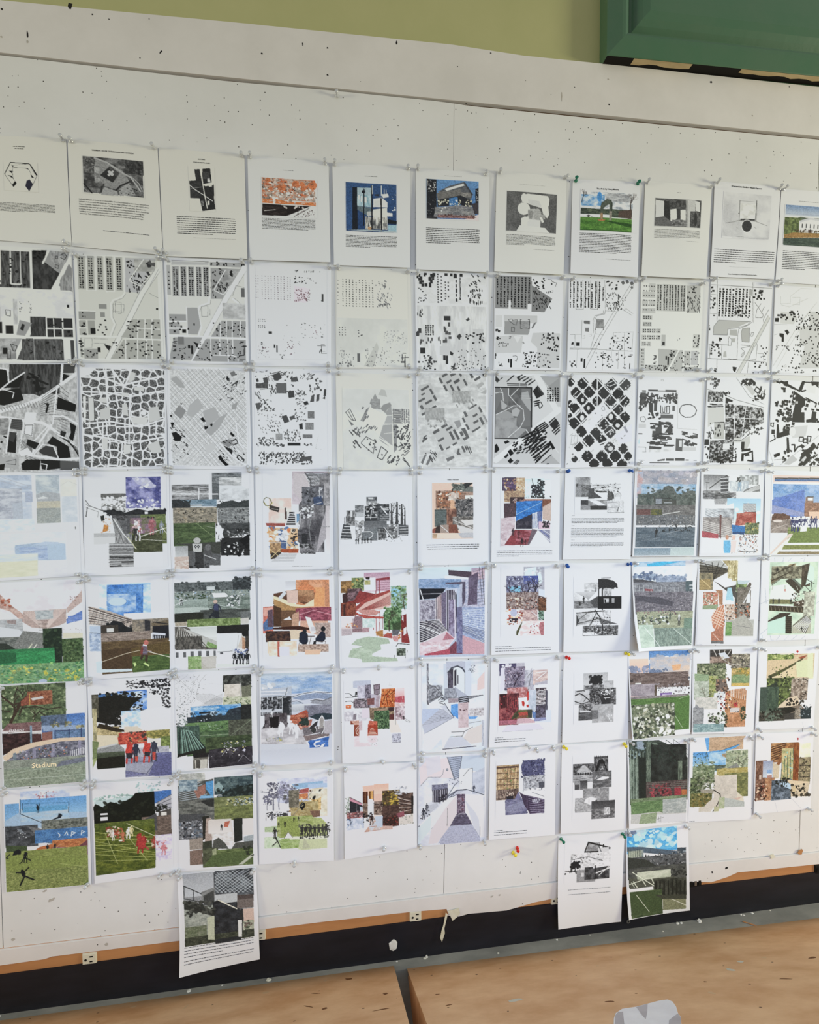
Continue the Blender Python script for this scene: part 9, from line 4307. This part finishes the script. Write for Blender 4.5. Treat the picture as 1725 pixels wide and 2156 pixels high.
tag(obj('round_sticker', [(x + a * wob[i % 16], -0.0036 - h, z + b * 1.25 * wob[i % 16]) for i, (a, b, h) in enumerate(gv)], gf, CHIP, smooth=False), 'roundish white blob stuck on the black base', 'sticker')
x, z = 0.8506, 0.0263
gv, gf = [], []
for i in range(14):
    a = 2 * math.pi * i / 14
    for rr, hh in ((0.0030, 0), (0.0062, 0), (0.0062, 0.0022), (0.0030, 0.0022)):
        gv.append((x + rr * math.cos(a), -0.0052 - hh, z + rr * math.sin(a)))
    for k in range(4):
        gf.append((i * 4 + k, i * 4 + (k + 1) % 4, ((i + 1) % 14) * 4 + (k + 1) % 4, ((i + 1) % 14) * 4 + k))
tag(obj('metal_washer', gv, gf, METAL), 'small grey metal ring on the black base under the bleachers print', 'washer')
x, z = 1.3591, 0.1872
tag(blot('plaster_plug', (x, z), PEEL, None, -0.0065, 9, .009, .009, 13), 'rough cream plaster plug on the board near the right seam', 'plaster plug')
x, z = 1.4635, 0.1912
tag(blot('wood_hole', (x, z), OUTWOOD, None, -0.0052, 12, .010, .011, 13), 'chipped orange wood hole at the foot of the right seam', 'wood chip')

def chip(p, r, label, material=CHIP, seed=0, flat=.45, cat='paint chip', name='paint_chip'):
    rd = random.Random(seed); v, f = [], []
    n = 8
    p = (p[0], min(p[1], -0.0055 - 0.75 * r), p[2])
    for lvl, (k, h) in enumerate(((1, 0), (1.05, .4), (.55, 1))):
        for i in range(n):
            a = 2 * math.pi * i / n; q = r * k * rd.uniform(.6, 1.15)
            v.append((p[0] + q * math.cos(a), p[1] + q * .7 * math.sin(a), p[2] - 0.0004 + h * r * flat * rd.uniform(.8, 1.1) * (1 if lvl else 0)))
    for lvl in range(2):
        for i in range(n):
            f.append((lvl * n + i, lvl * n + (i + 1) % n, (lvl + 1) * n + (i + 1) % n, (lvl + 1) * n + i))
    f += [tuple(range(n - 1, -1, -1)), tuple(range(2 * n, 3 * n))]
    return tag(obj(name, v, f, material), label, cat, 'paint chips on the floor strip')
chip((1.0938, 0.0010, 0.0024), .0085, 'largest white plaster lump on the grey strip under the bleachers print', seed=1, flat=.8)
chip((1.0183, 0.0012, 0.0017), .0055, 'left one of two torn white crumbs left of the largest lump', seed=2, flat=.7)
chip((1.0315, 0.0010, 0.0018), .0048, 'right one of two torn white crumbs left of the largest lump', seed=3)
chip((1.2453, -0.0093, 0.0037), .0036, 'left white chip of a close pair on the grey strip', seed=4)
chip((1.2530, -0.0120, 0.0038), .0038, 'right white chip of a close pair on the grey strip', seed=5)
chip((1.2862, -0.0080, 0.0041), .0055, 'slanted white chip right of the close pair', seed=6, flat=.25)
chip((0.9542, -0.0274, 0.0012), .0036, 'small pale chip in the middle of the grey strip', GREYCHIP, seed=7)
chip((-0.4829, 0.0108, -0.0116), .0075, 'flat white chip below the hanging concrete wall collage', seed=8, flat=.25)
chip((-0.3934, 0.0105, -0.0108), .0034, 'small white chip right of the hanging concrete wall collage', seed=9)
chip((-0.9745, 0.0064, -0.0160), .006, 'white chip at the far left end of the base', seed=10, flat=.3)
chip((-0.2642, 0.0079, -0.0097), .008, 'pale flaky heap at the foot of the base, right of the concrete collage', GREYCHIP, seed=11, flat=.5)
chip((0.1993, 0.0174, -0.0055), .0045, 'upright white chip leaning on the base below the peeled curl', seed=12, flat=1.8)
chip((0.1094, 0.0120, -0.0063), .0035, 'white chip below the round white blob', seed=13)
chip((0.1928, 0.0037, -0.0056), .006, 'pale grey crumb below the upright white chip', GREYCHIP, seed=14)
chip((0.4161, -0.0246, -0.0036), .004, 'pale crumb near the edge of the right brown board', GREYCHIP, seed=15)
chip((0.6106, 0.0077, -0.0019), .0045, 'white chip left of the tilted canopy collage foot', seed=16, flat=.3)
chip((1.3522, 0.0004, 0.0047), .0035, 'tiny chip against the base at far right', GREYCHIP, seed=17)
chip((0.7202, -0.0007, -0.0009), .003, 'tiny chip below the tilted canopy collage', GREYCHIP, seed=18)
a, b = Vector((1.2290, -0.0322, 0.0036)), Vector((1.2601, -0.0510, 0.0039))
d = (b - a).normalized(); sd = d.cross(Vector((0, 0, 1)))
gv = []
for p_ in (a, b):
    for k in range(6):
        an = k * math.pi / 3
        gv.append(p_ + Vector((0, 0, .0016)) + sd * .0016 * math.cos(an) + Vector((0, 0, .0016 * math.sin(an))))
tag(obj('thin_stick', gv, [(k, (k + 1) % 6, 6 + (k + 1) % 6, 6 + k) for k in range(6)] + [(5, 4, 3, 2, 1, 0), (6, 7, 8, 9, 10, 11)], OUTWOOD), 'thin wooden stick lying on the grey strip at right', 'stick')

# ------------------------------------------------------------------ the two sloping brown boxes in front of the wall
TAN = math.tan(math.radians(37.5))
def ramp(x0, x1, y0l, y0r, label):
    """A box with a sloping top that rises away from the wall."""
    o = bpy.data.objects.new('sloped_box', None); C.objects.link(o)
    tag(o, label, 'sloped box', 'sloping brown boxes in front of the wall')
    ye = -0.80; t = 0.014
    def P(x, y, dz=0.0):
        y0 = y0l + (y0r - y0l) * (x - x0) / (x1 - x0)
        return (x, y, zfloor(x) + max((y0 - y) * TAN, 0) + 0.0005 + dz)
    nx, ny = 16, 8
    v, f = [], []
    for j in range(ny + 1):
        for i in range(nx + 1):
            x = x0 + (x1 - x0) * i / nx
            y0 = y0l + (y0r - y0l) * i / nx
            v.append(P(x, y0 + (ye - y0) * j / ny))
    n = len(v)
    v += [(a, b - 0.001 * 0, c - t if c - t > zfloor(a) else zfloor(a) + .0002) for a, b, c in v]
    for j in range(ny):
        for i in range(nx):
            q = j * (nx + 1) + i
            f.append((q, q + nx + 1, q + nx + 2, q + 1)); f.append((n + q, n + q + 1, n + q + nx + 2, n + q + nx + 1))
    ring = list(range(nx)) + [j * (nx + 1) + nx for j in range(ny)] + [ny * (nx + 1) + i for i in range(nx, 0, -1)] + [j * (nx + 1) for j in range(ny, 0, -1)]
    for a, b in zip(ring, ring[1:] + ring[:1]):
        f.append((a, b, n + b, n + a))
    obj('top_board', v, f, HARDBOARD, o)
    for xa, xb in ((x0 + .0002, x0 + .014), (x1 - .014, x1 - .0002)):
        v = []
        for x in (xa, xb):
            y0 = y0l + (y0r - y0l) * (x - x0) / (x1 - x0) - 0.022
            q = P(x, y0, -t); e = P(x, ye + .002, -t)
            v += [(x, y0, zfloor(x)), (x, y0, q[2]), (x, ye + .002, e[2]), (x, ye + .002, zfloor(x))]
        obj('side_board', v, [(0, 1, 2, 3), (7, 6, 5, 4), (0, 4, 5, 1), (1, 5, 6, 2), (2, 6, 7, 3), (3, 7, 4, 0)], HARDBOARD, o)
    zt = min(P(x0, ye)[2], P(x1, ye)[2]) - t
    v = [(x, y, z) for x in (x0 + .0145, x1 - .0145) for y in (ye + .002, ye + .016) for z in (max(zfloor(x0), zfloor(x1)) + .0005, zt - .0125)]
    obj('end_board', v, box_vf(0, 1, 0, 1, 0, 1)[1], HARDBOARD, o)
    return o, P
rampL, PL = ramp(-1.9, 0.0985, -0.0225, -0.0195, 'brown sloping box left of the narrow gap, scratched all over')
rampR, PR = ramp(0.1365, 2.35, -0.0330, -0.066, 'brown sloping box right of the narrow gap, with a white sticker')
def on_slope(P, pts, name, material, parent=None, h=0.0006):
    n = len(pts)
    top = [P(x, y, h) for x, y in pts]; bot = [P(x, y, 0.0001) for x, y in pts]
    return obj(name, top + bot, [tuple(range(n)), tuple(range(2 * n - 1, n - 1, -1))] + [(i, i + n, (i + 1) % n + n, (i + 1) % n) for i in range(n)], material, parent)
def pts_of(*a):
    return [(a[i], a[i + 1]) for i in range(0, len(a), 2)]
stick = on_slope(PR, pts_of(0.4673, -0.5521, 0.4937, -0.5104, 0.5097, -0.4908, 0.5316, -0.4772, 0.5632, -0.4767, 0.5938, -0.4705, 0.6250, -0.4642, 0.6415, -0.4653, 0.6435, -0.4768, 0.6333, -0.5010, 0.6163, -0.5282, 0.6099, -0.5440, 0.5755, -0.5900), 'sticker', LABEL)
tag(stick, 'white rounded sticker with worn grey streaks on the right brown box', 'sticker')
on_slope(PR, pts_of(0.5619, -0.4787, 0.5915, -0.4723, 0.5635, -0.5109, 0.5448, -0.5335, 0.5518, -0.5088), 'worn_patch', LABELGREY, stick, 0.0009)
on_slope(PR, pts_of(0.5030, -0.5001, 0.5163, -0.4885, 0.5258, -0.4897, 0.4868, -0.5569, 0.4706, -0.5512), 'worn_patch', LABELGREY, stick, 0.0009)
on_slope(PR, pts_of(0.5976, -0.5395, 0.6149, -0.5300, 0.6085, -0.5457, 0.5760, -0.5882, 0.5562, -0.5813, 0.5802, -0.5507), 'worn_patch', LABELGREY, stick, 0.0009)
def mark(P, parent, cx, cy, rx, ry, material, seed, ang=0.0):
    rd = random.Random(seed); pts = []
    for k in range(10):
        a = 2 * math.pi * k / 10; q = rd.uniform(.55, 1.1)
        x, y = rx * q * math.cos(a), ry * q * math.sin(a)
        pts.append((cx + x * math.cos(ang) - y * math.sin(ang), cy + x * math.sin(ang) + y * math.cos(ang)))
    return on_slope(P, pts, 'surface_mark', material, parent, 0.0003)
DARKM = mat('dark_scratch', '7a5438', 0.8, 0.1)
PALEM = mat('pale_scratch', 'd8b690', 0.8, 0.1)
for i, (x, y, rx, ry, m_, a) in enumerate([(0.3492, -0.3616, .022, .008, GREYCHIP, .1), (0.8851, -0.3610, .009, .012, GREYCHIP, 0), (0.9499, -0.3192, .010, .008, GREYCHIP, .3), (0.9354, -0.4473, .014, .003, DARKM, -.4), (0.5291, -0.4348, .010, .004, DARKM, -.3),
        (0.1989, -0.3374, .009, .003, DARKM, .2), (0.1858, -0.2635, .006, .003, DARKM, 0), (1.0198, -0.3143, .008, .006, PALEM, 0), (0.6262, -0.2168, .006, .003, PALEM, 0), (1.1113, -0.3554, .014, .006, DARKM, .2), (0.7786, -0.4056, .004, .004, DARKM, 0), (0.6051, -0.4141, .004, .002, DARKM, 0), (0.7445, -0.4650, .006, .010, PALEM, 0)]):
    mark(PR, rampR, x, y, rx, ry, m_, 100 + i, a)
for i, (x, y, rx, ry, m_, a) in enumerate([(-0.0318, -0.0857, .016, .009, DARKM, -.4), (-0.0968, -0.0697, .006, .008, PALEM, 0), (-0.1238, -0.2490, .016, .003, DARKM, -.7), (-0.0837, -0.2759, .008, .006, DARKM, .5), (-0.0440, -0.2186, .010, .002, PALEM, -.6), (0.0610, -0.2380, .007, .008, DARKM, .4), (0.0490, -0.3318, .022, .003, DARKM, .1), (-0.1153, -0.1632, .016, .003, DARKM, -.4), (-0.4489, -0.1245, .003, .02, PALEM, 0), (-0.2535, -0.0999, .014, .010, PALEM, 0), (-0.6072, -0.0639, .012, .010, PALEM, 0)]):
    mark(PL, rampL, x, y, rx, ry, m_, 200 + i, a)
